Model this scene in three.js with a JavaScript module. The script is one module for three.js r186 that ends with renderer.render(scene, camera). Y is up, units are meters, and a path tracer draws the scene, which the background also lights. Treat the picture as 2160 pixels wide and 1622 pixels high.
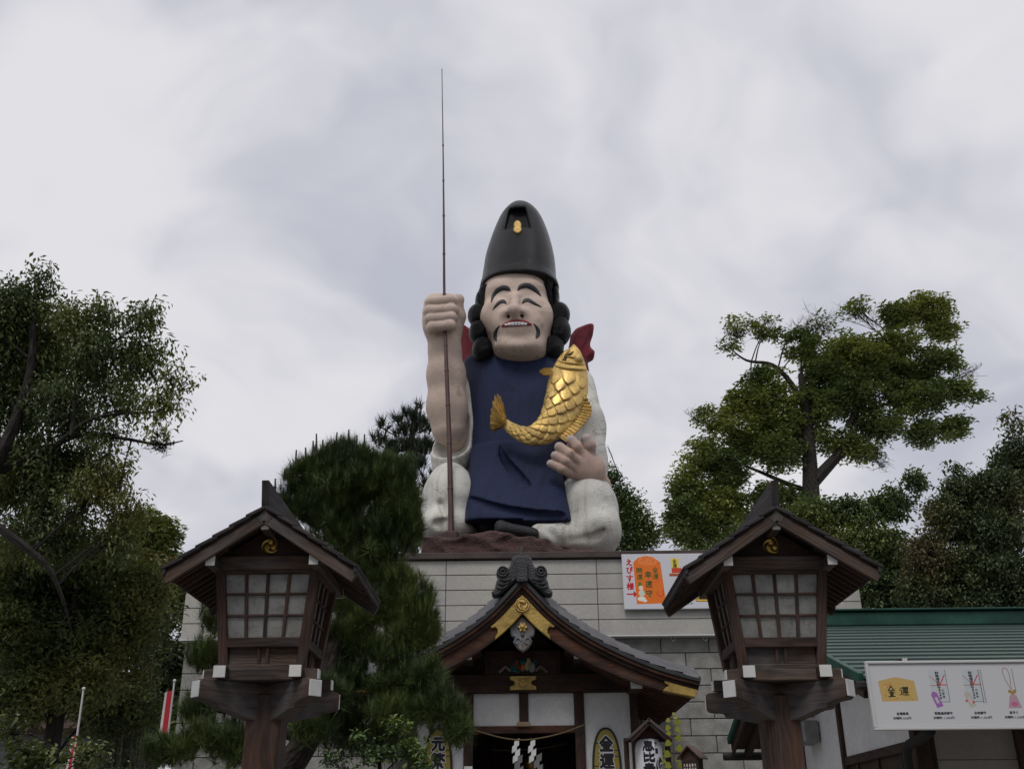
import * as THREE from 'three';
import { mergeGeometries } from 'three/addons/utils/BufferGeometryUtils.js';
import { ImprovedNoise } from 'three/addons/math/ImprovedNoise.js';

// ---------------------------------------------------------------- camera
const scene = new THREE.Scene();
const D2R = Math.PI / 180, FPX = 2160, CX = 1080, CY = 811, TILT = 24 * D2R;
const camera = new THREE.PerspectiveCamera(2 * Math.atan(CY / FPX) / D2R, 4 / 3, 0.1, 800);
camera.position.set(0, 1.6, 0);
camera.rotation.set(TILT, Math.atan(18 / FPX * Math.cos(TILT)), -0.5 * D2R, 'YXZ');
camera.updateMatrixWorld();
const V = (x, y, z) => new THREE.Vector3(x, y, z);
// a pixel of the photograph gives a direction; d is the distance of the upright plane z = -d that the thing stands on
const ray = (u, v) => V((u - CX) / FPX, (CY - v) / FPX, -1).applyQuaternion(camera.quaternion);
function P(u, v, d) { const r = ray(u, v); return r.multiplyScalar(d / -r.z).add(camera.position); }
const S = (u, v, d) => d / -ray(u, v).z / FPX;           // metres per photograph pixel there

// ---------------------------------------------------------------- noise and random
const noise = new ImprovedNoise(), N3 = (x, y, z) => noise.noise(x, y, z);
const fbm = (x, y, z, o = 4) => { let s = 0, a = 0.5, f = 1; for (let i = 0; i < o; i++) { s += a * N3(x * f + 7.3 * i, y * f + 3.1 * i, z * f - 5.7 * i); f *= 2.03; a *= 0.5; } return s; };
function rng(seed) { return () => { seed = (seed + 0x6d2b79f5) | 0; let t = Math.imul(seed ^ (seed >>> 15), 1 | seed); t = (t + Math.imul(t ^ (t >>> 7), 61 | t)) ^ t; return ((t ^ (t >>> 14)) >>> 0) / 4294967296; }; }
const clamp = (x, a = 0, b = 1) => Math.max(a, Math.min(b, x)), mix = (a, b, t) => a + (b - a) * t;
const sstep = (a, b, x) => { const t = clamp((x - a) / (b - a)); return t * t * (3 - 2 * t); };

// ---------------------------------------------------------------- sky: a bright overcast, broken into soft grey banks
{
  const W = 2048, H = 1024, data = new Float32Array(W * H * 4);
  for (let j = 0; j < H; j++) for (let i = 0; i < W; i++) {
    const el = ((j + 0.5) / H - 0.5) * Math.PI, az = ((i + 0.5) / W - 0.5) * 2 * Math.PI;
    const x = Math.cos(az) * Math.cos(el), z = Math.sin(az) * Math.cos(el), y = Math.sin(el);
    // cloud sheet seen in perspective, domain-warped so that the banks have ragged soft edges
    const k = 1 / (Math.abs(y) + 0.42), px = x * k * 2.6, pz = z * k * 2.6;
    const wx = fbm(px * 0.9 + 3, pz * 0.9, 1.5, 4) * 0.7, wz = fbm(px * 0.9 - 4, pz * 0.9 + 9, 4.5, 4) * 0.7;
    const big = fbm(px * 0.75 + wx - 6, pz * 0.75 + wz + 15, 0.3, 6), fine = fbm(px * 2.6 + wx * 2, pz * 2.6 + wz * 2, 8.2, 7);
    const dark = clamp(0.45 + big * 1.9 + fine * 0.5);           // 0 thin and bright, 1 thick and grey
    const s = dark * dark * (3 - 2 * dark);
    const o = (j * W + i) * 4;
    data[o] = mix(0.755, 0.495, s); data[o + 1] = mix(0.75, 0.51, s); data[o + 2] = mix(0.785, 0.59, s); data[o + 3] = 1;
  }
  const t = new THREE.DataTexture(data, W, H, THREE.RGBAFormat, THREE.FloatType);
  t.mapping = THREE.EquirectangularReflectionMapping; t.magFilter = t.minFilter = THREE.LinearFilter; t.needsUpdate = true;
  scene.background = t; scene.environment = t;
}
// ---------------------------------------------------------------- the sun behind the cloud: high, in front of the statue, very wide
const sun = new THREE.DirectionalLight(new THREE.Color(1, 0.965, 0.91), 1.35);
sun.position.set(-12, 58, 14); sun.target.position.set(0, 6, -20); scene.add(sun, sun.target);
sun.castShadow = true; sun.shadow.radius = 40; sun.shadow.mapSize.set(2048, 2048);
Object.assign(sun.shadow.camera, { left: -40, right: 40, top: 40, bottom: -40, near: 1, far: 140 });
sun.name = 'sun';
const renderer = new THREE.WebGLRenderer({ antialias: true });
renderer.toneMapping = THREE.LinearToneMapping; renderer.toneMappingExposure = 1; renderer.shadowMap.enabled = true;

// ---------------------------------------------------------------- scene-building helpers
const used = new Map();
function numbered(n) { const c = used.get(n) ?? 0; used.set(n, c + 1); return c ? n + '_' + String(c).padStart(3, '0') : n; }
function thing(name, label, category, pos = [0, 0, 0], group) {
  const o = new THREE.Group(); o.name = numbered(name); o.position.set(...pos); o.userData = { label, category };
  if (group) o.userData.group = group; scene.add(o); return o;
}
function part(name, geo, mat, parent, world = false) {          // world = geometry is in world metres, parent stands at its own base
  const m = new THREE.Mesh(geo, mat); m.name = name; m.castShadow = m.receiveShadow = true;
  if (world) { let p = parent; const q = V(0, 0, 0); while (p && p !== scene) { q.add(p.position); p = p.parent; } m.position.copy(q).multiplyScalar(-1); }
  parent.add(m); return m;
}
function solo(name, label, category, geo, mat, group) {
  const m = part(numbered(name), geo, mat, scene); m.userData = { label, category }; if (group) m.userData.group = group; return m;
}
const merge = (list) => mergeGeometries(list.map((g) => { const h = g.index ? g.toNonIndexed() : g; for (const k of Object.keys(h.attributes)) if (!['position', 'normal', 'uv', 'color'].includes(k)) h.deleteAttribute(k); return h; }));

// planar uv in metres on the face each triangle looks to; grain: 0,1,2 = the axis along which v (the grain) runs
function boxUV(geo, grain = 1, ou = 0, ov = 0) {
  const g = geo.index ? geo.toNonIndexed() : geo, p = g.attributes.position, uv = new Float32Array(p.count * 2), a = V(0, 0, 0), b = V(0, 0, 0), c = V(0, 0, 0), e = V(0, 0, 0), f = V(0, 0, 0);
  for (let i = 0; i < p.count; i += 3) {
    a.fromBufferAttribute(p, i); b.fromBufferAttribute(p, i + 1); c.fromBufferAttribute(p, i + 2);
    e.subVectors(b, a).cross(f.subVectors(c, a)); const n = [Math.abs(e.x), Math.abs(e.y), Math.abs(e.z)];
    const ax = n[0] > n[1] && n[0] > n[2] ? 0 : n[1] > n[2] ? 1 : 2; let o = [0, 1, 2].filter((k) => k !== ax);
    if (o[0] === grain) o = [o[1], o[0]];
    for (let k = 0; k < 3; k++) { const q = [a, b, c][k].toArray(); uv[(i + k) * 2] = q[o[0]] + ou + ax * 0.37; uv[(i + k) * 2 + 1] = q[o[1]] + ov; }
  }
  g.setAttribute('uv', new THREE.BufferAttribute(uv, 2)); if (!g.attributes.normal) g.computeVertexNormals(); return g;
}
// chamfered box, 44 triangles
let boxSeed = 1;
function cbox(w, h, l, x = 0, y = 0, z = 0, e = 0.004, grain = null) {
  const A = [w / 2, h / 2, l / 2]; e = Math.min(e, A[0] * 0.45, A[1] * 0.45, A[2] * 0.45);
  const vert = (s, f) => [0, 1, 2].map((k) => s[k] * (k === f ? A[k] : A[k] - e)), pos = [];
  const poly = (pts) => {
    const c = pts.reduce((m, q) => [m[0] + q[0], m[1] + q[1], m[2] + q[2]], [0, 0, 0]), u = pts[1].map((q, k) => q - pts[0][k]), v = pts[2].map((q, k) => q - pts[0][k]);
    const n = [u[1] * v[2] - u[2] * v[1], u[2] * v[0] - u[0] * v[2], u[0] * v[1] - u[1] * v[0]]; if (n[0] * c[0] + n[1] * c[1] + n[2] * c[2] < 0) pts.reverse();
    for (let k = 1; k < pts.length - 1; k++) pos.push(...pts[0], ...pts[k], ...pts[k + 1]);
  };
  const sg = (i, a, j, b, k, c) => { const s = [0, 0, 0]; s[i] = a; s[j] = b; s[k] = c; return s; };
  for (let f = 0; f < 3; f++) for (const s of [-1, 1]) { const j = (f + 1) % 3, k = (f + 2) % 3; poly([[-1, -1], [1, -1], [1, 1], [-1, 1]].map(([a, b]) => vert(sg(f, s, j, a, k, b), f))); }
  for (let k = 0; k < 3; k++) { const i = (k + 1) % 3, j = (k + 2) % 3; for (const a of [-1, 1]) for (const b of [-1, 1]) poly([vert(sg(i, a, j, b, k, -1), i), vert(sg(i, a, j, b, k, 1), i), vert(sg(i, a, j, b, k, 1), j), vert(sg(i, a, j, b, k, -1), j)]); }
  for (const a of [-1, 1]) for (const b of [-1, 1]) for (const c of [-1, 1]) poly([0, 1, 2].map((f) => vert([a, b, c], f)));
  const g = new THREE.BufferGeometry(); g.setAttribute('position', new THREE.Float32BufferAttribute(pos, 3)); g.computeVertexNormals();
  const gr = grain ?? (w >= h && w >= l ? 0 : h >= l ? 1 : 2); boxSeed += 1;
  boxUV(g, gr, (boxSeed * 0.377) % 3, (boxSeed * 0.713) % 5); g.translate(x, y, z); return g;
}
// a plank or beam from point a to b with section w (sideways) by h
function bar(a, b, w, h, e = 0.004, up = V(0, 1, 0)) {
  const d = b.clone().sub(a), L = d.length(), g = cbox(w, h, L, 0, 0, 0, e, 2), z = d.normalize(), x = up.clone().cross(z).normalize(), y = z.clone().cross(x);
  g.applyMatrix4(new THREE.Matrix4().makeBasis(x, y, z).setPosition(a.clone().add(b).multiplyScalar(0.5))); return g;
}
function tube(pts, r0, r1, sides = 6, seg = null, close = true) {     // tapered round tube along a smooth curve
  const c = pts.length > 2 ? new THREE.CatmullRomCurve3(pts) : new THREE.LineCurve3(...pts), n = seg ?? Math.max(1, (pts.length - 1) * 3);
  const pos = [], uv = [], idx = [], up = V(0.31, 0.2, 0.93), len = c.getLength(); let px = null;
  for (let i = 0; i <= n; i++) {
    const t = i / n, p = c.getPoint(t), d = c.getTangent(t), x = (px ?? up).clone().sub(d.clone().multiplyScalar((px ?? up).dot(d))).normalize(), y = d.clone().cross(x), r = typeof r0 === 'function' ? r0(t) : mix(r0, r1, t); px = x;
    for (let k = 0; k <= sides; k++) { const a = k / sides * 2 * Math.PI; pos.push(p.x + (x.x * Math.cos(a) + y.x * Math.sin(a)) * r, p.y + (x.y * Math.cos(a) + y.y * Math.sin(a)) * r, p.z + (x.z * Math.cos(a) + y.z * Math.sin(a)) * r); uv.push(k / sides * Math.max(0.05, 6.28 * r), t * len); }
  }
  for (let i = 0; i < n; i++) for (let k = 0; k < sides; k++) { const a = i * (sides + 1) + k, b = a + sides + 1; idx.push(a, b, a + 1, b, b + 1, a + 1); }
  if (close) for (const [s, w] of [[0, 1], [n * (sides + 1), -1]]) for (let k = 1; k < sides - 1; k++) w > 0 ? idx.push(s, s + k, s + k + 1) : idx.push(s, s + k + 1, s + k);
  const g = new THREE.BufferGeometry(); g.setAttribute('position', new THREE.Float32BufferAttribute(pos, 3)); g.setAttribute('uv', new THREE.Float32BufferAttribute(uv, 2)); g.setIndex(idx); g.computeVertexNormals(); return g;
}
// extruded outline; pts are [x, y] metres, faces look along +z, back at z0 - depth
function extr(pts, depth, z0 = 0, bevel = 0.006, grain = 0, holes = []) {
  const s = new THREE.Shape(pts.map(([x, y]) => new THREE.Vector2(x, y))); for (const h of holes) s.holes.push(new THREE.Path(h.map(([x, y]) => new THREE.Vector2(x, y))));
  const g = new THREE.ExtrudeGeometry(s, { depth: depth - 2 * bevel, bevelEnabled: bevel > 0, bevelSize: bevel, bevelThickness: bevel, bevelOffset: -bevel, bevelSegments: 1, curveSegments: 8 });
  g.translate(0, 0, z0 - depth + bevel); return boxUV(g, grain);
}
const arc = (cx, cy, r, a0, a1, n = 12) => Array.from({ length: n + 1 }, (_, i) => { const a = mix(a0, a1, i / n); return [cx + r * Math.cos(a), cy + r * Math.sin(a)]; });
const smooth2 = (pts, n = 24) => new THREE.CatmullRomCurve3(pts.map(([x, y]) => V(x, y, 0))).getPoints(n).map((q) => [q.x, q.y]);

// ---------------------------------------------------------------- computed textures
function tex(w, h, fn, srgb = true, ru = 1, rv = 1) {
  const d = new Uint8Array(w * h * 4);
  for (let j = 0; j < h; j++) for (let i = 0; i < w; i++) { const c = fn(i / w, j / h), o = (j * w + i) * 4; for (let k = 0; k < 3; k++) d[o + k] = clamp(Array.isArray(c) ? c[k] : c) * 255; d[o + 3] = 255; }
  const t = new THREE.DataTexture(d, w, h); t.wrapS = t.wrapT = THREE.RepeatWrapping; t.magFilter = t.minFilter = THREE.LinearFilter; if (srgb) t.colorSpace = THREE.SRGBColorSpace; t.repeat.set(ru, rv); t.needsUpdate = true; return t;
}
// tileable gradient noise with a whole number of cells per tile
const hashG = (i, j, s) => { let h = (i * 374761393 + j * 668265263 + s * 1442695041) | 0; h = Math.imul(h ^ (h >>> 13), 1274126177); return ((h ^ (h >>> 16)) >>> 0) / 4294967296 * 2 * Math.PI; };
const pnoise = (x, y, px, py, s) => { const i = Math.floor(x), j = Math.floor(y), fx = x - i, fy = y - j, g = (a, b) => { const t = hashG(((i + a) % px + px) % px, ((j + b) % py + py) % py, s); return Math.cos(t) * (fx - a) + Math.sin(t) * (fy - b); }, sx = fx * fx * fx * (fx * (fx * 6 - 15) + 10), sy = fy * fy * fy * (fy * (fy * 6 - 15) + 10); return 1.4 * mix(mix(g(0, 0), g(1, 0), sx), mix(g(0, 1), g(1, 1), sx), sy); };
const tor2 = (u, v, fx, fy, s = 0, o = 4) => { let r = 0, a = 0.5; for (let k = 0; k < o; k++) { r += a * pnoise(u * fx, v * fy, fx, fy, s + k * 17); fx *= 2; fy *= 2; a *= 0.5; } return r; };
const tor = (u, v, f, s = 0, o = 4) => tor2(u, v, f, f, s, o);
const grainFn = (u, v, s) => { const w = tor(u, v, 5, s, 3) * 0.14, x = u + w * 0.35; return 0.5 + 0.5 * Math.sin(2 * Math.PI * (x * 14 + 1.6 * Math.sin(2 * Math.PI * (u + 0.13)) + w * 7)); };
const woodTex = tex(512, 512, (u, v) => { const g = grainFn(u, v, 2), st = tor(u * 1, v, 3, 7, 4), fib = pnoise(u * 190, v * 9, 190, 9, 3) * 0.5; const b = 0.74 + 0.17 * g + st * 0.5 + fib * 0.22; const r = tor(u, v, 4, 31, 3); return [b * (1.0 + r * 0.25), b * (0.985), b * (0.985 - r * 0.25)]; }, true, 2.2, 0.7);
const woodBump = tex(512, 512, (u, v) => 0.5 + 0.3 * (grainFn(u, v, 2) - 0.5) + pnoise(u * 190, v * 9, 190, 9, 3) * 0.3, false, 2.2, 0.7);
const blotTex = tex(512, 512, (u, v) => { const a = tor(u, v, 6, 1, 5), b = tor(u, v, 26, 9, 3); const c = 0.9 + a * 0.32 + b * 0.16; return [c, c, c * (1 - a * 0.08)]; }, true, 0.4, 0.4);
const softTex = tex(512, 512, (u, v) => { const a = tor(u, v, 5, 21, 5), b = tor(u, v, 40, 29, 3); const c = 0.95 + a * 0.09 + b * 0.06; return [c, c, c * (1 - a * 0.03)]; }, true, 0.35, 0.35);
const paneTex = tex(512, 512, (u, v) => { const a = tor(u, v, 4, 71, 4), f = Math.abs(tor(u, v, 16, 73, 4)), c = 0.9 + a * 0.22 + 0.1 * sstep(0.05, 0, f) - 0.1 * sstep(0.1, 0.4, tor(u, v, 9, 79, 4)); return [c, c, c * 0.985]; }, true, 2.4, 2.4);
const fineBump = tex(512, 512, (u, v) => 0.5 + tor(u, v, 60, 3, 4) * 0.9, false, 0.7, 0.7);
const speckTex = tex(512, 512, (u, v) => { const a = tor(u, v, 8, 4, 4), s = pnoise(u * 150, v * 150, 150, 150, 2), p = s > 0.5 ? 0.6 : 1; const c = (0.9 + a * 0.22 + pnoise(u * 90, v * 90, 90, 90, 9) * 0.06) * p; return [c, c, c * 0.99]; }, true, 0.55, 0.55);
const grimeTex = tex(1024, 1024, (u, v) => { const a = tor(u, v, 5, 41, 5), st = tor2(u, v, 22, 3, 47, 4), cr = Math.abs(tor(u, v, 4, 53, 4)), cr2 = Math.abs(tor(u, v, 7, 59, 3)), sp = pnoise(u * 120, v * 120, 120, 120, 61), gate = sstep(0.02, 0.2, tor(u, v, 3, 67, 2)); let c = 0.95 + a * 0.16 - 0.1 * sstep(0.1, 0.45, st) - 0.22 * gate * sstep(0.012, 0.0, cr) - 0.16 * sstep(0.008, 0.0, cr2) * (1 - gate); if (sp > 0.58) c *= 0.86; return [c, c * (1 - 0.02 * st), c * (1 - 0.06 * st - 0.02 * a)]; }, true, 0.27, 0.27);
const hempBump = tex(256, 256, (u, v) => 0.5 + 0.25 * Math.sin(u * 2 * Math.PI * 64) * Math.sin(v * 2 * Math.PI * 64) + tor(u, v, 20, 5, 3) * 0.5, false, 1.4, 1.4);

const MAT = (r, g, b, o = {}) => { const m = new (o.transmission || o.clearcoat || o.specularIntensity !== undefined ? THREE.MeshPhysicalMaterial : THREE.MeshStandardMaterial)({ roughness: 0.85, ...o }); m.color.setRGB(r, g, b); return m; };
const WOOD = (r, g, b, o = {}) => MAT(r, g, b, { map: woodTex, bumpMap: woodBump, bumpScale: 0.003, roughness: 0.88, ...o });
const M = {
  lanternWood: WOOD(0.098, 0.058, 0.046), lanternGrey: WOOD(0.122, 0.092, 0.08), lanternDark: WOOD(0.05, 0.027, 0.021), lanternRoof: WOOD(0.06, 0.052, 0.055, { bumpScale: 0.004 }),
  white: MAT(0.74, 0.74, 0.75, { map: softTex, roughness: 0.7 }), plaster: MAT(0.72, 0.72, 0.73, { map: softTex, bumpMap: fineBump, bumpScale: 0.002, roughness: 0.92 }),
  panePaper: MAT(0.31, 0.31, 0.315, { map: paneTex, roughness: 0.45, bumpMap: fineBump, bumpScale: 0.002 }),
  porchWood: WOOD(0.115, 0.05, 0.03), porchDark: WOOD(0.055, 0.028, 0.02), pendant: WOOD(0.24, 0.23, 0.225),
  gold: MAT(0.54, 0.37, 0.115, { metalness: 0.75, roughness: 0.42, map: blotTex, bumpMap: hempBump, bumpScale: 0.004 }), goldLeaf: MAT(0.78, 0.54, 0.19, { metalness: 0.6, roughness: 0.47, map: blotTex, bumpMap: fineBump, bumpScale: 0.01 }),
  slate: MAT(0.10, 0.10, 0.108, { map: blotTex, roughness: 0.6 }), slateEdge: MAT(0.03, 0.032, 0.036, { map: blotTex, roughness: 0.55 }), ridgeTile: MAT(0.035, 0.037, 0.042, { map: blotTex, roughness: 0.5, bumpMap: fineBump, bumpScale: 0.01 }),
  panel: [0.455, 0.475, 0.465].map((k) => MAT(k, k * 0.965, k * 0.895, { map: softTex, bumpMap: fineBump, bumpScale: 0.003, roughness: 0.8 })), joint: MAT(0.2, 0.2, 0.185),
  block: [0.31, 0.33, 0.35].map((k) => MAT(k, k * 0.985, k * 0.94, { map: speckTex, bumpMap: fineBump, bumpScale: 0.004, roughness: 0.9 })),
  fascia: MAT(0.06, 0.04, 0.035, { map: blotTex, roughness: 0.6 }), metalWhite: MAT(0.6, 0.6, 0.6, { roughness: 0.45 }), concrete: MAT(0.3, 0.3, 0.29, { map: speckTex }),
  greenRoof: MAT(0.075, 0.118, 0.104, { map: softTex, roughness: 0.42 }), greenTrim: MAT(0.018, 0.085, 0.062, { map: blotTex, roughness: 0.4 }), dark: MAT(0.02, 0.018, 0.018),
  beige: MAT(0.34, 0.31, 0.28, { map: softTex, roughness: 0.75 }), greyBox: MAT(0.26, 0.26, 0.26, { map: blotTex, roughness: 0.6 }),
};
// ================================================================ ground
{
  const g = new THREE.CircleGeometry(320, 64); g.rotateX(-Math.PI / 2); boxUV(g, 1);
  const gravel = MAT(0.32, 0.31, 0.29, { map: speckTex, bumpMap: fineBump, bumpScale: 0.02, roughness: 0.95 });
  const m = part('ground', g, gravel, scene); m.userData.kind = 'structure';
}
// ================================================================ the hall that carries the statue
const HZ = 20, hallTop = P(1080, 1181, HZ).y, hallMid = P(1080, 1342, HZ).y, hallL = P(386, 1290, HZ).x, hallR = P(1812, 1230, HZ).x;
const hall = thing('flat_roofed_hall', 'long flat roofed hall with beige panel upper wall and grey stone block lower wall', 'building', [(hallL + hallR) / 2, 0, -25]);
{
  const add = (n, g, m) => part(n, g, m, hall, true);
  add('wall_core', cbox(hallR - hallL - 0.1, hallMid - 0.1, 9.6, (hallL + hallR) / 2, hallMid / 2 - 0.05, -HZ - 0.28 - 4.8, 0.01), M.joint);
  add('upper_wall_core', cbox(hallR - hallL - 0.06, hallTop - hallMid - 0.02, 9.7, (hallL + hallR) / 2, (hallTop + hallMid) / 2 + 0.03, -HZ - 0.05 - 4.85, 0.01), M.joint);
  add('roof_slab', cbox(hallR - hallL + 0.2, 0.13, 10.1, (hallL + hallR) / 2, hallTop + 0.075, -HZ + 0.08 - 5.05, 0.012), M.fascia);
  add('flashing', cbox(hallR - hallL + 0.04, 0.03, 0.34, (hallL + hallR) / 2, hallMid - 0.015, -HZ - 0.14, 0.004), M.metalWhite);
  // beige siding panels, each its own board with open joints
  const rows = 5, ph = (hallTop - hallMid) / rows, j0 = P(940, 1260, HZ).x, pw = P(1261, 1260, HZ).x - j0, R = rng(5), geos = new Map();
  for (let r = 0; r < rows; r++) for (let c = -4; c < 6; c++) {
    const a = Math.max(hallL, j0 + c * pw), b = Math.min(hallR, j0 + (c + 1) * pw); if (b - a < 0.15) continue;
    const key = (b - a).toFixed(3) + (c & 1); if (!geos.has(key)) geos.set(key, cbox(b - a - 0.012, ph - 0.013, 0.05, 0, 0, 0, 0.008));
    const m = add('panel', geos.get(key), M.panel[Math.floor(R() * 3)]); m.position.add(V((a + b) / 2, hallMid + (r + 0.5) * ph, -HZ - 0.025 + (R() - 0.5) * 0.004));
  }
  // stone blocks of the lower wall in running bond
  const bh = 0.305, bw = 0.93, variants = [0, 1, 2].map(() => cbox(bw - 0.014, bh - 0.014, 0.09, 0, 0, 0, 0.009)), short = new Map();
  const nr = Math.floor(hallMid / bh);
  for (let r = 0; r <= nr; r++) for (let c = -1; c < 17; c++) {
    const y1 = Math.min(hallMid - 0.03, (r + 1) * bh), y0 = r * bh; if (y1 - y0 < 0.12) continue;
    const a = Math.max(hallL + 0.05, hallL + (c + (r & 1) * 0.5) * bw), b = Math.min(hallR - 0.05, hallL + (c + 1 + (r & 1) * 0.5) * bw); if (b - a < 0.2) continue;
    let g = variants[Math.floor(R() * 3)]; if (b - a < bw - 0.01 || y1 - y0 < bh - 0.01) { const k = (b - a).toFixed(2) + (y1 - y0).toFixed(2); if (!short.has(k)) short.set(k, cbox(b - a - 0.014, y1 - y0 - 0.014, 0.09, 0, 0, 0, 0.009)); g = short.get(k); }
    add('stone_block', g, M.block[Math.floor(R() * 3)]).position.add(V((a + b) / 2, (y0 + y1) / 2, -HZ - 0.235 + (R() - 0.5) * 0.006));
  }
  for (const u of [1416, 1484]) { const p = P(u, 1348, HZ); add('wall_hook', tube([V(p.x, hallMid - 0.03, -HZ - 0.1), V(p.x + 0.03, hallMid - 0.1, -HZ - 0.08), V(p.x + 0.08, hallMid - 0.1, -HZ - 0.08), V(p.x + 0.09, hallMid - 0.05, -HZ - 0.09)], 0.008, 0.008, 5), M.metalWhite); }
}
// ================================================================ entrance porch with the curved gable
const PZ = 16, WZ = 16.95, px0 = P(1102, 1300, PZ).x;
const porch = thing('entrance_porch', 'wooden shrine porch with sweeping curved gable roof, gold fittings and white plaster walls', 'porch', [px0, 0, -18]);
const wx = (u, v, d) => P(u, v, d).x - px0;
{
  const add = (n, g, m, p = porch) => { const o = part(n, g, m, p, false); o.position.copy(V(px0, 0, 0).sub(p === porch ? V(px0, 0, -18) : V(0, 0, 0))); return o; };
  // g is built with x measured from the porch axis and y, z in the world
  const both = (n, make, m) => { for (const s of [1, -1]) add(n, make(s), m); };
  const q = (u, v, d = PZ) => { const p = P(u, v, d); return [p.x - px0, p.y]; };
  const mirror = (pts, s) => s > 0 ? pts : pts.map(([x, y]) => [-x, y]).reverse();
  const top = smooth2([q(1102, 1219), q(1128, 1245), q(1165, 1283), q(1210, 1318), q(1260, 1349), q(1330, 1383), q(1400, 1410), q(1479, 1432)], 30); top[0][0] = 0;
  const resample = (pts, n = 30) => { const L = [0]; for (let i = 1; i < pts.length; i++) L.push(L[i - 1] + Math.hypot(pts[i][0] - pts[i - 1][0], pts[i][1] - pts[i - 1][1])); const out = []; for (let k = 0, i = 0; k <= n; k++) { const s = L[L.length - 1] * k / n; while (i < L.length - 2 && L[i + 1] < s) i++; const t = (s - L[i]) / (L[i + 1] - L[i]); out.push([mix(pts[i][0], pts[i + 1][0], t), mix(pts[i][1], pts[i + 1][1], t)]); } return out; };
  const off = (pts, dn) => {                      // a curve dn below the given one, cut off at the axis
    const raw = pts.map(([x, y], i) => { const a = pts[Math.max(0, i - 1)], b = pts[Math.min(pts.length - 1, i + 1)], L = Math.hypot(b[0] - a[0], b[1] - a[1]); return [x + (b[1] - a[1]) / L * dn, y - (b[0] - a[0]) / L * dn]; });
    let i = 0; while (i < raw.length - 2 && raw[i + 1][0] <= 0) i++;
    const t = -raw[i][0] / (raw[i + 1][0] - raw[i][0]); return resample([[0, mix(raw[i][1], raw[i + 1][1], t)], ...raw.slice(i + 1)]);
  };
  const tileE = off(top, 0.055), board1 = off(top, 0.105), board2 = off(top, 0.165), barge = off(top, 0.37);
  const band = (a, b, s, depth, z) => extr(mirror([...a, ...b.slice().reverse()], s), depth, z, 0.006, 0);
  both('roof_edge', (s) => band(top, tileE, s, 0.5, -PZ + 0.03), M.slateEdge);
  both('eave_board', (s) => band(tileE.map(([x, y]) => [x, y - 0.001]), board1, s, 0.2, -PZ - 0.0), M.porchWood);
  both('inner_eave_board', (s) => band(board1.map(([x, y]) => [x, y - 0.001]), board2, s, 0.16, -PZ - 0.05), M.porchDark);
  both('barge_board', (s) => band(board2.map(([x, y]) => [x, y - 0.001]), barge.map(([x, y], i) => [x, y + 0.11 * (i / 30) ** 2]), s, 0.12, -PZ - 0.1), M.porchWood);
  both('barge_moulding', (s) => { const lo = barge.map(([x, y], i) => [x, y + 0.11 * (i / 30) ** 2]); return band(lo.map(([x, y]) => [x, y + 0.045]).slice(6), lo.map(([x, y]) => [x, y - 0.012]).slice(6), s, 0.05, -PZ - 0.075); }, M.porchDark);
  // roof skin: rounded verge rising behind the edge, then the main slope back to the hall, in courses of slates
  const back = -HZ - 0.1;
  const surf = (i, t) => { const [x, y] = top[i]; return t < 0.4 ? V(x, y + 0.40 * Math.sin(t / 0.4 * Math.PI / 2) * (1 - 0.25 * i / 30), mix(-PZ - 0.02, -PZ - 1.15, t / 0.4)) : V(x, y + 0.40 * (1 - 0.25 * i / 30), mix(-PZ - 1.15, back, (t - 0.4) / 0.6)); };
  const courses = 15;
  for (const s of [1, -1]) for (let c = 0; c < courses; c++) {
    const i0 = c * 2, i1 = c * 2 + 2, pos = [], idx = [], n = 10;
    for (let k = 0; k <= n; k++) for (const [ii, lift] of [[i0, 0.012], [i1, 0.034], [i1, -0.02]]) { const t = k / n, p = surf(ii, t < 0.5 ? t * 0.8 : 0.4 + (t - 0.5) * 1.2); pos.push(p.x * s, p.y + lift, p.z); }
    for (let k = 0; k < n; k++) for (let r = 0; r < 2; r++) { const a = k * 3 + r, b = a + 3; s > 0 ? idx.push(a, a + 1, b, b, a + 1, b + 1) : idx.push(a, b, a + 1, b, b + 1, a + 1); }
    const g = new THREE.BufferGeometry(); g.setAttribute('position', new THREE.Float32BufferAttribute(pos, 3)); g.setIndex(idx); g.computeVertexNormals(); add('slate_course', boxUV(g, 0), M.slate);
  }
  // boarded soffit, curved, and its rafters
  both('soffit', (s) => { const a = off(top, 0.17), b = off(top, 0.22); return band(a, b, s, 3.9, -PZ - 0.17); }, M.porchWood);
  const rc = off(top, 0.29);
  for (const s of [1, -1]) for (let k = 0; k < 15; k++) { const z = -PZ - 0.28 - k * 0.25, a = rc[9], b = rc[29]; const m1 = rc[19]; add('rafter', merge([bar(V(a[0] * s, a[1], z), V(m1[0] * s, m1[1], z), 0.07, 0.09), bar(V(m1[0] * s, m1[1], z), V(b[0] * s, b[1], z), 0.07, 0.09)]), M.porchWood); }
  // ridge with its end tile
  const rt = top[0][1];
  add('ridge', cbox(0.3, 0.42, 3.6, 0, rt + 0.22, -PZ - 2.1, 0.04), M.ridgeTile);
  const h0 = q(1080, 1172)[1], half = q(1122, 1200)[0];
  const side = smooth2([[half, h0 - 0.05], [half + 0.02, h0 - 0.14], [q(1130, 1197)[0], q(1130, 1197)[1]], [q(1140, 1193)[0], q(1140, 1193)[1]], [q(1151, 1198)[0], q(1151, 1198)[1]], [q(1155, 1211)[0], q(1155, 1211)[1]], q(1152, 1217), q(1156, 1228), q(1160, 1242), q(1166, 1248), q(1163, 1256), q(1152, 1256), q(1140, 1247), q(1122, 1232), q(1102, 1216)], 60);
  side[60][0] = 0;
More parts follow.
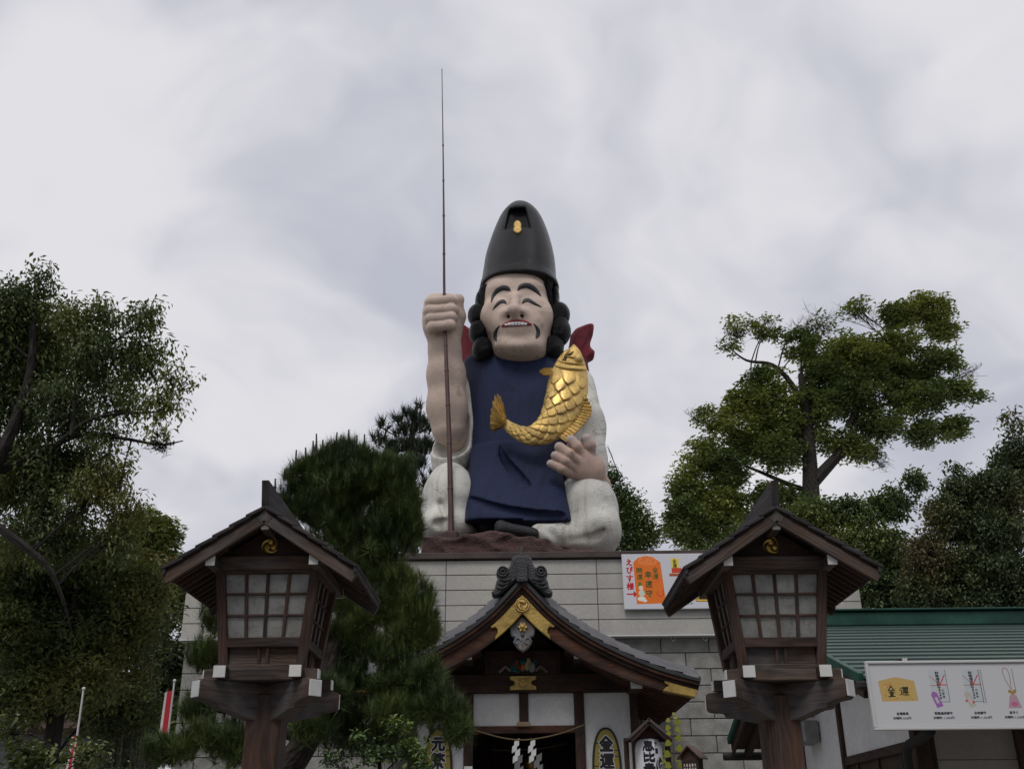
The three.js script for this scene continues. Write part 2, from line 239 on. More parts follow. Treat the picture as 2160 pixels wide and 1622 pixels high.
  const orn = add('ridge_end_tile', extr([[0, h0], [half - 0.05, h0], [half, h0 - 0.05], ...side, ...side.slice(0, 60).reverse().map(([x, y]) => [-x, y]), [-half, h0 - 0.05], [-half + 0.05, h0]], 0.22, -PZ + 0.03, 0.03, 0), M.ridgeTile);
  for (const s of [1, -1]) {
    const c = q(1141, 1206); for (const r of [0.075, 0.035]) { const t = new THREE.TorusGeometry(r, 0.016, 6, 18); t.translate(c[0] * s, c[1], -PZ + 0.045); part('scroll', boxUV(t), M.ridgeTile, orn); }
    for (const k of [0, 1, 2]) { const a = q(1124 + k * 3, 1222 + k * 6), b = q(1148 + k * 4, 1222 + k * 9), m = q(1136 + k * 3, 1226 + k * 8); part('carved_line', tube([V(a[0] * s, a[1], -PZ + 0.03), V(m[0] * s, m[1], -PZ + 0.05), V(b[0] * s, b[1], -PZ + 0.03)], 0.018, 0.01, 6), M.ridgeTile, orn); }
  }
  part('crest_block', cbox(0.18, 0.34, 0.06, 0, h0 - 0.27, -PZ + 0.06, 0.02), M.ridgeTile, orn);
  part('spike', tube([V(0, h0 - 0.02, -PZ - 0.08), V(0, h0 + 0.16, -PZ - 0.08)], 0.035, 0.02, 7), M.ridgeTile, orn);
  // gold chevron with crest
  const lo = barge.map(([x, y], i) => [x, y + 0.11 * (i / 30) ** 2]), iN = 7;
  const upper = board2.slice(0, iN + 1).map(([x, y]) => [x, y - 0.012]), lower = lo.slice(0, iN).map(([x, y]) => [x, y - 0.02]);
  const e1 = upper[iN], e2 = lower[iN - 1], dl = Math.hypot(upper[iN][0] - upper[iN - 1][0], upper[iN][1] - upper[iN - 1][1]), dir = [(upper[iN - 1][0] - e1[0]) / dl, (upper[iN - 1][1] - e1[1]) / dl];
  const notch = [[0.2, 0.03], [0.3, 0.085], [0.5, 0.1], [0.7, 0.085], [0.8, 0.03]].map(([t, k]) => [mix(e1[0], e2[0], t) + dir[0] * k, mix(e1[1], e2[1], t) + dir[1] * k]);
  const rightOut = [...upper.slice(1), ...notch, ...lower.slice(1).reverse()];
  const chev = add('gold_gable_fitting', extr([[0, upper[0][1]], ...rightOut, [0, lower[0][1]], ...rightOut.slice().reverse().map(([x, y]) => [-x, y])], 0.05, -PZ - 0.055, 0.012, 0), M.gold);
  const goldTomoe = (parent, x, y, z, r, m, ring = true) => {
    if (ring) { const t = new THREE.TorusGeometry(r, r * 0.09, 6, 36); t.translate(x, y, z); part('crest_ring', boxUV(t), m, parent); }
    for (let k = 0; k < 3; k++) {
      const a0 = k * 2 * Math.PI / 3 + 0.5, out = [], inn = [];
      for (let i = 0; i <= 16; i++) { const t = i / 16, a = a0 + t * 2.9; const rc = r * (0.40 + 0.42 * t), w = r * (i < 4 ? 0.22 * Math.sin((i + 1) / 5 * Math.PI / 2) : mix(0.22, 0.02, (t - 0.25) / 0.75)); out.push([x + (rc + w) * Math.cos(a), y + (rc + w) * Math.sin(a)]); inn.push([x + (rc - w) * Math.cos(a), y + (rc - w) * Math.sin(a)]); }
      part('comma', extr([...out, ...inn.reverse()], r * 0.34, z + r * 0.14, r * 0.07, 0), m, parent);
    }
  };
  const crest = q(1102, 1275); goldTomoe(chev, 0, crest[1], -PZ - 0.03, 0.105, M.goldLeaf);
  // eave-end gold caps
  for (const s of [1, -1]) { const a = board2.slice(25).map(([x, y]) => [x, y + 0.01]), b = lo.slice(25).map(([x, y]) => [x, y - 0.02]); const m = [[(a[0][0] + b[0][0]) / 2 + 0.07, (a[0][1] + b[0][1]) / 2]]; add('gold_eave_cap', extr(mirror([...a, ...b.slice().reverse(), ...smooth2([b[0], [m[0][0] - 0.05, mix(b[0][1], a[0][1], 0.3)], m[0], [m[0][0] - 0.05, mix(b[0][1], a[0][1], 0.7)], a[0]], 8).slice(1, -1)], s), 0.17, -PZ - 0.05, 0.012, 0), M.gold); }
  // carved pendant under the apex
  const pg = smooth2([q(1102, 1296), q(1113, 1306), q(1127, 1318), q(1129, 1324), q(1126, 1338), q(1119, 1343), q(1123, 1350), q(1119, 1358), q(1113, 1366), q(1102, 1373)], 40); pg[0][0] = pg[40][0] = 0;
  const pend = add('carved_pendant', extr([...pg, ...pg.slice(1, 40).reverse().map(([x, y]) => [-x, y])], 0.09, -PZ - 0.12, 0.02, 1), M.pendant);
  for (const s of [1, -1]) { const c = q(1113, 1349); part('pendant_scroll', boxUV(new THREE.TorusGeometry(0.045, 0.014, 6, 16, 4.6).translate(c[0] * s, c[1], -PZ - 0.115)), M.pendant, pend); }
  { const c = q(1102, 1320)[1], st = []; for (let k = 0; k < 12; k++) { const r = k & 1 ? 0.05 : 0.085; st.push([r * Math.cos(k * Math.PI / 6), c + r * Math.sin(k * Math.PI / 6)]); } part('gold_stud', merge([extr(st, 0.04, -PZ - 0.09, 0.01), boxUV(new THREE.SphereGeometry(0.04, 10, 8).translate(0, c, -PZ - 0.09))]), M.goldLeaf, pend); }
  { const c = q(1102, 1338)[1]; part('heart_hole', extr([[0, c - 0.04], [0.03, c], [0.02, c + 0.025], [0, c + 0.01], [-0.02, c + 0.025], [-0.03, c]], 0.012, -PZ - 0.115, 0.003), M.dark, pend); }
  // white purlin ends under the barge boards
  for (const s of [1, -1]) for (const [u, v0, v1, w] of [[1221, 1376, 1388, 0.15], [1343, 1432, 1451, 0.18]]) {
    const a = q(u, v0, PZ + 0.2), b = q(u, v1, PZ + 0.2), h = a[1] - b[1] + 0.1; add('purlin', cbox(w - 0.01, h, 3.6, a[0] * s, b[1] + h / 2, -PZ - 2.06, 0.006), M.porchDark);
    add('white_purlin_end', cbox(w, h + 0.006, 0.05, a[0] * s, b[1] + h / 2, -PZ - 0.235, 0.006), M.white);
  }
  // wall plane: posts, beams, plaster
  const w = (u, v) => q(u, v, WZ), Y = (v) => w(1102, v)[1], half2 = w(1345, 1500)[0];
  const yTop = Y(1400), yLint = Y(1532), yBeam0 = Y(1462), yBeam1 = Y(1424);
  const bxx = (n, x0, x1, y0, y1, z0, dep, m, e = 0.008) => add(n, cbox(x1 - x0, y1 - y0, dep, (x0 + x1) / 2, (y0 + y1) / 2, z0 - dep / 2, e), m);
  const A = w(979, 1500)[0], B = w(998, 1500)[0], B2 = w(1212, 1500)[0], A2 = w(1232, 1500)[0], C1 = w(1330, 1500)[0];
  for (const [a, b] of [[A, B], [B2, A2], [C1, half2], [-half2, -C1]]) bxx('post', a, b, 0.5, yBeam0, -WZ + 0.06, 0.16, M.porchDark);
  bxx('tie_beam', -half2 - 0.02, half2 + 0.02, yBeam0, yBeam1, -WZ + 0.1, 0.24, M.porchDark);
  bxx('king_stud', w(1096, 1500)[0], w(1114, 1500)[0], yLint, yBeam0, -WZ + 0.04, 0.12, M.porchDark);
  bxx('lintel', B, B2, Y(1547), yLint, -WZ + 0.05, 0.14, M.porchWood);
  for (const [a, b, y0, y1] of [[B, w(1096, 1500)[0], yLint, yBeam0], [w(1114, 1500)[0], B2, yLint, yBeam0], [A2, C1, 0.5, yBeam0], [-C1, A, 0.5, yBeam0]]) bxx('plaster_panel', a + 0.002, b - 0.002, y0 + 0.002, y1 - 0.002, -WZ - 0.01, 0.08, M.plaster);
  bxx('name_tag', w(1090, 1530)[0], w(1119, 1530)[0], Y(1534), Y(1524), -WZ + 0.1, 0.03, MAT(0.42, 0.3, 0.2, { map: woodTex }));
  bxx('paper_notice', w(979, 1620)[0] + 0.002, w(997, 1620)[0], Y(1660), Y(1616), -WZ + 0.075, 0.012, M.white, 0.002);
  // gable wall (dark boards), transom with the carved painted panel
  { const gw = off(top, 0.3).filter(([, y]) => y > yBeam1).map(([x, y]) => [x, y]); gw[0][0] = 0; const e = gw[gw.length - 1]; add('gable_wall', extr([...gw, [e[0], yBeam1], [-e[0], yBeam1], ...gw.slice(1).reverse().map(([x, y]) => [-x, y])], 0.08, -WZ - 0.05, 0, 0), M.porchDark); }
  const tr0 = w(1030, 1400)[0], tr1 = w(1176, 1400)[0];
  const carved = bxx('transom_board', tr0, tr1, Y(1424), Y(1379), -WZ + 0.14, 0.1, M.porchDark);
  for (const [a, b, y0, y1] of [[tr0, tr1, Y(1381), Y(1376)], [tr0 - 0.05, tr0, Y(1424), Y(1376)], [tr1, tr1 + 0.05, Y(1424), Y(1376)]]) part('transom_frame', cbox(b - a, y1 - y0, 0.14, (a + b) / 2, (y0 + y1) / 2, -WZ + 0.1, 0.006), M.porchDark, carved);
  { // painted relief of waves, boat and two figures
    const z = -WZ + 0.14, teal = MAT(0.02, 0.16, 0.15, { map: blotTex }), red = MAT(0.24, 0.05, 0.025, { map: blotTex }), cream = MAT(0.45, 0.38, 0.22, { map: blotTex }), R = rng(9), fr = (u, v) => w(u, v);
    part('relief_field', extr(smooth2([fr(1074, 1420), fr(1076, 1402), fr(1084, 1394), fr(1102, 1391), fr(1122, 1394), fr(1132, 1402), fr(1135, 1420)], 24), 0.02, z + 0.015, 0.004), MAT(0.012, 0.05, 0.05), carved);
    for (let k = 0; k < 26; k++) { const u = mix(1077, 1132, R()), v = mix(1405, 1419, R()) - 3 * Math.sin((u - 1077) / 55 * 3), a = fr(u, v); part('carved_wave', boxUV(new THREE.TorusGeometry(0.03 + R() * 0.02, 0.011, 5, 10, 3.6).rotateZ(R() * 2).translate(a[0], a[1], z + 0.02)), teal, carved); }
    part('carved_boat', extr([fr(1080, 1402), fr(1096, 1407), fr(1112, 1410), fr(1109, 1418), fr(1096, 1416), fr(1085, 1408)].map((a) => a), 0.05, z + 0.05, 0.01), red, carved);
    for (const [u, v, r, m] of [[1115, 1398, 0.045, cream], [1112, 1408, 0.06, cream], [1122, 1411, 0.07, MAT(0.33, 0.33, 0.3, { map: blotTex })], [1103, 1411, 0.05, MAT(0.36, 0.1, 0.03)], [1090, 1400, 0.04, red]]) { const a = fr(u, v); part('carved_figure', boxUV(new THREE.SphereGeometry(r, 10, 8).scale(0.8, 1.15, 0.6).translate(a[0], a[1], z + 0.04)), m, carved); }
    const b = fr(1104, 1385); part('red_carving', extr(smooth2([[b[0] - 0.14, b[1] - 0.05], [b[0] - 0.1, b[1] + 0.06], [b[0], b[1] + 0.09], [b[0] + 0.1, b[1] + 0.06], [b[0] + 0.14, b[1] - 0.05], [b[0], b[1] - 0.02]], 20), 0.04, z + 0.03, 0.01), MAT(0.06, 0.008, 0.01), carved);
  }
  for (const s of [1, -1]) { const a = w(1140, 1419), L = 0.1; add('carved_bracket', merge([bar(V((a[0]) * s, a[1] + 0.07, -WZ + 0.2), V((a[0] - L * 0.8) * s, a[1], -WZ + 0.2), 0.05, 0.035), bar(V(a[0] * s, a[1] + 0.07, -WZ + 0.2), V((a[0] + L) * s, a[1] - 0.02, -WZ + 0.2), 0.05, 0.035)]), M.pendant); }
  // gold plate with crest on the tie beam
  { const z = -WZ + 0.135, x0 = w(1075, 1443)[0], x1 = w(1132, 1443)[0], y0 = Y(1458), y1 = Y(1428), yc = (y0 + y1) / 2, xc = (x0 + x1) / 2, hw = (x1 - x0) / 2, hh = (y1 - y0) / 2;
    const r = [[hw, hh], [hw - 0.005, hh - 0.06], [hw - 0.06, hh - 0.08], [hw - 0.085, 0], [hw - 0.06, -hh + 0.08], [hw - 0.005, -hh + 0.06], [hw, -hh]];
    const pl = add('gold_beam_plate', extr([...r, ...r.slice().reverse().map(([x, y]) => [-x, y])].map(([x, y]) => [x + xc, y + yc]), 0.035, z, 0.01), M.gold);
    part('rim', merge([cbox(hw * 2 - 0.03, 0.025, 0.02, xc, y1 - 0.02, z + 0.004), cbox(hw * 2 - 0.03, 0.025, 0.02, xc, y0 + 0.02, z + 0.004)]), M.goldLeaf, pl);
    goldTomoe(pl, xc, yc, z + 0.008, 0.075, M.goldLeaf); }
  // dark room behind the door opening: side walls, back wall, floor, ceiling
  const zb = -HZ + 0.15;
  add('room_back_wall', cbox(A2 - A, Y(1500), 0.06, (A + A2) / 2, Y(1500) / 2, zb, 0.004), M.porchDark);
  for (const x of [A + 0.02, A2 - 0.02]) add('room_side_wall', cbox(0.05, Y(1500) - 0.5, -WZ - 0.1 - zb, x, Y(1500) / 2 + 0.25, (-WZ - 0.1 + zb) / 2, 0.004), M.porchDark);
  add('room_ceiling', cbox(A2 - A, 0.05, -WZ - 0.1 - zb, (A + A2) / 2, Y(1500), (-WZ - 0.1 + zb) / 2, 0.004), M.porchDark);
  add('side_wall', merge([1, -1].map((s) => cbox(0.08, yBeam0, HZ - WZ - 0.05, s * (half2 - 0.06), yBeam0 / 2, -(WZ + 0.08 + HZ) / 2, 0.005))), M.porchDark);
  add('floor_step', cbox(half2 * 2 + 0.6, 0.5, HZ - WZ + 1, 0, 0.25, -(WZ + HZ) / 2 + 0.3, 0.02), M.concrete);
  for (const k of [0.22, 0.5, 0.78]) add('inner_lattice_post', cbox(0.06, Y(1510) - 0.5, 0.06, mix(A, A2, k), Y(1510) / 2 + 0.25, zb + 0.4, 0.005), M.porchDark);
}
// ================================================================ giant seated statue on the hall roof
// signed distances, world metres
const smin = (a, b, k) => { const h = Math.max(k - Math.abs(a - b), 0) / k; return Math.min(a, b) - h * h * k * 0.25; };
const smax = (a, b, k) => -smin(-a, -b, k);
const capS = (a, b, ra, rb, fz = 1) => { const ax = a.x, ay = a.y, az = a.z, bx = b.x - ax, by = b.y - ay, bz = b.z - az, bb = bx * bx + by * by + bz * bz + 1e-9; return (x, y, z) => { const px = x - ax, py = y - ay, pz = z - az, h = clamp((px * bx + py * by + pz * bz) / bb), qx = px - bx * h, qy = py - by * h, qz = (pz - bz * h) / fz; return Math.sqrt(qx * qx + qy * qy + qz * qz) - (ra + (rb - ra) * h); }; };
const ellS = (c, rx, ry, rz) => (x, y, z) => { const px = (x - c.x) / rx, py = (y - c.y) / ry, pz = (z - c.z) / rz, k0 = Math.sqrt(px * px + py * py + pz * pz), k1 = Math.sqrt((px / rx) ** 2 + (py / ry) ** 2 + (pz / rz) ** 2) + 1e-9; return k0 * (k0 - 1) / k1; };
const boxS = (c, hx, hy, hz, r) => (x, y, z) => { const qx = Math.abs(x - c.x) - hx + r, qy = Math.abs(y - c.y) - hy + r, qz = Math.abs(z - c.z) - hz + r; return Math.hypot(Math.max(qx, 0), Math.max(qy, 0), Math.max(qz, 0)) + Math.min(0, Math.max(qx, qy, qz)) - r; };
const uni = (list, k) => (x, y, z) => { let d = list[0](x, y, z); for (let i = 1; i < list.length; i++) d = smin(d, list[i](x, y, z), k); return d; };
// a body of varying elliptical section: rows [y, xc, half width, zc, half depth, exponent], lowest first
function prof(rows, kEnd = 0.1) {
  const n = 160, y0 = rows[0][0], y1 = rows[rows.length - 1][0], tab = [];
  for (let i = 0; i <= n; i++) {
    const y = mix(y0, y1, i / n); let k = 0; while (k < rows.length - 2 && rows[k + 1][0] < y) k++;
    const a = rows[Math.max(0, k - 1)], b = rows[k], c = rows[k + 1], d = rows[Math.min(rows.length - 1, k + 2)], t = clamp((y - b[0]) / (c[0] - b[0]));
    tab.push([1, 2, 3, 4, 5].map((q) => { const m0 = (c[q] - a[q]) / (c[0] - a[0]) * (c[0] - b[0]), m1 = (d[q] - b[q]) / (d[0] - b[0]) * (c[0] - b[0]), t2 = t * t, t3 = t2 * t; return (2 * t3 - 3 * t2 + 1) * b[q] + (t3 - 2 * t2 + t) * m0 + (-2 * t3 + 3 * t2) * c[q] + (t3 - t2) * m1; }));
  }
  return (x, y, z) => {
    const f = clamp((y - y0) / (y1 - y0)) * n, i = Math.min(n - 1, Math.floor(f)), t = f - i, A = tab[i], B = tab[i + 1], r = (q) => A[q] + (B[q] - A[q]) * t;
    const w = r(1), dz = r(3), e = r(4), q = Math.pow(Math.pow(Math.abs((x - r(0)) / w), e) + Math.pow(Math.abs((z - r(2)) / dz), e), 1 / e);
    return smax(smax((q - 1) * Math.min(w, dz), y - y1, kEnd), y0 - y, kEnd);
  };
}
// pixel row -> profile row: silhouette edges uL, uR seen at depth dm, front at df
const row = (uL, uR, v, dm, df, db, e = 2.3) => { const a = P(uL, v, dm), b = P(uR, v, dm); return [(a.y + b.y) / 2, (a.x + b.x) / 2, (b.x - a.x) / 2, -(df + db) / 2, (db - df) / 2, e]; };
// naive surface nets
function nets(sdf, lo, hi, c, colour, uvs = 1) {
  const n = [0, 1, 2].map((k) => Math.ceil((hi[k] - lo[k]) / c) + 1), [nx, ny, nz] = n, val = new Float32Array(nx * ny * nz), id = (i, j, k) => (i * ny + j) * nz + k, B = 5, rad = B * c * 0.87;
  for (let bi = 0; bi < nx; bi += B) for (let bj = 0; bj < ny; bj += B) for (let bk = 0; bk < nz; bk += B) {
    const far = sdf(lo[0] + (bi + B / 2) * c, lo[1] + (bj + B / 2) * c, lo[2] + (bk + B / 2) * c), skip = Math.abs(far) > rad * 2.2 + 0.08;
    for (let i = bi; i < Math.min(nx, bi + B); i++) for (let j = bj; j < Math.min(ny, bj + B); j++) for (let k = bk; k < Math.min(nz, bk + B); k++) val[id(i, j, k)] = skip ? far : sdf(lo[0] + i * c, lo[1] + j * c, lo[2] + k * c);
  }
  const vid = new Int32Array(nx * ny * nz).fill(-1), pos = [], idx = [], E = [[0, 1], [0, 2], [0, 4], [1, 3], [1, 5], [2, 3], [2, 6], [3, 7], [4, 5], [4, 6], [5, 7], [6, 7]];
  const o8 = [0, 1, 2, 3, 4, 5, 6, 7].map((q) => [q & 1, (q >> 1) & 1, q >> 2]), v8 = new Float32Array(8);
  for (let i = 0; i < nx - 1; i++) for (let j = 0; j < ny - 1; j++) for (let k = 0; k < nz - 1; k++) {
    let m = 0; for (let q = 0; q < 8; q++) { const o = o8[q]; v8[q] = val[id(i + o[0], j + o[1], k + o[2])]; if (v8[q] < 0) m |= 1 << q; }
    if (m === 0 || m === 255) continue; let s = 0, x = 0, y = 0, z = 0;
    for (const [a, b] of E) if ((v8[a] < 0) !== (v8[b] < 0)) { const t = v8[a] / (v8[a] - v8[b]), A = o8[a], Q = o8[b]; x += A[0] + (Q[0] - A[0]) * t; y += A[1] + (Q[1] - A[1]) * t; z += A[2] + (Q[2] - A[2]) * t; s++; }
    vid[id(i, j, k)] = pos.length / 3; pos.push(lo[0] + (i + x / s) * c, lo[1] + (j + y / s) * c, lo[2] + (k + z / s) * c);
  }
  const quad = (a, b, d, e, flip) => { if (a < 0 || b < 0 || d < 0 || e < 0) return; flip ? idx.push(a, d, b, a, e, d) : idx.push(a, b, d, a, d, e); };
  for (let i = 1; i < nx - 1; i++) for (let j = 1; j < ny - 1; j++) for (let k = 1; k < nz - 1; k++) {
    const s = val[id(i, j, k)] < 0;
    if (s !== (val[id(i + 1, j, k)] < 0)) quad(vid[id(i, j - 1, k - 1)], vid[id(i, j, k - 1)], vid[id(i, j, k)], vid[id(i, j - 1, k)], !s);
    if (s !== (val[id(i, j + 1, k)] < 0)) quad(vid[id(i - 1, j, k - 1)], vid[id(i - 1, j, k)], vid[id(i, j, k)], vid[id(i, j, k - 1)], !s);
    if (s !== (val[id(i, j, k + 1)] < 0)) quad(vid[id(i - 1, j - 1, k)], vid[id(i, j - 1, k)], vid[id(i, j, k)], vid[id(i - 1, j, k)], !s);
  }
  const nrm = new Float32Array(pos.length), uv = new Float32Array(pos.length / 3 * 2), col = colour ? new Float32Array(pos.length) : null, h = c * 0.45;
  for (let i = 0; i < pos.length / 3; i++) {
    const x = pos[i * 3], y = pos[i * 3 + 1], z = pos[i * 3 + 2]; let a = sdf(x + h, y, z) - sdf(x - h, y, z), b = sdf(x, y + h, z) - sdf(x, y - h, z), d = sdf(x, y, z + h) - sdf(x, y, z - h); const L = Math.hypot(a, b, d) || 1;
    a /= L; b /= L; d /= L; nrm.set([a, b, d], i * 3); uv[i * 2] = (x + z * 0.6) * uvs; uv[i * 2 + 1] = (y + z * 0.45) * uvs; if (col) col.set(colour(x, y, z), i * 3);
  }
  const g = new THREE.BufferGeometry(); g.setAttribute('position', new THREE.Float32BufferAttribute(pos, 3)); g.setAttribute('normal', new THREE.BufferAttribute(nrm, 3)); g.setAttribute('uv', new THREE.BufferAttribute(uv, 2)); if (col) g.setAttribute('color', new THREE.BufferAttribute(col, 3)); g.setIndex(idx); return g;
}
const span = (list) => { const lo = [1e9, 1e9, 1e9], hi = [-1e9, -1e9, -1e9]; for (const [p, r] of list) { [p.x, p.y, p.z].forEach((q, k) => { lo[k] = Math.min(lo[k], q - r); hi[k] = Math.max(hi[k], q + r); }); } return [lo, hi]; };
// where a line of sight meets the modelled surface, for laying painted relief on it
function trace(sdf, u, v, d0) { const r = ray(u, v).normalize(), p = camera.position.clone().addScaledVector(r, d0 / -r.z); for (let i = 0; i < 160; i++) { const s = sdf(p.x, p.y, p.z); if (Math.abs(s) < 0.002) break; p.addScaledVector(r, s * 0.55); } const h = 0.02, n = V(sdf(p.x + h, p.y, p.z) - sdf(p.x - h, p.y, p.z), sdf(p.x, p.y + h, p.z) - sdf(p.x, p.y - h, p.z), sdf(p.x, p.y, p.z + h) - sdf(p.x, p.y, p.z - h)).normalize(); return [p, n]; }
function relief(sdf, pts, d0, lift = 0.03, n = 22) {           // a raised painted stroke on the surface; pts [u, v, half width]
  const c = new THREE.CatmullRomCurve3(pts.map(([u, v, w]) => V(u, v, w))), pos = [], idx = [], nc = 6;
  for (let i = 0; i <= n; i++) { const t = i / n, p = c.getPoint(t), d = c.getTangent(t), L = Math.hypot(d.x, d.y) || 1, ax = -d.y / L, ay = d.x / L, w = Math.max(0.15, p.z * 1.12); for (let k = 0; k <= nc; k++) { const b = k / nc * 2 - 1, [q, m] = trace(sdf, p.x + ax * w * b, p.y + ay * w * b, d0); q.addScaledVector(m, -0.012 + (lift + 0.012) * Math.sqrt(Math.max(0, 1 - b * b))); pos.push(q.x, q.y, q.z); } }
  for (let i = 0; i < n; i++) for (let k = 0; k < nc; k++) { const a = i * (nc + 1) + k, b = a + nc + 1; idx.push(a, b, a + 1, b, b + 1, a + 1); }
  const g = new THREE.BufferGeometry(); g.setAttribute('position', new THREE.Float32BufferAttribute(pos, 3)); g.setIndex(idx); g.computeVertexNormals(); if (g.attributes.normal.getZ(Math.floor(n / 2) * (nc + 1) + 3) < 0) { g.setIndex(idx.map((_, i) => idx[i - i % 3 + [0, 2, 1][i % 3]])); g.computeVertexNormals(); }
  return g;
}
const roofY = hallTop + 0.14;
const statue = thing('giant_statue', 'giant painted statue of a laughing seated man in tall black hat on the hall roof', 'statue', [P(1095, 1150, 23).x, roofY, -23.4]);
const SM = {
  skin: MAT(1, 1, 1, { vertexColors: true, map: softTex, roughness: 0.72, bumpMap: hempBump, bumpScale: 0.012 }), robe: MAT(1, 1, 1, { vertexColors: true, map: grimeTex, roughness: 0.8, bumpMap: hempBump, bumpScale: 0.014 }),
  tunic: MAT(1, 1, 1, { vertexColors: true, map: grimeTex, roughness: 0.55, specularIntensity: 0.35, bumpMap: hempBump, bumpScale: 0.012 }), hat: MAT(1, 1, 1, { vertexColors: true, map: grimeTex, specularIntensity: 0.6, roughness: 0.26, bumpMap: hempBump, bumpScale: 0.014 }),
  hair: MAT(0.01, 0.011, 0.014, { specularIntensity: 0.4, roughness: 0.3, bumpMap: fineBump, bumpScale: 0.05, map: blotTex }), black: MAT(0.012, 0.014, 0.018, { roughness: 0.6 }), red: MAT(0.26, 0.02, 0.036, { map: blotTex, roughness: 0.7, bumpMap: fineBump, bumpScale: 0.05 }),
  lip: MAT(0.2, 0.012, 0.018, { roughness: 0.5 }), tooth: MAT(0.76, 0.77, 0.78, { roughness: 0.4 }), shoe: MAT(0.016, 0.016, 0.02, { roughness: 0.5, bumpMap: fineBump, bumpScale: 0.03 }),
  rock: MAT(1, 1, 1, { vertexColors: true, roughness: 0.6, bumpMap: fineBump, bumpScale: 0.06 }), rod: MAT(0.075, 0.03, 0.026, { roughness: 0.6, map: blotTex }),
};
const addS = (n, g, m, p = statue) => part(n, g, m, p, true);
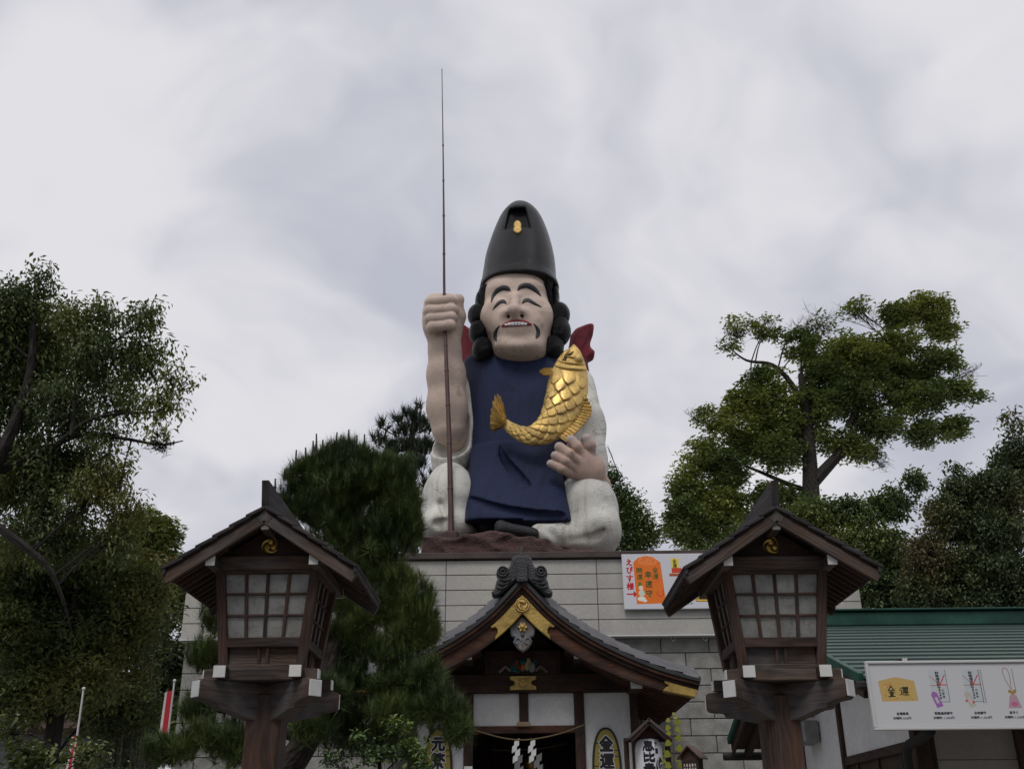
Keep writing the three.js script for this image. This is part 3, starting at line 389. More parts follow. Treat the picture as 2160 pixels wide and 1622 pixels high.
// paint: weathered tone with spots and scuffs (matter with an outline of its own)
const paint = (r, g, b, spot = 0.3, sc = 1) => (x, y, z) => { const a = fbm(x * 0.8 * sc, y * 0.8 * sc, z * 0.8 * sc, 4), s = sstep(0.26, 0.42, fbm(x * 3.1 + 9, y * 3.1, z * 3.1, 3)), st = sstep(0.2, 0.5, fbm(x * 1.6 - 4, y * 0.5, z * 1.6, 3)); const k = (1 + a * 0.22) * (1 - s * spot) * (1 - st * spot * 0.35); return [r * k, g * k, b * k * (1 - s * 0.06)]; };
{
  // ---- head
  const hc = P(1090, 680, 23.0).x, hy = (v, d) => P(1090, v, d).y, yc = hy(756, 22.4);
  const wpx = (px, v) => px * S(1090, v, 22.9);
  const lean = (y) => 0.06 * (y - yc - 1.2);                      // the head is tipped a little to its left shoulder
  const R0 = (y, w, dz, zc, e) => [yc + y, hc + 0.025 - lean(yc + y), w, -zc, dz, e];
  const skull = prof([R0(-0.05, 0.52, 0.62, 22.86, 2.6), R0(0.12, 0.66, 0.78, 22.86, 2.5), R0(0.4, 0.755, 0.86, 22.9, 2.45), R0(0.8, 0.80, 0.89, 22.93, 2.4), R0(1.2, 0.825, 0.885, 22.96, 2.35), R0(1.6, 0.84, 0.90, 22.98, 2.3), R0(2.0, 0.83, 0.91, 23.0, 2.4), R0(2.5, 0.80, 0.9, 23.05, 2.3)], 0.34);
  const at = (u, v, d) => P(u, v, d);
  const nose = uni([capS(at(1086, 626, 22.03), at(1084.5, 653, 21.76), 0.08, 0.125), ellS(at(1070, 661, 21.95), 0.115, 0.1, 0.15), ellS(at(1100.5, 659.5, 21.95), 0.115, 0.1, 0.15), ellS(at(1085, 657, 21.84), 0.13, 0.1, 0.15)], 0.12);
  const cheeks = [ellS(at(1047, 668, 22.42), 0.36, 0.34, 0.32), ellS(at(1131, 664, 22.42), 0.36, 0.34, 0.32)], chin = ellS(at(1092, 728, 22.2), 0.52, 0.17, 0.24), lipB = ellS(at(1090, 686, 22.15), 0.46, 0.24, 0.17), brow = [ellS(at(1060, 612, 22.36), 0.3, 0.13, 0.24), ellS(at(1115, 608, 22.36), 0.3, 0.13, 0.24)], lids = [ellS(at(1055, 646, 22.22), 0.26, 0.15, 0.18), ellS(at(1120, 642, 22.22), 0.26, 0.15, 0.18)];
  const sock = [ellS(at(1057, 627, 21.9), 0.26, 0.1, 0.17), ellS(at(1115, 623, 21.9), 0.28, 0.1, 0.17)], under = ellS(at(1091, 706, 21.8), 0.36, 0.09, 0.16), holes = [ellS(at(1072, 667, 21.82), 0.055, 0.075, 0.09), ellS(at(1100, 666, 21.82), 0.055, 0.075, 0.09)];
  const face = (x, y, z) => {
    let d = skull(x, y, z); d = smin(d, cheeks[0](x, y, z), 0.4); d = smin(d, cheeks[1](x, y, z), 0.4); d = smin(d, chin(x, y, z), 0.25); d = smin(d, lipB(x, y, z), 0.35); for (const f of brow) d = smin(d, f(x, y, z), 0.22);
    d = smax(d, -sock[0](x, y, z), 0.16); d = smax(d, -sock[1](x, y, z), 0.16); for (const f of lids) d = smin(d, f(x, y, z), 0.12); d = smax(d, -under(x, y, z), 0.22); d = smin(d, nose(x, y, z), 0.2); for (const f of holes) d = smax(d, -f(x, y, z), 0.05); return d;
  };
  // ---- raised arm with its fist
  const el = P(946, 905, 22.55), fore = [capS(el, P(943, 860, 22.5), 0.40, 0.46), capS(P(943, 860, 22.5), P(941, 790, 22.4), 0.46, 0.435), capS(P(941, 790, 22.4), P(938, 738, 22.32), 0.435, 0.37), capS(P(938, 738, 22.32), P(936, 700, 22.25), 0.36, 0.36)];
  const armS = uni([...fore, boxS(P(933, 664, 22.15), 0.39, 0.52, 0.30, 0.22), ellS(P(915, 672, 22.12), 0.26, 0.55, 0.36)], 0.2);
  const fingers = [634, 653, 670, 687].map((v, i) => { const x = [906, 903, 904, 908][i], e = [954, 959, 958, 956][i], r = [0.125, 0.125, 0.12, 0.118][i]; return uni([capS(P(x, v + 6, 22.1), P(x + 4, v + 3, 21.72), r * 1.1, r * 1.05), capS(P(x + 4, v + 3, 21.72), P(e - 6, v - 1, 21.62), r * 1.05, r), capS(P(e - 6, v - 1, 21.62), P(e - 1, v, 21.86), r, r * 0.85)], 0.06); });
  const thumb = uni([capS(P(952, 705, 22.3), P(966, 668, 22.15), 0.26, 0.18), capS(P(966, 668, 22.15), P(966, 636, 21.98), 0.17, 0.125), ellS(P(968, 630, 21.98), 0.115, 0.11, 0.12)], 0.12);
  const fist = (x, y, z) => { let d = armS(x, y, z); d = smin(d, thumb(x, y, z), 0.1); let f = fingers[0](x, y, z); for (let i = 1; i < 4; i++) f = smin(f, fingers[i](x, y, z), 0.03); return smin(d, f, 0.05); };
  // ---- open hand resting on the lap
  const palm = uni([capS(P(1228, 975, 21.55), P(1248, 985, 21.7), 0.27, 0.30, 0.75), capS(P(1222, 993, 21.55), P(1243, 1003, 21.75), 0.22, 0.27, 0.75), capS(P(1243, 1000, 21.75), P(1264, 1024, 22.2), 0.28, 0.27)], 0.16);
  const dig = [[[1242, 958, 21.62], [1243, 940, 21.5], [1237, 926, 21.45], 0.16, 0.125], [[1230, 966, 21.5], [1217, 942, 21.35], [1205, 928, 21.35], 0.125, 0.115], [[1222, 978, 21.48], [1200, 958, 21.25], [1180, 943, 21.27], 0.13, 0.115], [[1213, 990, 21.5], [1192, 973, 21.25], [1171, 961, 21.27], 0.12, 0.10], [[1206, 1000, 21.52], [1185, 989, 21.28], [1161, 978, 21.3], 0.11, 0.088]].map(([a, b, c, r0, r1]) => uni([capS(P(...a), P(...b), r0, (r0 + r1) / 2), capS(P(...b), P(...c), (r0 + r1) / 2, r1)], 0.05));
  const hand = (x, y, z) => { let d = palm(x, y, z), f = dig[0](x, y, z); for (let i = 1; i < 5; i++) f = smin(f, dig[i](x, y, z), 0.012); return smin(d, f, 0.06); };
  // ---- inner trunk that joins them under the clothes
  const trunk = uni([capS(P(1092, 860, 23.6), P(1092, 790, 23.3), 0.75, 0.5), capS(P(1092, 790, 23.3), V(hc, yc + 0.5, -23.0), 0.45, 0.45), capS(P(960, 925, 22.9), P(1010, 840, 23.4), 0.34, 0.34), capS(P(1240, 1010, 22.5), P(1200, 850, 23.4), 0.3, 0.34)], 0.2);
  const pinkW = paint(0.64, 0.50, 0.42, 0.26), spots = (x, y, z) => { const c = pinkW(x, y, z), s = sstep(0.5, 0.58, N3(x * 9, y * 9, z * 9)) * sstep(yc + 0.75, yc + 0.1, y) * (y > yc - 0.3 ? 1 : 0); return c.map((q) => q * (1 - s * 0.5)); };
  const handP = paint(0.54, 0.38, 0.31, 0.4);
  const tip = [[1237, 922], [1205, 922], [1177, 938], [1167, 957], [1157, 976]].map(([u, v]) => P(u, v, 21.3)), worn = (x, y, z) => { const c = handP(x, y, z); let w = 0; for (const t of tip) w = Math.max(w, sstep(0.17, 0.08, Math.hypot(x - t.x, y - t.y, (z - t.z) * 0.6) + N3(x * 8, y * 8, z * 8) * 0.03)); return [mix(c[0], 0.44, w * 0.5), mix(c[1], 0.43, w * 0.5), mix(c[2], 0.44, w * 0.5)]; };
  const bf = span([[V(hc, yc + 1.2, -22.95), 1.35], [V(hc, yc + 2.5, -23), 0.6]]); bf[0][1] = yc - 0.25; bf[1][2] = -21.3;
  const ba = span([[el, 0.56], [P(936, 620, 22.0), 0.75]]), bh = span([[P(1160, 978, 21.4), 0.3], [P(1237, 922, 21.6), 0.3], [P(1258, 1022, 22.1), 0.45]]), bt = span([[P(1092, 870, 23.5), 1.0], [V(hc, yc + 0.4, -23), 0.5], [P(960, 925, 22.9), 0.4], [P(1240, 1010, 22.5), 0.4]]);
  const body = addS('body', merge([nets(face, ...bf, 0.034, spots), nets(fist, ...ba, 0.034, pinkW), nets(hand, ...bh, 0.03, worn), nets(trunk, ...bt, 0.09, pinkW)]), SM.skin);
  const onFace = (n, pts, m, lift) => addS(n, relief(face, pts, 21.2, lift), m, body);
  onFace('eyebrow', [[1036.5, 638, 0.3], [1040, 625, 3.2], [1048, 613.5, 4.8], [1061, 607, 5.6], [1071, 609, 5], [1077, 613.5, 0.6]], SM.black, 0.03);
  onFace('eyebrow', [[1091.5, 613, 0.6], [1098, 605.5, 4.8], [1109, 602, 5.6], [1121, 605.5, 5.6], [1132, 614, 4.2], [1140.5, 625, 0.3]], SM.black, 0.03);
  onFace('eye', [[1039, 654.5, 0.3], [1046.5, 644.5, 3], [1055, 637, 4.2], [1063, 636, 4], [1069, 641.5, 0.6]], SM.black, 0.02);
  onFace('eye', [[1101.5, 641, 0.6], [1106.5, 634.5, 4], [1114, 632.8, 4.3], [1123, 637.5, 3.6], [1133, 643, 2.5], [1142, 647.5, 0.3]], SM.black, 0.02);
  onFace('moustache', [[1054.5, 686, 0.3], [1047.5, 695, 2.6], [1044.5, 704, 4], [1045, 713, 3.6], [1048, 719, 0.8]], SM.black, 0.025);
  onFace('moustache', [[1125.5, 682.5, 0.3], [1132.5, 691, 3], [1135.5, 700, 4.4], [1134, 708, 4], [1130, 713.5, 0.6]], SM.black, 0.025);
  onFace('nostril', [[1071, 663.5, 1.6], [1072.3, 667.5, 4.6], [1073, 672, 1.6]], SM.black, 0.012); onFace('nostril', [[1098.5, 662.5, 1.6], [1100.8, 666.5, 4.6], [1102.5, 671, 1.6]], SM.black, 0.012);
  const mouth = onFace('mouth', [[1058, 689, 1.2], [1066, 685.5, 5], [1077, 682.6, 7.2], [1090, 681.6, 7.8], [1103, 681.4, 6.8], [1113, 682.5, 4.6], [1121, 685, 1.2]], SM.lip, 0.035);
  for (let i = 0; i < 7; i++) { const u = 1068.5 + i * 6.6, v = 685.5 - 2.6 * Math.sin((i + 0.5) / 7 * Math.PI) - i * 0.22, h = [2.8, 4.0, 4.9, 5.2, 4.9, 4.0, 2.6][i]; addS('tooth', relief(face, [[u - 3.0, v + 1, h * 0.95], [u, v + 0.8, h], [u + 3.0, v + 0.6, h * 0.95]], 21.2, 0.05, 4), SM.tooth, mouth); }

  // ---- hair: cap under the hat and the side curls, each a lump of its own
  const hairCap = (x, y, z) => { const d = skull(x, y, z) - 0.13, cut = -22.42 - 0.35 * clamp((yc + 2.25 - y) / 1.0); return smax(smax(d, z - cut - 0.28 * sstep(yc + 1.9, yc + 2.5, y), 0.1), Math.max(yc + 0.2 - y, y - yc - 2.12), 0.1) + N3(x * 5, y * 1.6, z * 5) * 0.015; };
  const bc = span([[V(hc, yc + 1.4, -23.1), 1.25]]); bc[0][1] = yc; bc[1][1] = yc + 2.75;
  const hair = addS('hair', nets(hairCap, ...bc, 0.05), SM.hair);
  const curl = (u, v, d, rx, ry, rz, sp) => { const c = P(u, v, d), s = S(u, v, d), e = ellS(c, rx * s, ry * s * 1.1, rz), f = (x, y, z) => e(x, y, z) + 0.012 * Math.sin(14 * (Math.hypot(x - c.x, y - c.y + 0.1)) + sp) + N3(x * 4, y * 4, z * 4) * 0.02; addS('hair_curl', nets(f, ...span([[c, Math.max(rx, ry) * s * 1.1 + 0.15]]), 0.045), SM.hair, hair); };
  for (const a of [[1008, 668, 22.75, 21, 24, 0.34, 0], [1011, 702, 22.65, 21.5, 24, 0.36, 1], [1019, 738, 22.6, 23.5, 25, 0.38, 2], [1181, 663, 22.75, 22, 25, 0.34, 3], [1183, 699, 22.65, 22, 30, 0.36, 4], [1168, 735, 22.6, 23, 26, 0.36, 5], [1012, 640, 22.9, 9, 30, 0.3, 2], [1171, 632, 22.9, 9, 32, 0.3, 1]]) curl(...a);

  // ---- hat
  const hr = (uL, uR, v, dm, df, db, e = 2.15) => row(uL, uR, v, dm, df, db, e);
  const hatS = prof([hr(1012.5, 1179, 616, 23.05, 21.95, 24.1), hr(1016, 1174, 596, 23.07, 22.02, 24.1), hr(1020, 1172, 570, 23.1, 22.08, 24.1), hr(1024, 1169, 545, 23.1, 22.15, 24.05), hr(1033, 1162, 515, 23.12, 22.25, 24.0), hr(1043, 1153, 488, 23.15, 22.36, 23.95), hr(1055, 1141, 464, 23.2, 22.5, 23.85), hr(1068, 1127, 446, 23.2, 22.7, 23.7), hr(1080, 1112, 436, 23.2, 22.9, 23.5), hr(1088, 1102, 432, 23.2, 23.05, 23.35)], 0.05);
  const n0 = P(1092, 486, 22.45), n1 = P(1092, 446, 22.7), notch = (x, y, z) => { const t = clamp((y - n0.y) / (n1.y - n0.y)), hw = mix(0.32, 0.2, t), zs = mix(n0.z, n1.z, t) - 0.015; return Math.max(Math.abs(x - n0.x) - hw, zs - z - 0.12 * (0.3 - Math.abs(x - n0.x)) , n0.y - y, y - n1.y); };
  const band = (x, y, z) => { const t = (y - hatB) / 0.22; return t > 0 && t < 1 ? 0.018 : 0; }, hatB = hr(1012, 1179, 616, 23.05, 21.95, 24.1)[0];
  const hat = (x, y, z) => smax(hatS(x, y, z) - band(x, y, z), -notch(x, y, z), 0.1);
  const bk = span([[P(1096, 616, 23.05), 1.25], [P(1093, 433, 23.2), 0.4]]); bk[0][1] = hatB - 0.12;
  const hatP = paint(0.008, 0.0085, 0.011, 0.2, 1.2), hatM = addS('hat', nets(hat, ...bk, 0.04, (x, y, z) => { const c = hatP(x, y, z), r = sstep(0.12, 0.4, fbm(x * 2 + 3, y * 1.1, z * 2, 4)) * 0.005; return [c[0] + r, c[1] + r, c[2] + r]; }), SM.hat);
  { const c = P(1091.5, 477.5, 22.16), o = []; for (let k = 0; k < 28; k++) { const a = k / 28 * 2 * Math.PI, s = Math.sin(a), r = s > 0 ? 0.105 : 0.118; o.push([c.x + Math.cos(a) * r * (1 - 0.25 * Math.exp(-((s) ** 2) * 18)), c.y + s * 0.19]); } const g = extr(o, 0.1, 0, 0.02, 0); g.rotateX(0); g.translate(0, 0, c.z); addS('gold_emblem', g, M.goldLeaf, hatM); }

  // ---- white robe: trousers, sleeves, back
  const legs = uni([ellS(P(950, 1068, 22.4), 0.66, 0.98, 1.15), ellS(P(945, 1118, 22.0), 0.64, 0.5, 0.9), ellS(P(1236, 1085, 22.5), 0.74, 0.95, 1.2), ellS(P(1252, 1122, 22.1), 0.62, 0.55, 0.95), capS(P(1140, 1128, 21.35), P(1262, 1136, 21.75), 0.24, 0.42), boxS(P(1095, 1100, 23.6), 1.5, 0.7, 1.1, 0.5)], 0.22);
  const sleeves = uni([capS(P(953, 958, 22.75), P(965, 905, 22.95), 0.43, 0.45), capS(P(965, 905, 22.95), P(1000, 810, 23.5), 0.45, 0.5), capS(P(947, 985, 22.85), P(953, 950, 22.75), 0.40, 0.45), capS(P(1228, 985, 22.75), P(1224, 900, 23.05), 0.55, 0.58), capS(P(1224, 900, 23.05), P(1208, 815, 23.4), 0.58, 0.55), capS(P(1240, 1030, 22.6), P(1228, 975, 22.75), 0.42, 0.55), boxS(P(1098, 930, 24.0), 1.55, 2.2, 0.8, 0.6)], 0.25);
  const folds = (x, y, z) => 0.06 * fbm(x * 1.1, y * 0.9, z * 1.1 + 4, 3) + 0.026 * Math.abs(fbm(x * 2.6, y * 1.9, z * 2.6, 3));
  const cuff = capS(P(946, 925, 22.45), P(946, 880, 22.42), 0.5, 0.52);
  const dents = [capS(P(930, 1062, 21.35), P(936, 1084, 21.2), 0.05, 0.03), capS(P(920, 1105, 21.2), P(940, 1122, 21.1), 0.06, 0.02), capS(P(938, 1100, 21.15), P(940, 1130, 21.05), 0.05, 0.02), capS(P(1150, 1108, 21.1), P(1185, 1150, 21.2), 0.05, 0.03), capS(P(1205, 1140, 21.2), P(1260, 1133, 21.25), 0.05, 0.02), capS(P(1240, 1150, 21.2), P(1270, 1120, 21.3), 0.05, 0.02)];
  const robeS = (x, y, z) => { let d = smin(legs(x, y, z) + folds(x, y, z), smax(sleeves(x, y, z) + folds(x, y, z) * 0.8, -cuff(x, y, z), 0.08), 0.06); for (const f of dents) d = smax(d, -f(x, y, z), 0.14); return smax(d, roofY + 0.15 - y, 0.05); };
  const br = span([[P(895, 1060, 22.4), 0.3], [P(1303, 1130, 22.3), 0.4], [P(1098, 780, 24), 0.8], [P(1098, 1120, 21.0), 0.2], [P(1098, 1000, 24.8), 0.2]]); br[0][1] = roofY + 0.05;
  const robeP = paint(0.72, 0.705, 0.645, 0.14), moss = (x, y, z) => { const c = robeP(x, y, z), m = sstep(0.16, 0.4, fbm(x * 2.4 + 2, y * 2.4, z * 2.4, 4)) * sstep(0.0, 0.25, fbm(x * 0.7 + 8, y * 0.7, z * 0.7, 2) + (x > hc + 1.2 ? 0.12 : -0.02)); return [c[0] * (1 - m * 0.62), c[1] * (1 - m * 0.6), c[2] * (1 - m * 0.62)]; };
  addS('white_robe', nets(robeS, ...br, 0.055, moss), SM.robe);

  // ---- blue tunic: body, overlapping lower apron, pleats
  const tunB = prof([row(986, 1212, 1010, 23.0, 22.0, 24.6, 3), row(990, 1215, 930, 23.2, 22.12, 24.6, 3), row(988, 1222, 880, 23.3, 22.22, 24.6, 3), row(984, 1228, 830, 23.4, 22.36, 24.6, 3), row(976, 1236, 785, 23.45, 22.5, 24.6, 3.2), row(972, 1242, 762, 23.45, 22.6, 24.5, 3.4)], 0.3);
  const tr = (a, b, v, f) => { const p = P(a, v, f + 0.25), q = P(b, v, f + 0.25); return [(p.y + q.y) / 2, (p.x + q.x) / 2, (q.x - p.x) / 2, -(f + 0.9), 0.9, 5]; };
  const apron = prof([tr(973, 1211, 1101, 20.98), tr(975, 1208, 1085, 21.05), tr(980, 1201, 1050, 21.28), tr(984, 1192, 1005, 21.62), tr(988, 1182, 965, 21.9), tr(990, 1178, 938, 22.02)], 0.06);
  const wav = (x, y, z) => 0.022 * Math.sin(x * 3.1 + y * 0.6) + 0.05 * fbm(x * 0.9 + 5, y * 0.4, z * 0.5, 3);
  const chain = (pts) => { const l = []; for (let i = 0; i < pts.length - 1; i++) l.push(capS(P(pts[i][0], pts[i][1], pts[i][2]), P(pts[i + 1][0], pts[i + 1][1], pts[i + 1][2]), pts[i][3], pts[i + 1][3])); return uni(l, 0.03); };
  const cloth0 = (x, y, z) => smin(tunB(x, y, z) + wav(x, y, z), apron(x, y, z) + wav(x, y, z) * 0.7, 0.05);
  const slot = (pts, inset) => { const q = pts.map(([u, v, r]) => { const [p, n] = trace(cloth0, u, v, 20.2); return [p.addScaledVector(n, -inset * r), r]; }), l = []; for (let i = 0; i < q.length - 1; i++) l.push(capS(q[i][0], q[i + 1][0], q[i][1], q[i + 1][1])); return uni(l, 0.02); };
  const pleat1 = slot([[1055, 943, 0.03], [1060, 958, 0.08], [1068, 974, 0.12], [1082, 991, 0.14], [1097, 1005, 0.12], [1110, 1016, 0.08], [1119, 1024, 0.03]], 0.35), pleat2 = slot([[990, 1050, 0.04], [1010, 1056, 0.08], [1040, 1066, 0.10], [1080, 1076, 0.12], [1120, 1083, 0.13], [1160, 1087, 0.13], [1185, 1087, 0.12], [1190, 1085, 0.07]], 0.35);
  const ridge1 = chain([[1052, 955, 21.95, 0.02], [1060, 980, 21.75, 0.05], [1078, 1004, 21.58, 0.05], [1100, 1020, 21.46, 0.02]]);
  const slit = capS(P(1036, 936, 21.9), P(1000, 934, 21.9), 0.03, 0.03);
  const tunicS = (x, y, z) => { let d = smin(tunB(x, y, z) + wav(x, y, z), apron(x, y, z) + wav(x, y, z) * 0.7, 0.05); d = smin(d, ridge1(x, y, z), 0.06); d = smax(d, -pleat1(x, y, z), 0.02); d = smax(d, -pleat2(x, y, z), 0.02); return d; };
  const bu = span([[P(975, 1100, 21.0), 0.25], [P(1211, 1100, 21.0), 0.3], [P(975, 765, 23.4), 0.2], [P(1240, 762, 23.4), 0.25], [P(1098, 900, 24.7), 0.1]]);
  const blueP = paint(0.018, 0.026, 0.07, 0.2), blue = (x, y, z) => { const c = blueP(x, y, z), s = sstep(0.24, 0.34, fbm(x * 0.45 + 3, y * 4.5, z * 0.4, 3)) * 0.35, w = sstep(0.3, 0.45, fbm(x * 6, y * 0.6, z * 6, 3)); return [c[0] * (1 - s * 0.5) + w * 0.012, c[1] * (1 - s * 0.4) + w * 0.013, c[2] * (1 - s * 0.2) + w * 0.012]; };
  const tunic = addS('blue_tunic', nets(tunicS, ...bu, 0.04, blue), SM.tunic);
  // ---- shoes
  const shoeS = (a, b, r0, r1) => { const f = uni([capS(a, b, r0, r1, 1.6), capS(a.clone().add(V(-0.05, 0.08, 0)), a, r0 * 0.7, r0, 1.5)], 0.1); return nets(f, ...span([[a, r0 * 1.9 + 0.1], [b, r1 * 1.9 + 0.1]]), 0.04); };
  addS('shoe', shoeS(P(1060, 1117, 20.98), P(1124, 1127, 21.05), 0.155, 0.135), SM.shoe); addS('shoe', shoeS(P(1022, 1112, 21.6), P(1048, 1113, 21.7), 0.14, 0.12), SM.shoe);
  // ---- red cloth ends behind the shoulders
  const cloth = (pts, d, th) => { const o = pts.map(([u, v]) => { const p = P(u, v, d); return [p.x, p.y]; }), g = extr(smooth2([...o, o[0]], 50).slice(0, -1), th, -d, 0.08, 0), p = g.attributes.position; for (let i = 0; i < p.count; i++) p.setZ(i, p.getZ(i) + 0.18 * fbm(p.getX(i) * 2.2, p.getY(i) * 1.4, d, 2)); g.computeVertexNormals(); return g; };
  addS('red_cloth_end', cloth([[1204, 705], [1216, 690], [1234, 683], [1251, 681], [1253, 692], [1246, 716], [1247, 729], [1255, 739], [1253, 747], [1241, 756], [1243, 780], [1246, 800], [1215, 800], [1198, 760]], 23.9, 0.4), SM.red);
  addS('red_cloth_end', cloth([[978, 682], [990, 690], [1004, 720], [1006, 775], [968, 780], [962, 760], [964, 720]], 23.9, 0.4), SM.red);
  // ---- wrinkled maroon base
  const baseTop = (x, z) => { const u0 = P(890, 1150, 20.5).x, u1 = P(1310, 1150, 20.5).x, t = (x - u0) / (u1 - u0); return roofY + mix(0.44, 0.12, sstep(0.45, 1.0, t)) * (t < 0 ? 0.9 : 1) + 0.14 * Math.exp(-(((t - 0.36) / 0.1) ** 2)) + 0.35 * sstep(20.6, 22, -z) * (1 - sstep(0.55, 1.0, t)); };
  const bx0 = P(888, 1150, 20.5).x, bx1 = P(1335, 1160, 20.5).x;
  const baseS = (x, y, z) => { const cr = Math.abs(fbm(x * 0.9 + y * 1.3, y * 1.9 - x * 0.5, z * 1.2, 3)) * 0.75, side = Math.max(bx0 - x, x - bx1, -z - 27.2, z + 20.28); return smax(smax(y - baseTop(x, z) - 0.05 + cr * 0.5, side + cr * 0.5, 0.06), roofY - 0.01 - y, 0.01); };
  const rockP = paint(0.088, 0.04, 0.036, 0.25, 1.6);
  addS('rock_base', nets(baseS, [bx0 - 0.2, roofY - 0.12, -27.5], [bx1 + 0.2, roofY + 1.3, -20.0], 0.06, rockP), SM.rock);
}
// ================================================================ fishing rod held in the fist
{
  const a = P(952, 1133, 21.05), rod = thing('fishing_rod', 'long thin brown fishing rod held upright in the statue\'s raised fist', 'fishing rod', [a.x, roofY + 0.3, a.z]);
  const pts = [[952, 1133, 21.0], [947, 920, 21.35], [941, 760, 21.62], [937.5, 660, 21.8], [936, 480, 22.0], [934.5, 320, 22.2], [932, 145, 22.4]].map((q) => P(...q));
  addR('rod_shaft', tube(pts, (t) => mix(0.064, 0.011, Math.min(1, t * 1.05)), 0, 9, 60), SM.rod);
  function addR(n, g, m) { return part(n, g, m, rod, true); }
  const c = new THREE.CatmullRomCurve3(pts); for (let k = 1; k < 12; k++) { const t = k / 13, p = c.getPoint(t), d = c.getTangent(t).multiplyScalar(0.03); addR('rod_joint', tube([p.clone().sub(d), p.clone().add(d)], mix(0.069, 0.016, t), mix(0.069, 0.016, t), 9, 1), SM.rod); }
  addR('rod_foot', cbox(0.3, 0.45, 0.25, a.x, a.y - 0.1, a.z - 0.02, 0.04), SM.rod);
}
// ================================================================ golden fish
{
  const base = P(1115, 935, 21.6), fish = thing('golden_fish', 'golden sea bream with raised scales held against the blue tunic', 'fish statue', [base.x, base.y, base.z]);
  const add = (n, g, m, p = fish) => part(n, g, m, p, true);
  const sp = [[1211, 727, 21.72, 2], [1210, 742, 21.72, 16], [1206, 760, 21.72, 28], [1202, 785, 21.7, 38], [1198, 815, 21.65, 42], [1191, 848, 21.6, 42], [1180, 876, 21.56, 39], [1163, 899, 21.52, 33], [1140, 914, 21.5, 27], [1115, 919, 21.5, 21], [1091, 911, 21.52, 15], [1073, 899, 21.55, 11.5], [1064, 892, 21.58, 10.5]];
  const pc = new THREE.CatmullRomCurve3(sp.map((q) => P(q[0], q[1], q[2]))), wid = new THREE.CatmullRomCurve3(sp.map((q, i) => V(i, q[3] * S(q[0], q[1], q[2]), 0)));
  const fr = (t) => { const p = pc.getPoint(t), d = pc.getTangent(t), b = V(0, 0, 1).addScaledVector(d, -d.z).normalize(), n = d.clone().cross(b).normalize(); return { p, d, b, n, w: wid.getPoint(t).y }; };   // n points across the fish, b to the front
  const sfp = (t, a, lift = 0) => { const f = fr(clamp(t)), q = f.p.clone().addScaledVector(f.n, f.w * Math.sin(a)).addScaledVector(f.b, f.w * 0.52 * Math.cos(a)), m = f.n.clone().multiplyScalar(Math.sin(a) * 0.52).addScaledVector(f.b, Math.cos(a)).normalize(); return q.addScaledVector(m, lift); };
  const grid = (nu, nv, fn, flip = false) => { const pos = [], idx = [], uv = []; for (let i = 0; i <= nu; i++) for (let k = 0; k <= nv; k++) { const p = fn(i / nu, k / nv); pos.push(p.x, p.y, p.z); uv.push(p.x * 1.3 + p.z, p.y * 1.3); } for (let i = 0; i < nu; i++) for (let k = 0; k < nv; k++) { const a = i * (nv + 1) + k, b = a + nv + 1; flip ? idx.push(a, a + 1, b, b, a + 1, b + 1) : idx.push(a, b, a + 1, b, b + 1, a + 1); } const g = new THREE.BufferGeometry(); g.setAttribute('position', new THREE.Float32BufferAttribute(pos, 3)); g.setAttribute('uv', new THREE.Float32BufferAttribute(uv, 2)); g.setIndex(idx); g.computeVertexNormals(); return g; };
  const bodyM = add('fish_body', grid(60, 28, (t, k) => sfp(t, k * 2 * Math.PI)), M.goldLeaf);
  const GOLD2 = MAT(0.74, 0.5, 0.17, { metalness: 0.62, roughness: 0.45, map: blotTex }), GOLD3 = MAT(0.5, 0.31, 0.11, { metalness: 0.5, roughness: 0.52, map: blotTex });
  // scales: overlapping rows towards the tail
  const R = rng(3); let t = 0.315, rowN = 0;
  while (t < 0.9) {
    const f = fr(t), big = clamp(f.w / 0.48), dt = mix(0.017, 0.044, big), per = Math.max(3, Math.round(mix(3.2, 4.3, big))), da = Math.PI / (per + 0.2);
    for (let k = -Math.ceil(per / 2) - 1; k <= Math.ceil(per / 2) + 1; k++) {
      const a0 = (k + (rowN & 1 ? 0.5 : 0)) * da; if (Math.abs(a0) > 1.62) continue; const jt = (R() - 0.5) * 0.003, ja = (R() - 0.5) * 0.03, len = dt * 1.9, li = mix(0.035, 0.075, big) * (0.9 + R() * 0.2) * Math.max(0.25, Math.cos(a0));
      add('scale', grid(6, 8, (u, w) => { const b = (w * 2 - 1), edge = Math.sqrt(Math.max(0, 1 - Math.max(0, (u - 0.35) / 0.65) ** 2)), a = a0 + ja + b * da * 0.54 * Math.max(0.02, edge); return sfp(t + jt + (u - 0.5) * len - 0.2 * dt * 0, a, -0.02 + li * u * Math.max(0, 1 - Math.pow(Math.abs(b), 6)) + 0.02); }), [M.goldLeaf, GOLD2, GOLD3][Math.floor(R() * R() * 3)], bodyM);
    }
    t += dt; rowN++;
  }
  // head: gill ridges, mouth, eye
  const ridge = (t0, bow, r, a0 = -1.25, a1 = 1.25) => tube(Array.from({ length: 13 }, (_, i) => { const a = mix(a0, a1, i / 12); return sfp(t0 + bow * Math.cos(a) * 1, a, 0.008); }), (q) => r * (0.35 + 0.65 * Math.sin(q * Math.PI)), 0, 6, 26);
  for (const [a, b, r] of [[0.205, 0.055, 0.035], [0.165, 0.055, 0.03], [0.135, 0.035, 0.026]]) add('gill_ridge', ridge(a, b, r), M.goldLeaf, bodyM);
  const dg = MAT(0.1, 0.06, 0.015, { metalness: 0.5, roughness: 0.6 });
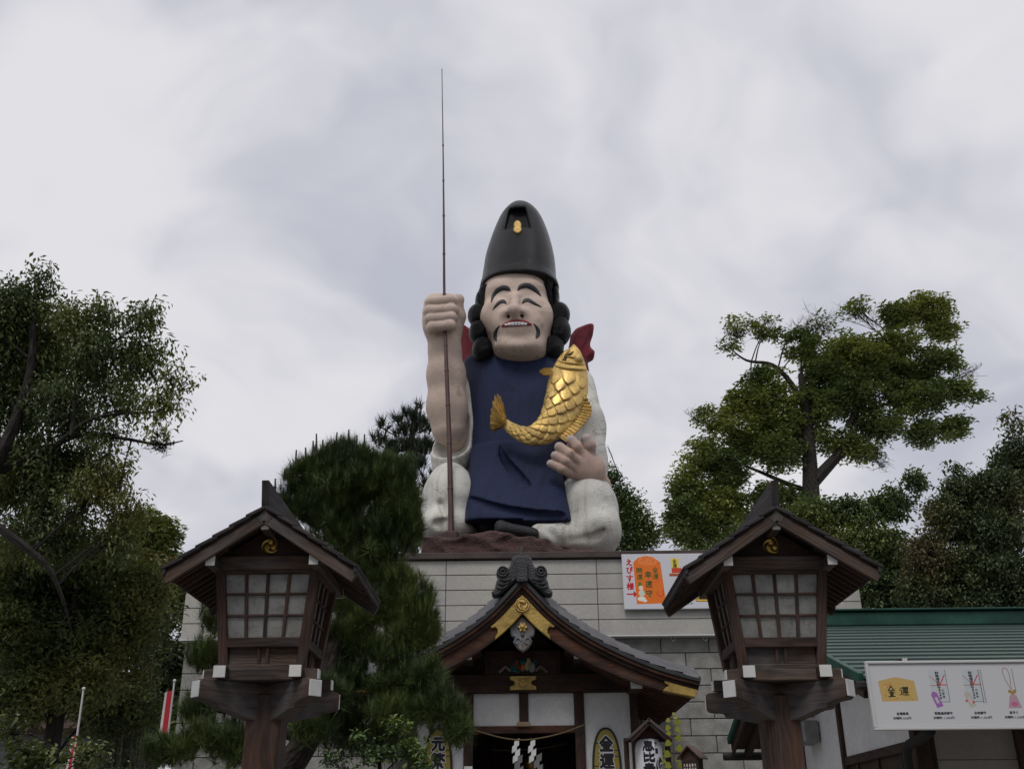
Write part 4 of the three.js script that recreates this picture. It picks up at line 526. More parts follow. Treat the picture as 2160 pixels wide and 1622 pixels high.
  const rp = (u, v, l = 0) => { let best = null, bd = 1e9; for (let i = 0; i <= 40; i++) for (let k = -20; k <= 20; k++) { const p = sfp(i / 40 * 0.4, k / 20 * 1.5), q = p.clone().project(camera), d = Math.hypot((q.x + 1) * CX - u, (1 - q.y) * CY - v); if (d < bd) { bd = d; best = [i / 40 * 0.4, k / 20 * 1.5]; } } return sfp(best[0], best[1], l); };
  add('mouth_groove', tube([[1209, 742], [1202, 747], [1196, 751], [1193, 757], [1192, 763]].map(([u, v]) => rp(u, v, 0.005)), (q) => 0.012 + 0.03 * Math.sin(q * Math.PI), 0, 6, 20), dg, bodyM);
  add('lip', tube([[1203, 738], [1197, 742], [1190, 750], [1186, 760]].map(([u, v]) => rp(u, v, 0.01)), (q) => 0.02 + 0.04 * Math.sin(q * Math.PI), 0, 7, 20), M.goldLeaf, bodyM);
  { const e = rp(1220, 757, 0.0), g = new THREE.SphereGeometry(0.115, 16, 12); g.scale(1, 1.1, 0.9); g.translate(e.x, e.y, e.z); const eye = add('eye', boxUV(g), M.goldLeaf, bodyM); }
  // fins: ribbed fans between a root line and a rim
  const fan = (root, rim, ribs, amp, th = 0.05) => { const rc = new THREE.CatmullRomCurve3(root.map((q) => P(...q))), mc = new THREE.CatmullRomCurve3(rim.map((q) => P(...q))); const fn = (z) => (u, k) => { const a = rc.getPoint(u), b = mc.getPoint(u), w = Math.abs(((u * ribs) % 1) * 2 - 1); const p = a.lerp(b, k * (1 - 0.05 * (1 - w))); p.z += amp * (w - 0.5) * Math.min(1, k * 1.6 + 0.15) + z; return p; }; return merge([grid(ribs * 4, 8, fn(th / 2), true), grid(ribs * 4, 8, fn(-th / 2), false)]); };
  add('tail_fin', fan([[1069, 889, 21.5], [1066, 893, 21.48], [1063, 897, 21.48], [1061, 901, 21.5]], [[1062, 852, 21.45], [1052, 833, 21.4], [1044, 836, 21.38], [1037, 858, 21.36], [1033.5, 880, 21.36], [1035, 903, 21.4], [1041, 911, 21.45]], 9, 0.13), M.goldLeaf);
  add('dorsal_fin', fan([[1232, 838, 21.6], [1218, 868, 21.56], [1200, 893, 21.5], [1175, 920, 21.46]], [[1236, 834, 21.55], [1249, 866, 21.44], [1238, 890, 21.4], [1213, 915, 21.36], [1193, 934, 21.36]], 16, 0.07), M.goldLeaf);
  add('pectoral_fin', fan([[1166, 777, 21.55], [1165, 783, 21.52], [1162, 792, 21.55]], [[1146, 778, 21.4], [1137, 784, 21.38], [1148, 793, 21.42]], 5, 0.06), M.goldLeaf);
}
// ================================================================ amulet booth with the green roof
const BZ = 10, bX = P(1938, 1566, BZ).x, vX = P(1818, 1430, 9.4).x, RZ = 12.6, eaveY = P(1818, 1431, 9.4).y, ridgeY = P(1900, 1320, RZ).y, bXR = 9.2;
const booth = thing('amulet_booth', 'white walled amulet booth with dark posts and green metal roof', 'booth', [(bX + bXR) / 2, 0, -RZ]);
{
  const add = (n, g, m) => part(n, g, m, booth, true), slope = (z) => eaveY + (ridgeY - eaveY) * (1 - Math.abs(z + RZ) / (RZ - 9.4));
  const bb = (n, x0, x1, y0, y1, z0, z1, m, e = 0.006) => add(n, cbox(x1 - x0, y1 - y0, z1 - z0, (x0 + x1) / 2, (y0 + y1) / 2, (z0 + z1) / 2, e), m);
  // roof: lapped metal courses, back slope, ridge cap, verge
  const n = 15; for (let k = 0; k < n; k++) {
    const z0 = mix(-9.4, -RZ, k / n), z1 = mix(-9.4, -RZ, (k + 1) / n), y0 = slope(z0) + 0.022, y1 = slope(z1), pos = []; const q = [[y0 - 0.024, z0 - 0.0005], [y0, z0 + 0.004], [y0 + 0.002, z0 - 0.012], [y1 + 0.004, z1]];
    for (let s = 0; s < 4; s++) { const xa = mix(vX, bXR, s / 4) + (s ? (k % 3) * 0.31 - 0.3 : 0), xb = mix(vX, bXR, (s + 1) / 4) + (s < 3 ? (k % 3) * 0.31 - 0.3 : 0) - 0.003; pos.length = 0; for (let r = 0; r < 3; r++) { const [a, b] = q[r], [c, d] = q[r + 1]; pos.push(xa, a, b, xb, a, b, xb, c, d, xa, a, b, xb, c, d, xa, c, d); } const g = new THREE.BufferGeometry(); g.setAttribute('position', new THREE.Float32BufferAttribute(pos, 3)); g.computeVertexNormals(); add('roof_sheet', boxUV(g, 0), M.greenRoof); }
  }
  add('roof_board', bar(V((vX + bXR) / 2, eaveY - 0.05, -9.42), V((vX + bXR) / 2, ridgeY - 0.06, -RZ), bXR - vX - 0.04, 0.06), M.porchDark);
  add('back_roof', bar(V((vX + bXR) / 2, eaveY - 0.0, -2 * RZ + 9.42), V((vX + bXR) / 2, ridgeY - 0.01, -RZ), bXR - vX, 0.06), M.greenRoof);
  const zE = -2 * RZ + 9.42, back = (n, x, dy, w, h, m, z0 = zE, z1 = -RZ) => add(n, bar(V(x, slope(z0) + dy, z0), V(x, slope(z1) + dy, z1), w, h), m);
  back('back_soffit', (vX + bXR) / 2, -0.1, bXR - vX - 0.06, 0.04, M.porchDark, zE + 0.01); back('verge_trim', vX - 0.01, 0.0, 0.05, 0.09, M.greenTrim); back('barge_board', vX + 0.035, -0.11, 0.04, 0.15, M.porchDark);
  add('back_gutter', tube([V(vX - 0.1, eaveY - 0.2, zE - 0.06), V(bXR, eaveY - 0.2, zE - 0.06)], 0.055, 0.055, 10, 2), M.dark); for (let k = 0; k < 6; k++) { const x = vX + 0.25 + k * 0.62; back('back_rafter', x, -0.17, 0.09, 0.1, M.porchDark, zE - 0.03, zE + 1.4); add('gutter_bracket', cbox(0.08, 0.12, 0.06, x, eaveY - 0.17, zE - 0.02, 0.01), M.porchDark); }
  { const w = P(1562, 1514, 15.2); add('white_tag', cbox(0.05, 0.2, 0.02, w.x, w.y, -15.2, 0.003), M.white); }
  bb('ridge_cap', vX - 0.02, bXR + 0.02, ridgeY - 0.03, ridgeY + 0.17, -RZ - 0.16, -RZ + 0.1, M.greenTrim, 0.03); bb('ridge_lip', vX - 0.04, bXR + 0.04, ridgeY + 0.165, ridgeY + 0.185, -RZ - 0.19, -RZ + 0.14, M.greenTrim, 0.004);
  add('verge_trim', bar(V(vX - 0.01, eaveY + 0.0, -9.38), V(vX - 0.01, ridgeY + 0.01, -RZ), 0.05, 0.09), M.greenTrim); add('barge_board', bar(V(vX + 0.03, eaveY - 0.1, -9.42), V(vX + 0.03, ridgeY - 0.09, -RZ), 0.04, 0.14), M.porchDark);
  bb('gutter', vX - 0.06, bXR, eaveY - 0.1, eaveY - 0.03, -9.42, -9.31, M.dark, 0.02);
  for (const [u, v] of [[1983, 1381], [1912, 1395], [2140, 1383]]) { const p = P(u, v, 9.75); bb('snow_guard', p.x - 0.045, p.x + 0.045, slope(-9.75) + 0.02, slope(-9.75) + 0.085, -9.77, -9.73, M.dark, 0.004); }
  // walls: gable side facing the porch
  const zf = -BZ, zbk = -14.6, top = (z) => slope(z) - 0.13, railY = P(1917, 1566, 10.4).y, beamY = P(1785, 1480, 12.3).y;
  const posts = [[-BZ + 0.0, 0.13], [-12.3, 0.1], [-14.1, 0.12]];
  for (const [z, w] of posts) bb('post', bX - 0.03, bX + 0.1, 0, Math.min(top(z) + 0.05, beamY + 0.35), z - w, z, M.porchDark);
  bb('window_rail', bX - 0.02, bX + 0.08, railY - 0.09, railY, -12.3, -BZ - 0.13, M.porchDark); bb('top_beam', bX - 0.02, bX + 0.09, beamY, beamY + 0.14, -14.1, -BZ - 0.13, M.porchDark);
  bb('plaster_panel', bX + 0.01, bX + 0.06, railY, beamY, -12.298, -BZ - 0.132, M.plaster, 0.003); bb('plaster_panel', bX + 0.01, bX + 0.06, 0.1, beamY, -14.098, -12.402, M.plaster, 0.003);
  add('gable_panel', extrYZ([[-BZ - 0.1, beamY + 0.14], [-14.1, beamY + 0.14], [-14.1, top(-14.1)], [-RZ, ridgeY - 0.14], [-BZ - 0.1, top(-BZ - 0.1)]], bX + 0.06), M.plaster);
  function extrYZ(pts, x) { const g = new THREE.ExtrudeGeometry(new THREE.Shape(pts.map(([z, y]) => new THREE.Vector2(z, y))), { depth: 0.05, bevelEnabled: false }); const p = g.attributes.position; for (let i = 0; i < p.count; i++) { const [a, b, c] = [p.getX(i), p.getY(i), p.getZ(i)]; p.setXYZ(i, x - c, b, a); } g.computeVertexNormals(); return boxUV(g); }
  bb('lower_wall', bX + 0.02, bX + 0.07, 0.05, railY - 0.09, -12.298, -BZ - 0.132, M.porchDark, 0.003);
  for (const z of [-10.5, -11.2, -11.9]) bb('window_stile', bX - 0.005, bX + 0.03, 0.1, railY - 0.09, z - 0.05, z, M.porchDark, 0.003);
  { const p = P(1715, 1545, 13.4); bb('vent_hood', bX - 0.2, bX + 0.005, p.y - 0.13, p.y + 0.13, -13.75, -13.25, M.greyBox, 0.02); }
  // front: shutter and posts
  bb('corner_panel', bX + 0.1, bX + 0.16, 0, eaveY + 0.05, -BZ - 0.1, -BZ - 0.02, M.porchDark);
  for (let k = 0; k < 7; k++) bb('shutter_board', bX + 0.17, bXR - 0.1, 0.75 + k * 0.3, 1.045 + k * 0.3, -BZ - 0.11, -BZ - 0.07, M.beige, 0.006);
  bb('counter', bX + 0.1, bXR, 0.6, 0.74, -BZ - 0.2, -BZ + 0.2, M.porchDark); bb('front_post', P(2154, 1600, BZ).x, P(2180, 1600, BZ).x, 0, eaveY, -BZ - 0.12, -BZ, M.porchDark);
  bb('back_wall', bX + 0.05, bXR, 0, eaveY, -15, -14.9, M.plaster); bb('end_wall', bXR - 0.1, bXR, 0, eaveY, -14.9, -BZ - 0.11, M.plaster); bb('front_beam', bX + 0.1, bXR, eaveY - 0.1, eaveY + 0.15, -BZ - 0.12, -BZ - 0.0, M.porchDark);
  const d0 = P(1965, 1541, 9.5), d1 = P(1914, 1580, 9.95); add('down_pipe', tube([d0, d0.clone().lerp(d1, 0.5), d1, V(d1.x, d1.y - 0.35, d1.z), V(d1.x, 0.1, d1.z)], 0.045, 0.045, 8, 14), M.dark);
}
// ================================================================ tall wooden lanterns
const LZ = 5.475;
function lantern(u, label, post) {
  const cx = P(u, 1560, LZ).x, L = thing('wooden_lantern', label, 'lantern', [cx, 0, -LZ], 'wooden roofed lanterns flanking the approach');
  const Y = (v, d) => P(u, v, d).y, add = (n, g, m, p = L) => part(n, g, m, p);
  const yB = Y(1412, 5.27), yT = Y(1203, 5.21), tw = 0.535 / 2, bw = 0.425 / 2, H = yT - yB;           // body: narrow at the foot, wide at the top
  const R = rng(u), Wd = M.lanternWood, Gy = M.lanternGrey, Dk = M.lanternDark;
  add('post', cbox(0.178, yB - 0.1, 0.178, 0, (yB - 0.1) / 2, 0, 0.012), Wd);
  // diagonal bracket arms with cloud-cut undersides and white ends
  for (let k = 0; k < 4; k++) {
    const g0 = [[0.03, 0], [0.40, 0], [0.415, -0.012], [0.415, -0.085], [0.40, -0.10], [0.34, -0.105], [0.31, -0.115], [0.295, -0.135], [0.27, -0.138], [0.24, -0.14], [0.2, -0.155], [0.12, -0.175], [0.03, -0.18]], a = Math.PI / 4 + k * Math.PI / 2;
    const g = extr(g0, 0.075, 0.0375, 0.004, 0); g.rotateY(a); g.translate(0, yB - 0.055, 0); const arm = add('bracket_arm', g, Gy);
    const e = cbox(0.008, 0.078, 0.07, 0.4175, -0.049, 0, 0.003); e.rotateY(a); e.translate(0, yB - 0.055, 0); part('white_end', e, M.white, arm);
  }
  // square frame of crossing beams
  const fr = 0.19, fl = 0.285, fh = 0.055;
  for (const s of [1, -1]) {
    const b = add('frame_beam', cbox(fl * 2, fh, 0.058, 0, yB - 0.027, s * fr, 0.004), Gy); for (const t of [1, -1]) part('white_end', cbox(0.006, fh - 0.004, 0.055, t * (fl + 0.003), yB - 0.027, s * fr, 0.002), M.white, b);
    const c = add('frame_beam', cbox(0.058, fh, fl * 2, s * 0.188, yB - 0.0265 + 0.006, 0, 0.004), Gy); for (const t of [1, -1]) part('white_end', cbox(0.06, fh + 0.002, 0.006, s * 0.188, yB - 0.0205, t * (fl + 0.003), 0.002), M.white, c);
  }
  add('floor_board', cbox(0.36, 0.02, 0.36, 0, yB - 0.045, 0, 0.004), Dk);
  // four raked corner posts
  const at = (t, s) => mix(bw, tw, t) * s;
  for (const sx of [1, -1]) for (const sz of [1, -1]) add('corner_post', bar(V(at(0, sx) - sx * 0.02, yB, at(0, sz) - sz * 0.02), V(at(1, sx) - sx * 0.02, yT + 0.02, at(1, sz) - sz * 0.02), 0.046, 0.046, 0.004, V(0, 0, 1)), Wd);
  // four faces: rails, glazing bars, panes, lower boards
  const t1 = (Y(1365, 5.255) - yB) / H, t2 = (Y(1344, 5.25) - yB) / H;
  for (let f = 0; f < 4; f++) {
    const rot = new THREE.Matrix4().makeRotationY(f * Math.PI / 2), put = (n, g, m, p) => { g.applyMatrix4(rot); return add(n, g, m, p); };
    const pt = (x, t, dz) => V(x * (mix(bw, tw, t) - 0.042), yB + H * t, mix(bw, tw, t) + dz);
    const rail = (n, t, w, h, dz, m) => put(n, bar(pt(-1, t, dz), pt(1, t, dz), w, h, 0.003), m);
    rail('rail', (t1 + t2) / 2, 0.03, (t2 - t1) * H, -0.018, Wd); rail('sill', 0.02, 0.028, 0.03, -0.016, Gy); rail('head_rail', 1.0, 0.03, 0.03, -0.02, Wd);
    put('lower_board', bar(pt(-0.98, (0.03 + t1) / 2, -0.034), pt(0.98, (0.03 + t1) / 2, -0.034), 0.012, (t1 - 0.03) * H + 0.01, 0.002), Gy);
    for (const x of [-0.12, 0.12]) put('lower_stile', bar(pt(x, 0.03, -0.024), pt(x, t1, -0.024), 0.016, 0.018, 0.002, V(0, 0, -1)), Wd);
    const xs = [-1, -0.5, 0, 0.5, 1], ys = [0, 1, 2, 3].map((k) => mix(t2 + 0.005, 0.985, k / 3));
    for (let i = 0; i < 4; i++) for (let j = 0; j < 3; j++) {
      const q = [pt(xs[i], ys[j], -0.032), pt(xs[i + 1], ys[j], -0.032), pt(xs[i + 1], ys[j + 1], -0.032), pt(xs[i], ys[j + 1], -0.032)], c = q.reduce((a, b) => a.clone().add(b)).multiplyScalar(0.25), pos = [];
      for (const k of [0, 1, 2, 0, 2, 3]) pos.push(...q[k].toArray()); const back = q.map((p) => p.clone().add(V(0, 0, -0.004))); for (const k of [0, 2, 1, 0, 3, 2]) pos.push(...back[k].toArray());
      const g = new THREE.BufferGeometry(); g.setAttribute('position', new THREE.Float32BufferAttribute(pos, 3)); g.computeVertexNormals(); put('pane', boxUV(g, 1, R() * 3, R() * 3), M.panePaper);
    }
    for (const x of [-0.5, 0, 0.5]) put('glazing_bar', bar(pt(x, t2, -0.025), pt(x, 1, -0.025), 0.016, 0.014, 0.002, V(0, 0, -1)), Wd);
    for (const t of ys.slice(1, 3)) put('glazing_bar', bar(pt(-1, t, -0.0265), pt(1, t, -0.0265), 0.014, 0.012, 0.002), Wd);
  }
  // beams above the windows and the gable boards
  const yG = Y(1172, 5.2), yG0 = yT + 0.005;
  for (const s of [1, -1]) { add('gable_beam', cbox(tw * 2 + 0.0, yG - yG0, 0.05, 0, (yG + yG0) / 2, s * (tw - 0.022), 0.004), Gy); add('side_beam', cbox(0.05, yG - yG0 - 0.01, tw * 2 - 0.1, s * (tw - 0.02), (yG + yG0) / 2, 0, 0.004), Wd); }
  // roof: two slopes, half width rw, ridge at yR, front at rd
  const rd = 0.425, yR = Y(1078, LZ - rd), rw = 0.482, yE = Y(1207, LZ - rd), pitch = (yR - yE) / rw;
  for (const s of [1, -1]) add('gable_board', extr([[-tw + 0.02, yG + 0.001], [tw - 0.02, yG + 0.001], [tw - 0.02, yR - pitch * (tw - 0.02) - 0.03], [0, yR - 0.03], [-tw + 0.02, yR - pitch * (tw - 0.02) - 0.03]], 0.02, s * (tw - 0.035) + 0.01, 0.002, 0), Dk);
  const slopeBar = (sx, z, w, h, drop, x0 = 0, x1 = rw) => bar(V(sx * x0, yR - pitch * x0 - drop, z), V(sx * x1, yR - pitch * x1 - drop, z), w, h, 0.003);
  for (const sx of [1, -1]) {
    for (let k = 0; k < 6; k++) {                                        // lapped roof boards, stepped like clapboards
      const a = rw * k / 6 - (k ? 0.01 : 0), b = rw * (k + 1) / 6 + 0.012; const g = bar(V(sx * a, yR - pitch * a + 0.012 + 0.006, 0), V(sx * b, yR - pitch * b + 0.012 + 0.018, 0), rd * 2 + 0.03, 0.018, 0.003); add('roof_board', g, M.lanternRoof);
    }
    add('roof_deck', slopeBar(sx, 0, rd * 2 - 0.01, 0.016, -0.002), Dk);
    for (const sz of [1, -1]) { add('barge_board', slopeBar(sx, sz * (rd - 0.015), 0.026, 0.052, 0.034, 0.0, rw - 0.004), Gy); }
    for (let k = 0; k < 11; k++) add('rafter', slopeBar(sx, mix(-rd + 0.06, rd - 0.06, k / 10), 0.017, 0.02, 0.02, tw - 0.06, rw - 0.012), Wd);
    add('eave_fascia', cbox(0.016, 0.03, rd * 2 + 0.02, sx * (rw - 0.002), yE + 0.008, 0, 0.003), M.lanternRoof);
    const px = 0.262, py = yR - pitch * px - 0.075; const pu = add('purlin', cbox(0.046, 0.05, rd * 2 - 0.07, sx * px, py, 0, 0.003), Gy);
    for (const sz of [1, -1]) part('white_end', cbox(0.047, 0.052, 0.006, sx * px, py, sz * (rd - 0.03), 0.002), M.white, pu);
  }
  for (const sz of [1, -1]) add('barge_cap', extr([[0, yR + 0.012], [0.04, yR - 0.035], [0.02, yR - 0.062], [0, yR - 0.05], [-0.02, yR - 0.062], [-0.04, yR - 0.035]], 0.032, sz * (rd - 0.015) + 0.016, 0.002, 1), Gy);
  const rp = add('ridge_purlin', cbox(0.045, 0.05, rd * 2 - 0.07, 0, yR - 0.066, 0, 0.003), Gy); for (const sz of [1, -1]) part('white_end', extr([[-0.02, yR - 0.088], [0.02, yR - 0.088], [0.02, yR - 0.076], [0, yR - 0.06], [-0.02, yR - 0.076]], 0.006, sz * (rd - 0.03) + 0.003, 0.001), M.white, rp);
  // ridge board, raised, with a forward-leaning end
  { const y0 = yR + 0.01, y1 = Y(1014, LZ - rd - 0.045), g = new THREE.ExtrudeGeometry(new THREE.Shape([[-rd + 0.0, y0], [rd + 0.0, y0], [rd + 0.012, y0 + 0.03], [rd + 0.045, y1], [-rd - 0.045, y1], [-rd - 0.012, y0 + 0.03]].map(([a, b]) => new THREE.Vector2(a, b))), { depth: 0.034, bevelEnabled: true, bevelSize: 0.002, bevelThickness: 0.002, bevelSegments: 1 }); g.rotateY(-Math.PI / 2); g.translate(0.017, 0, 0); add('ridge_board', boxUV(g, 2), M.lanternRoof); }
  // gilt three-comma crest on both gables
  for (const sz of [1, -1]) {
    const cy = Y(1148, 5.2), cr = add('gilt_crest', boxUV(new THREE.CylinderGeometry(0.045, 0.045, 0.008, 32).rotateX(Math.PI / 2).translate(0, cy, sz * (tw - 0.022))), Dk);
    const r = 0.046; for (let k = 0; k < 3; k++) {
      const a0 = k * 2 * Math.PI / 3 + 1.6, hx = r * 0.44 * Math.cos(a0), hy = r * 0.44 * Math.sin(a0), pts = [], N = 20;
      const head = new THREE.SphereGeometry(r * 0.37, 14, 10); head.scale(1, 1, 0.45); head.translate(hx, cy + hy, sz * (tw - 0.016));
      const tail = tube(Array.from({ length: 12 }, (_, i) => { const t = i / 11, a = a0 + t * 2.15, rr = r * mix(0.52, 0.96, Math.min(1, t * 1.25)); return V(rr * Math.cos(a), cy + rr * Math.sin(a), sz * (tw - 0.016)); }), (t) => r * mix(0.3, 0.03, t), 0, 7, 24);
      part('crest_comma', merge([boxUV(head), boxUV(tail)]), GILT, cr);
    }
  }
  return L;
}
const GILT = MAT(0.5, 0.34, 0.09, { metalness: 0.8, roughness: 0.38 });
lantern(559, 'tall brown wooden lantern with paper windows standing before the pine tree');
lantern(1648, 'tall brown wooden lantern with paper windows standing before the green roofed booth');
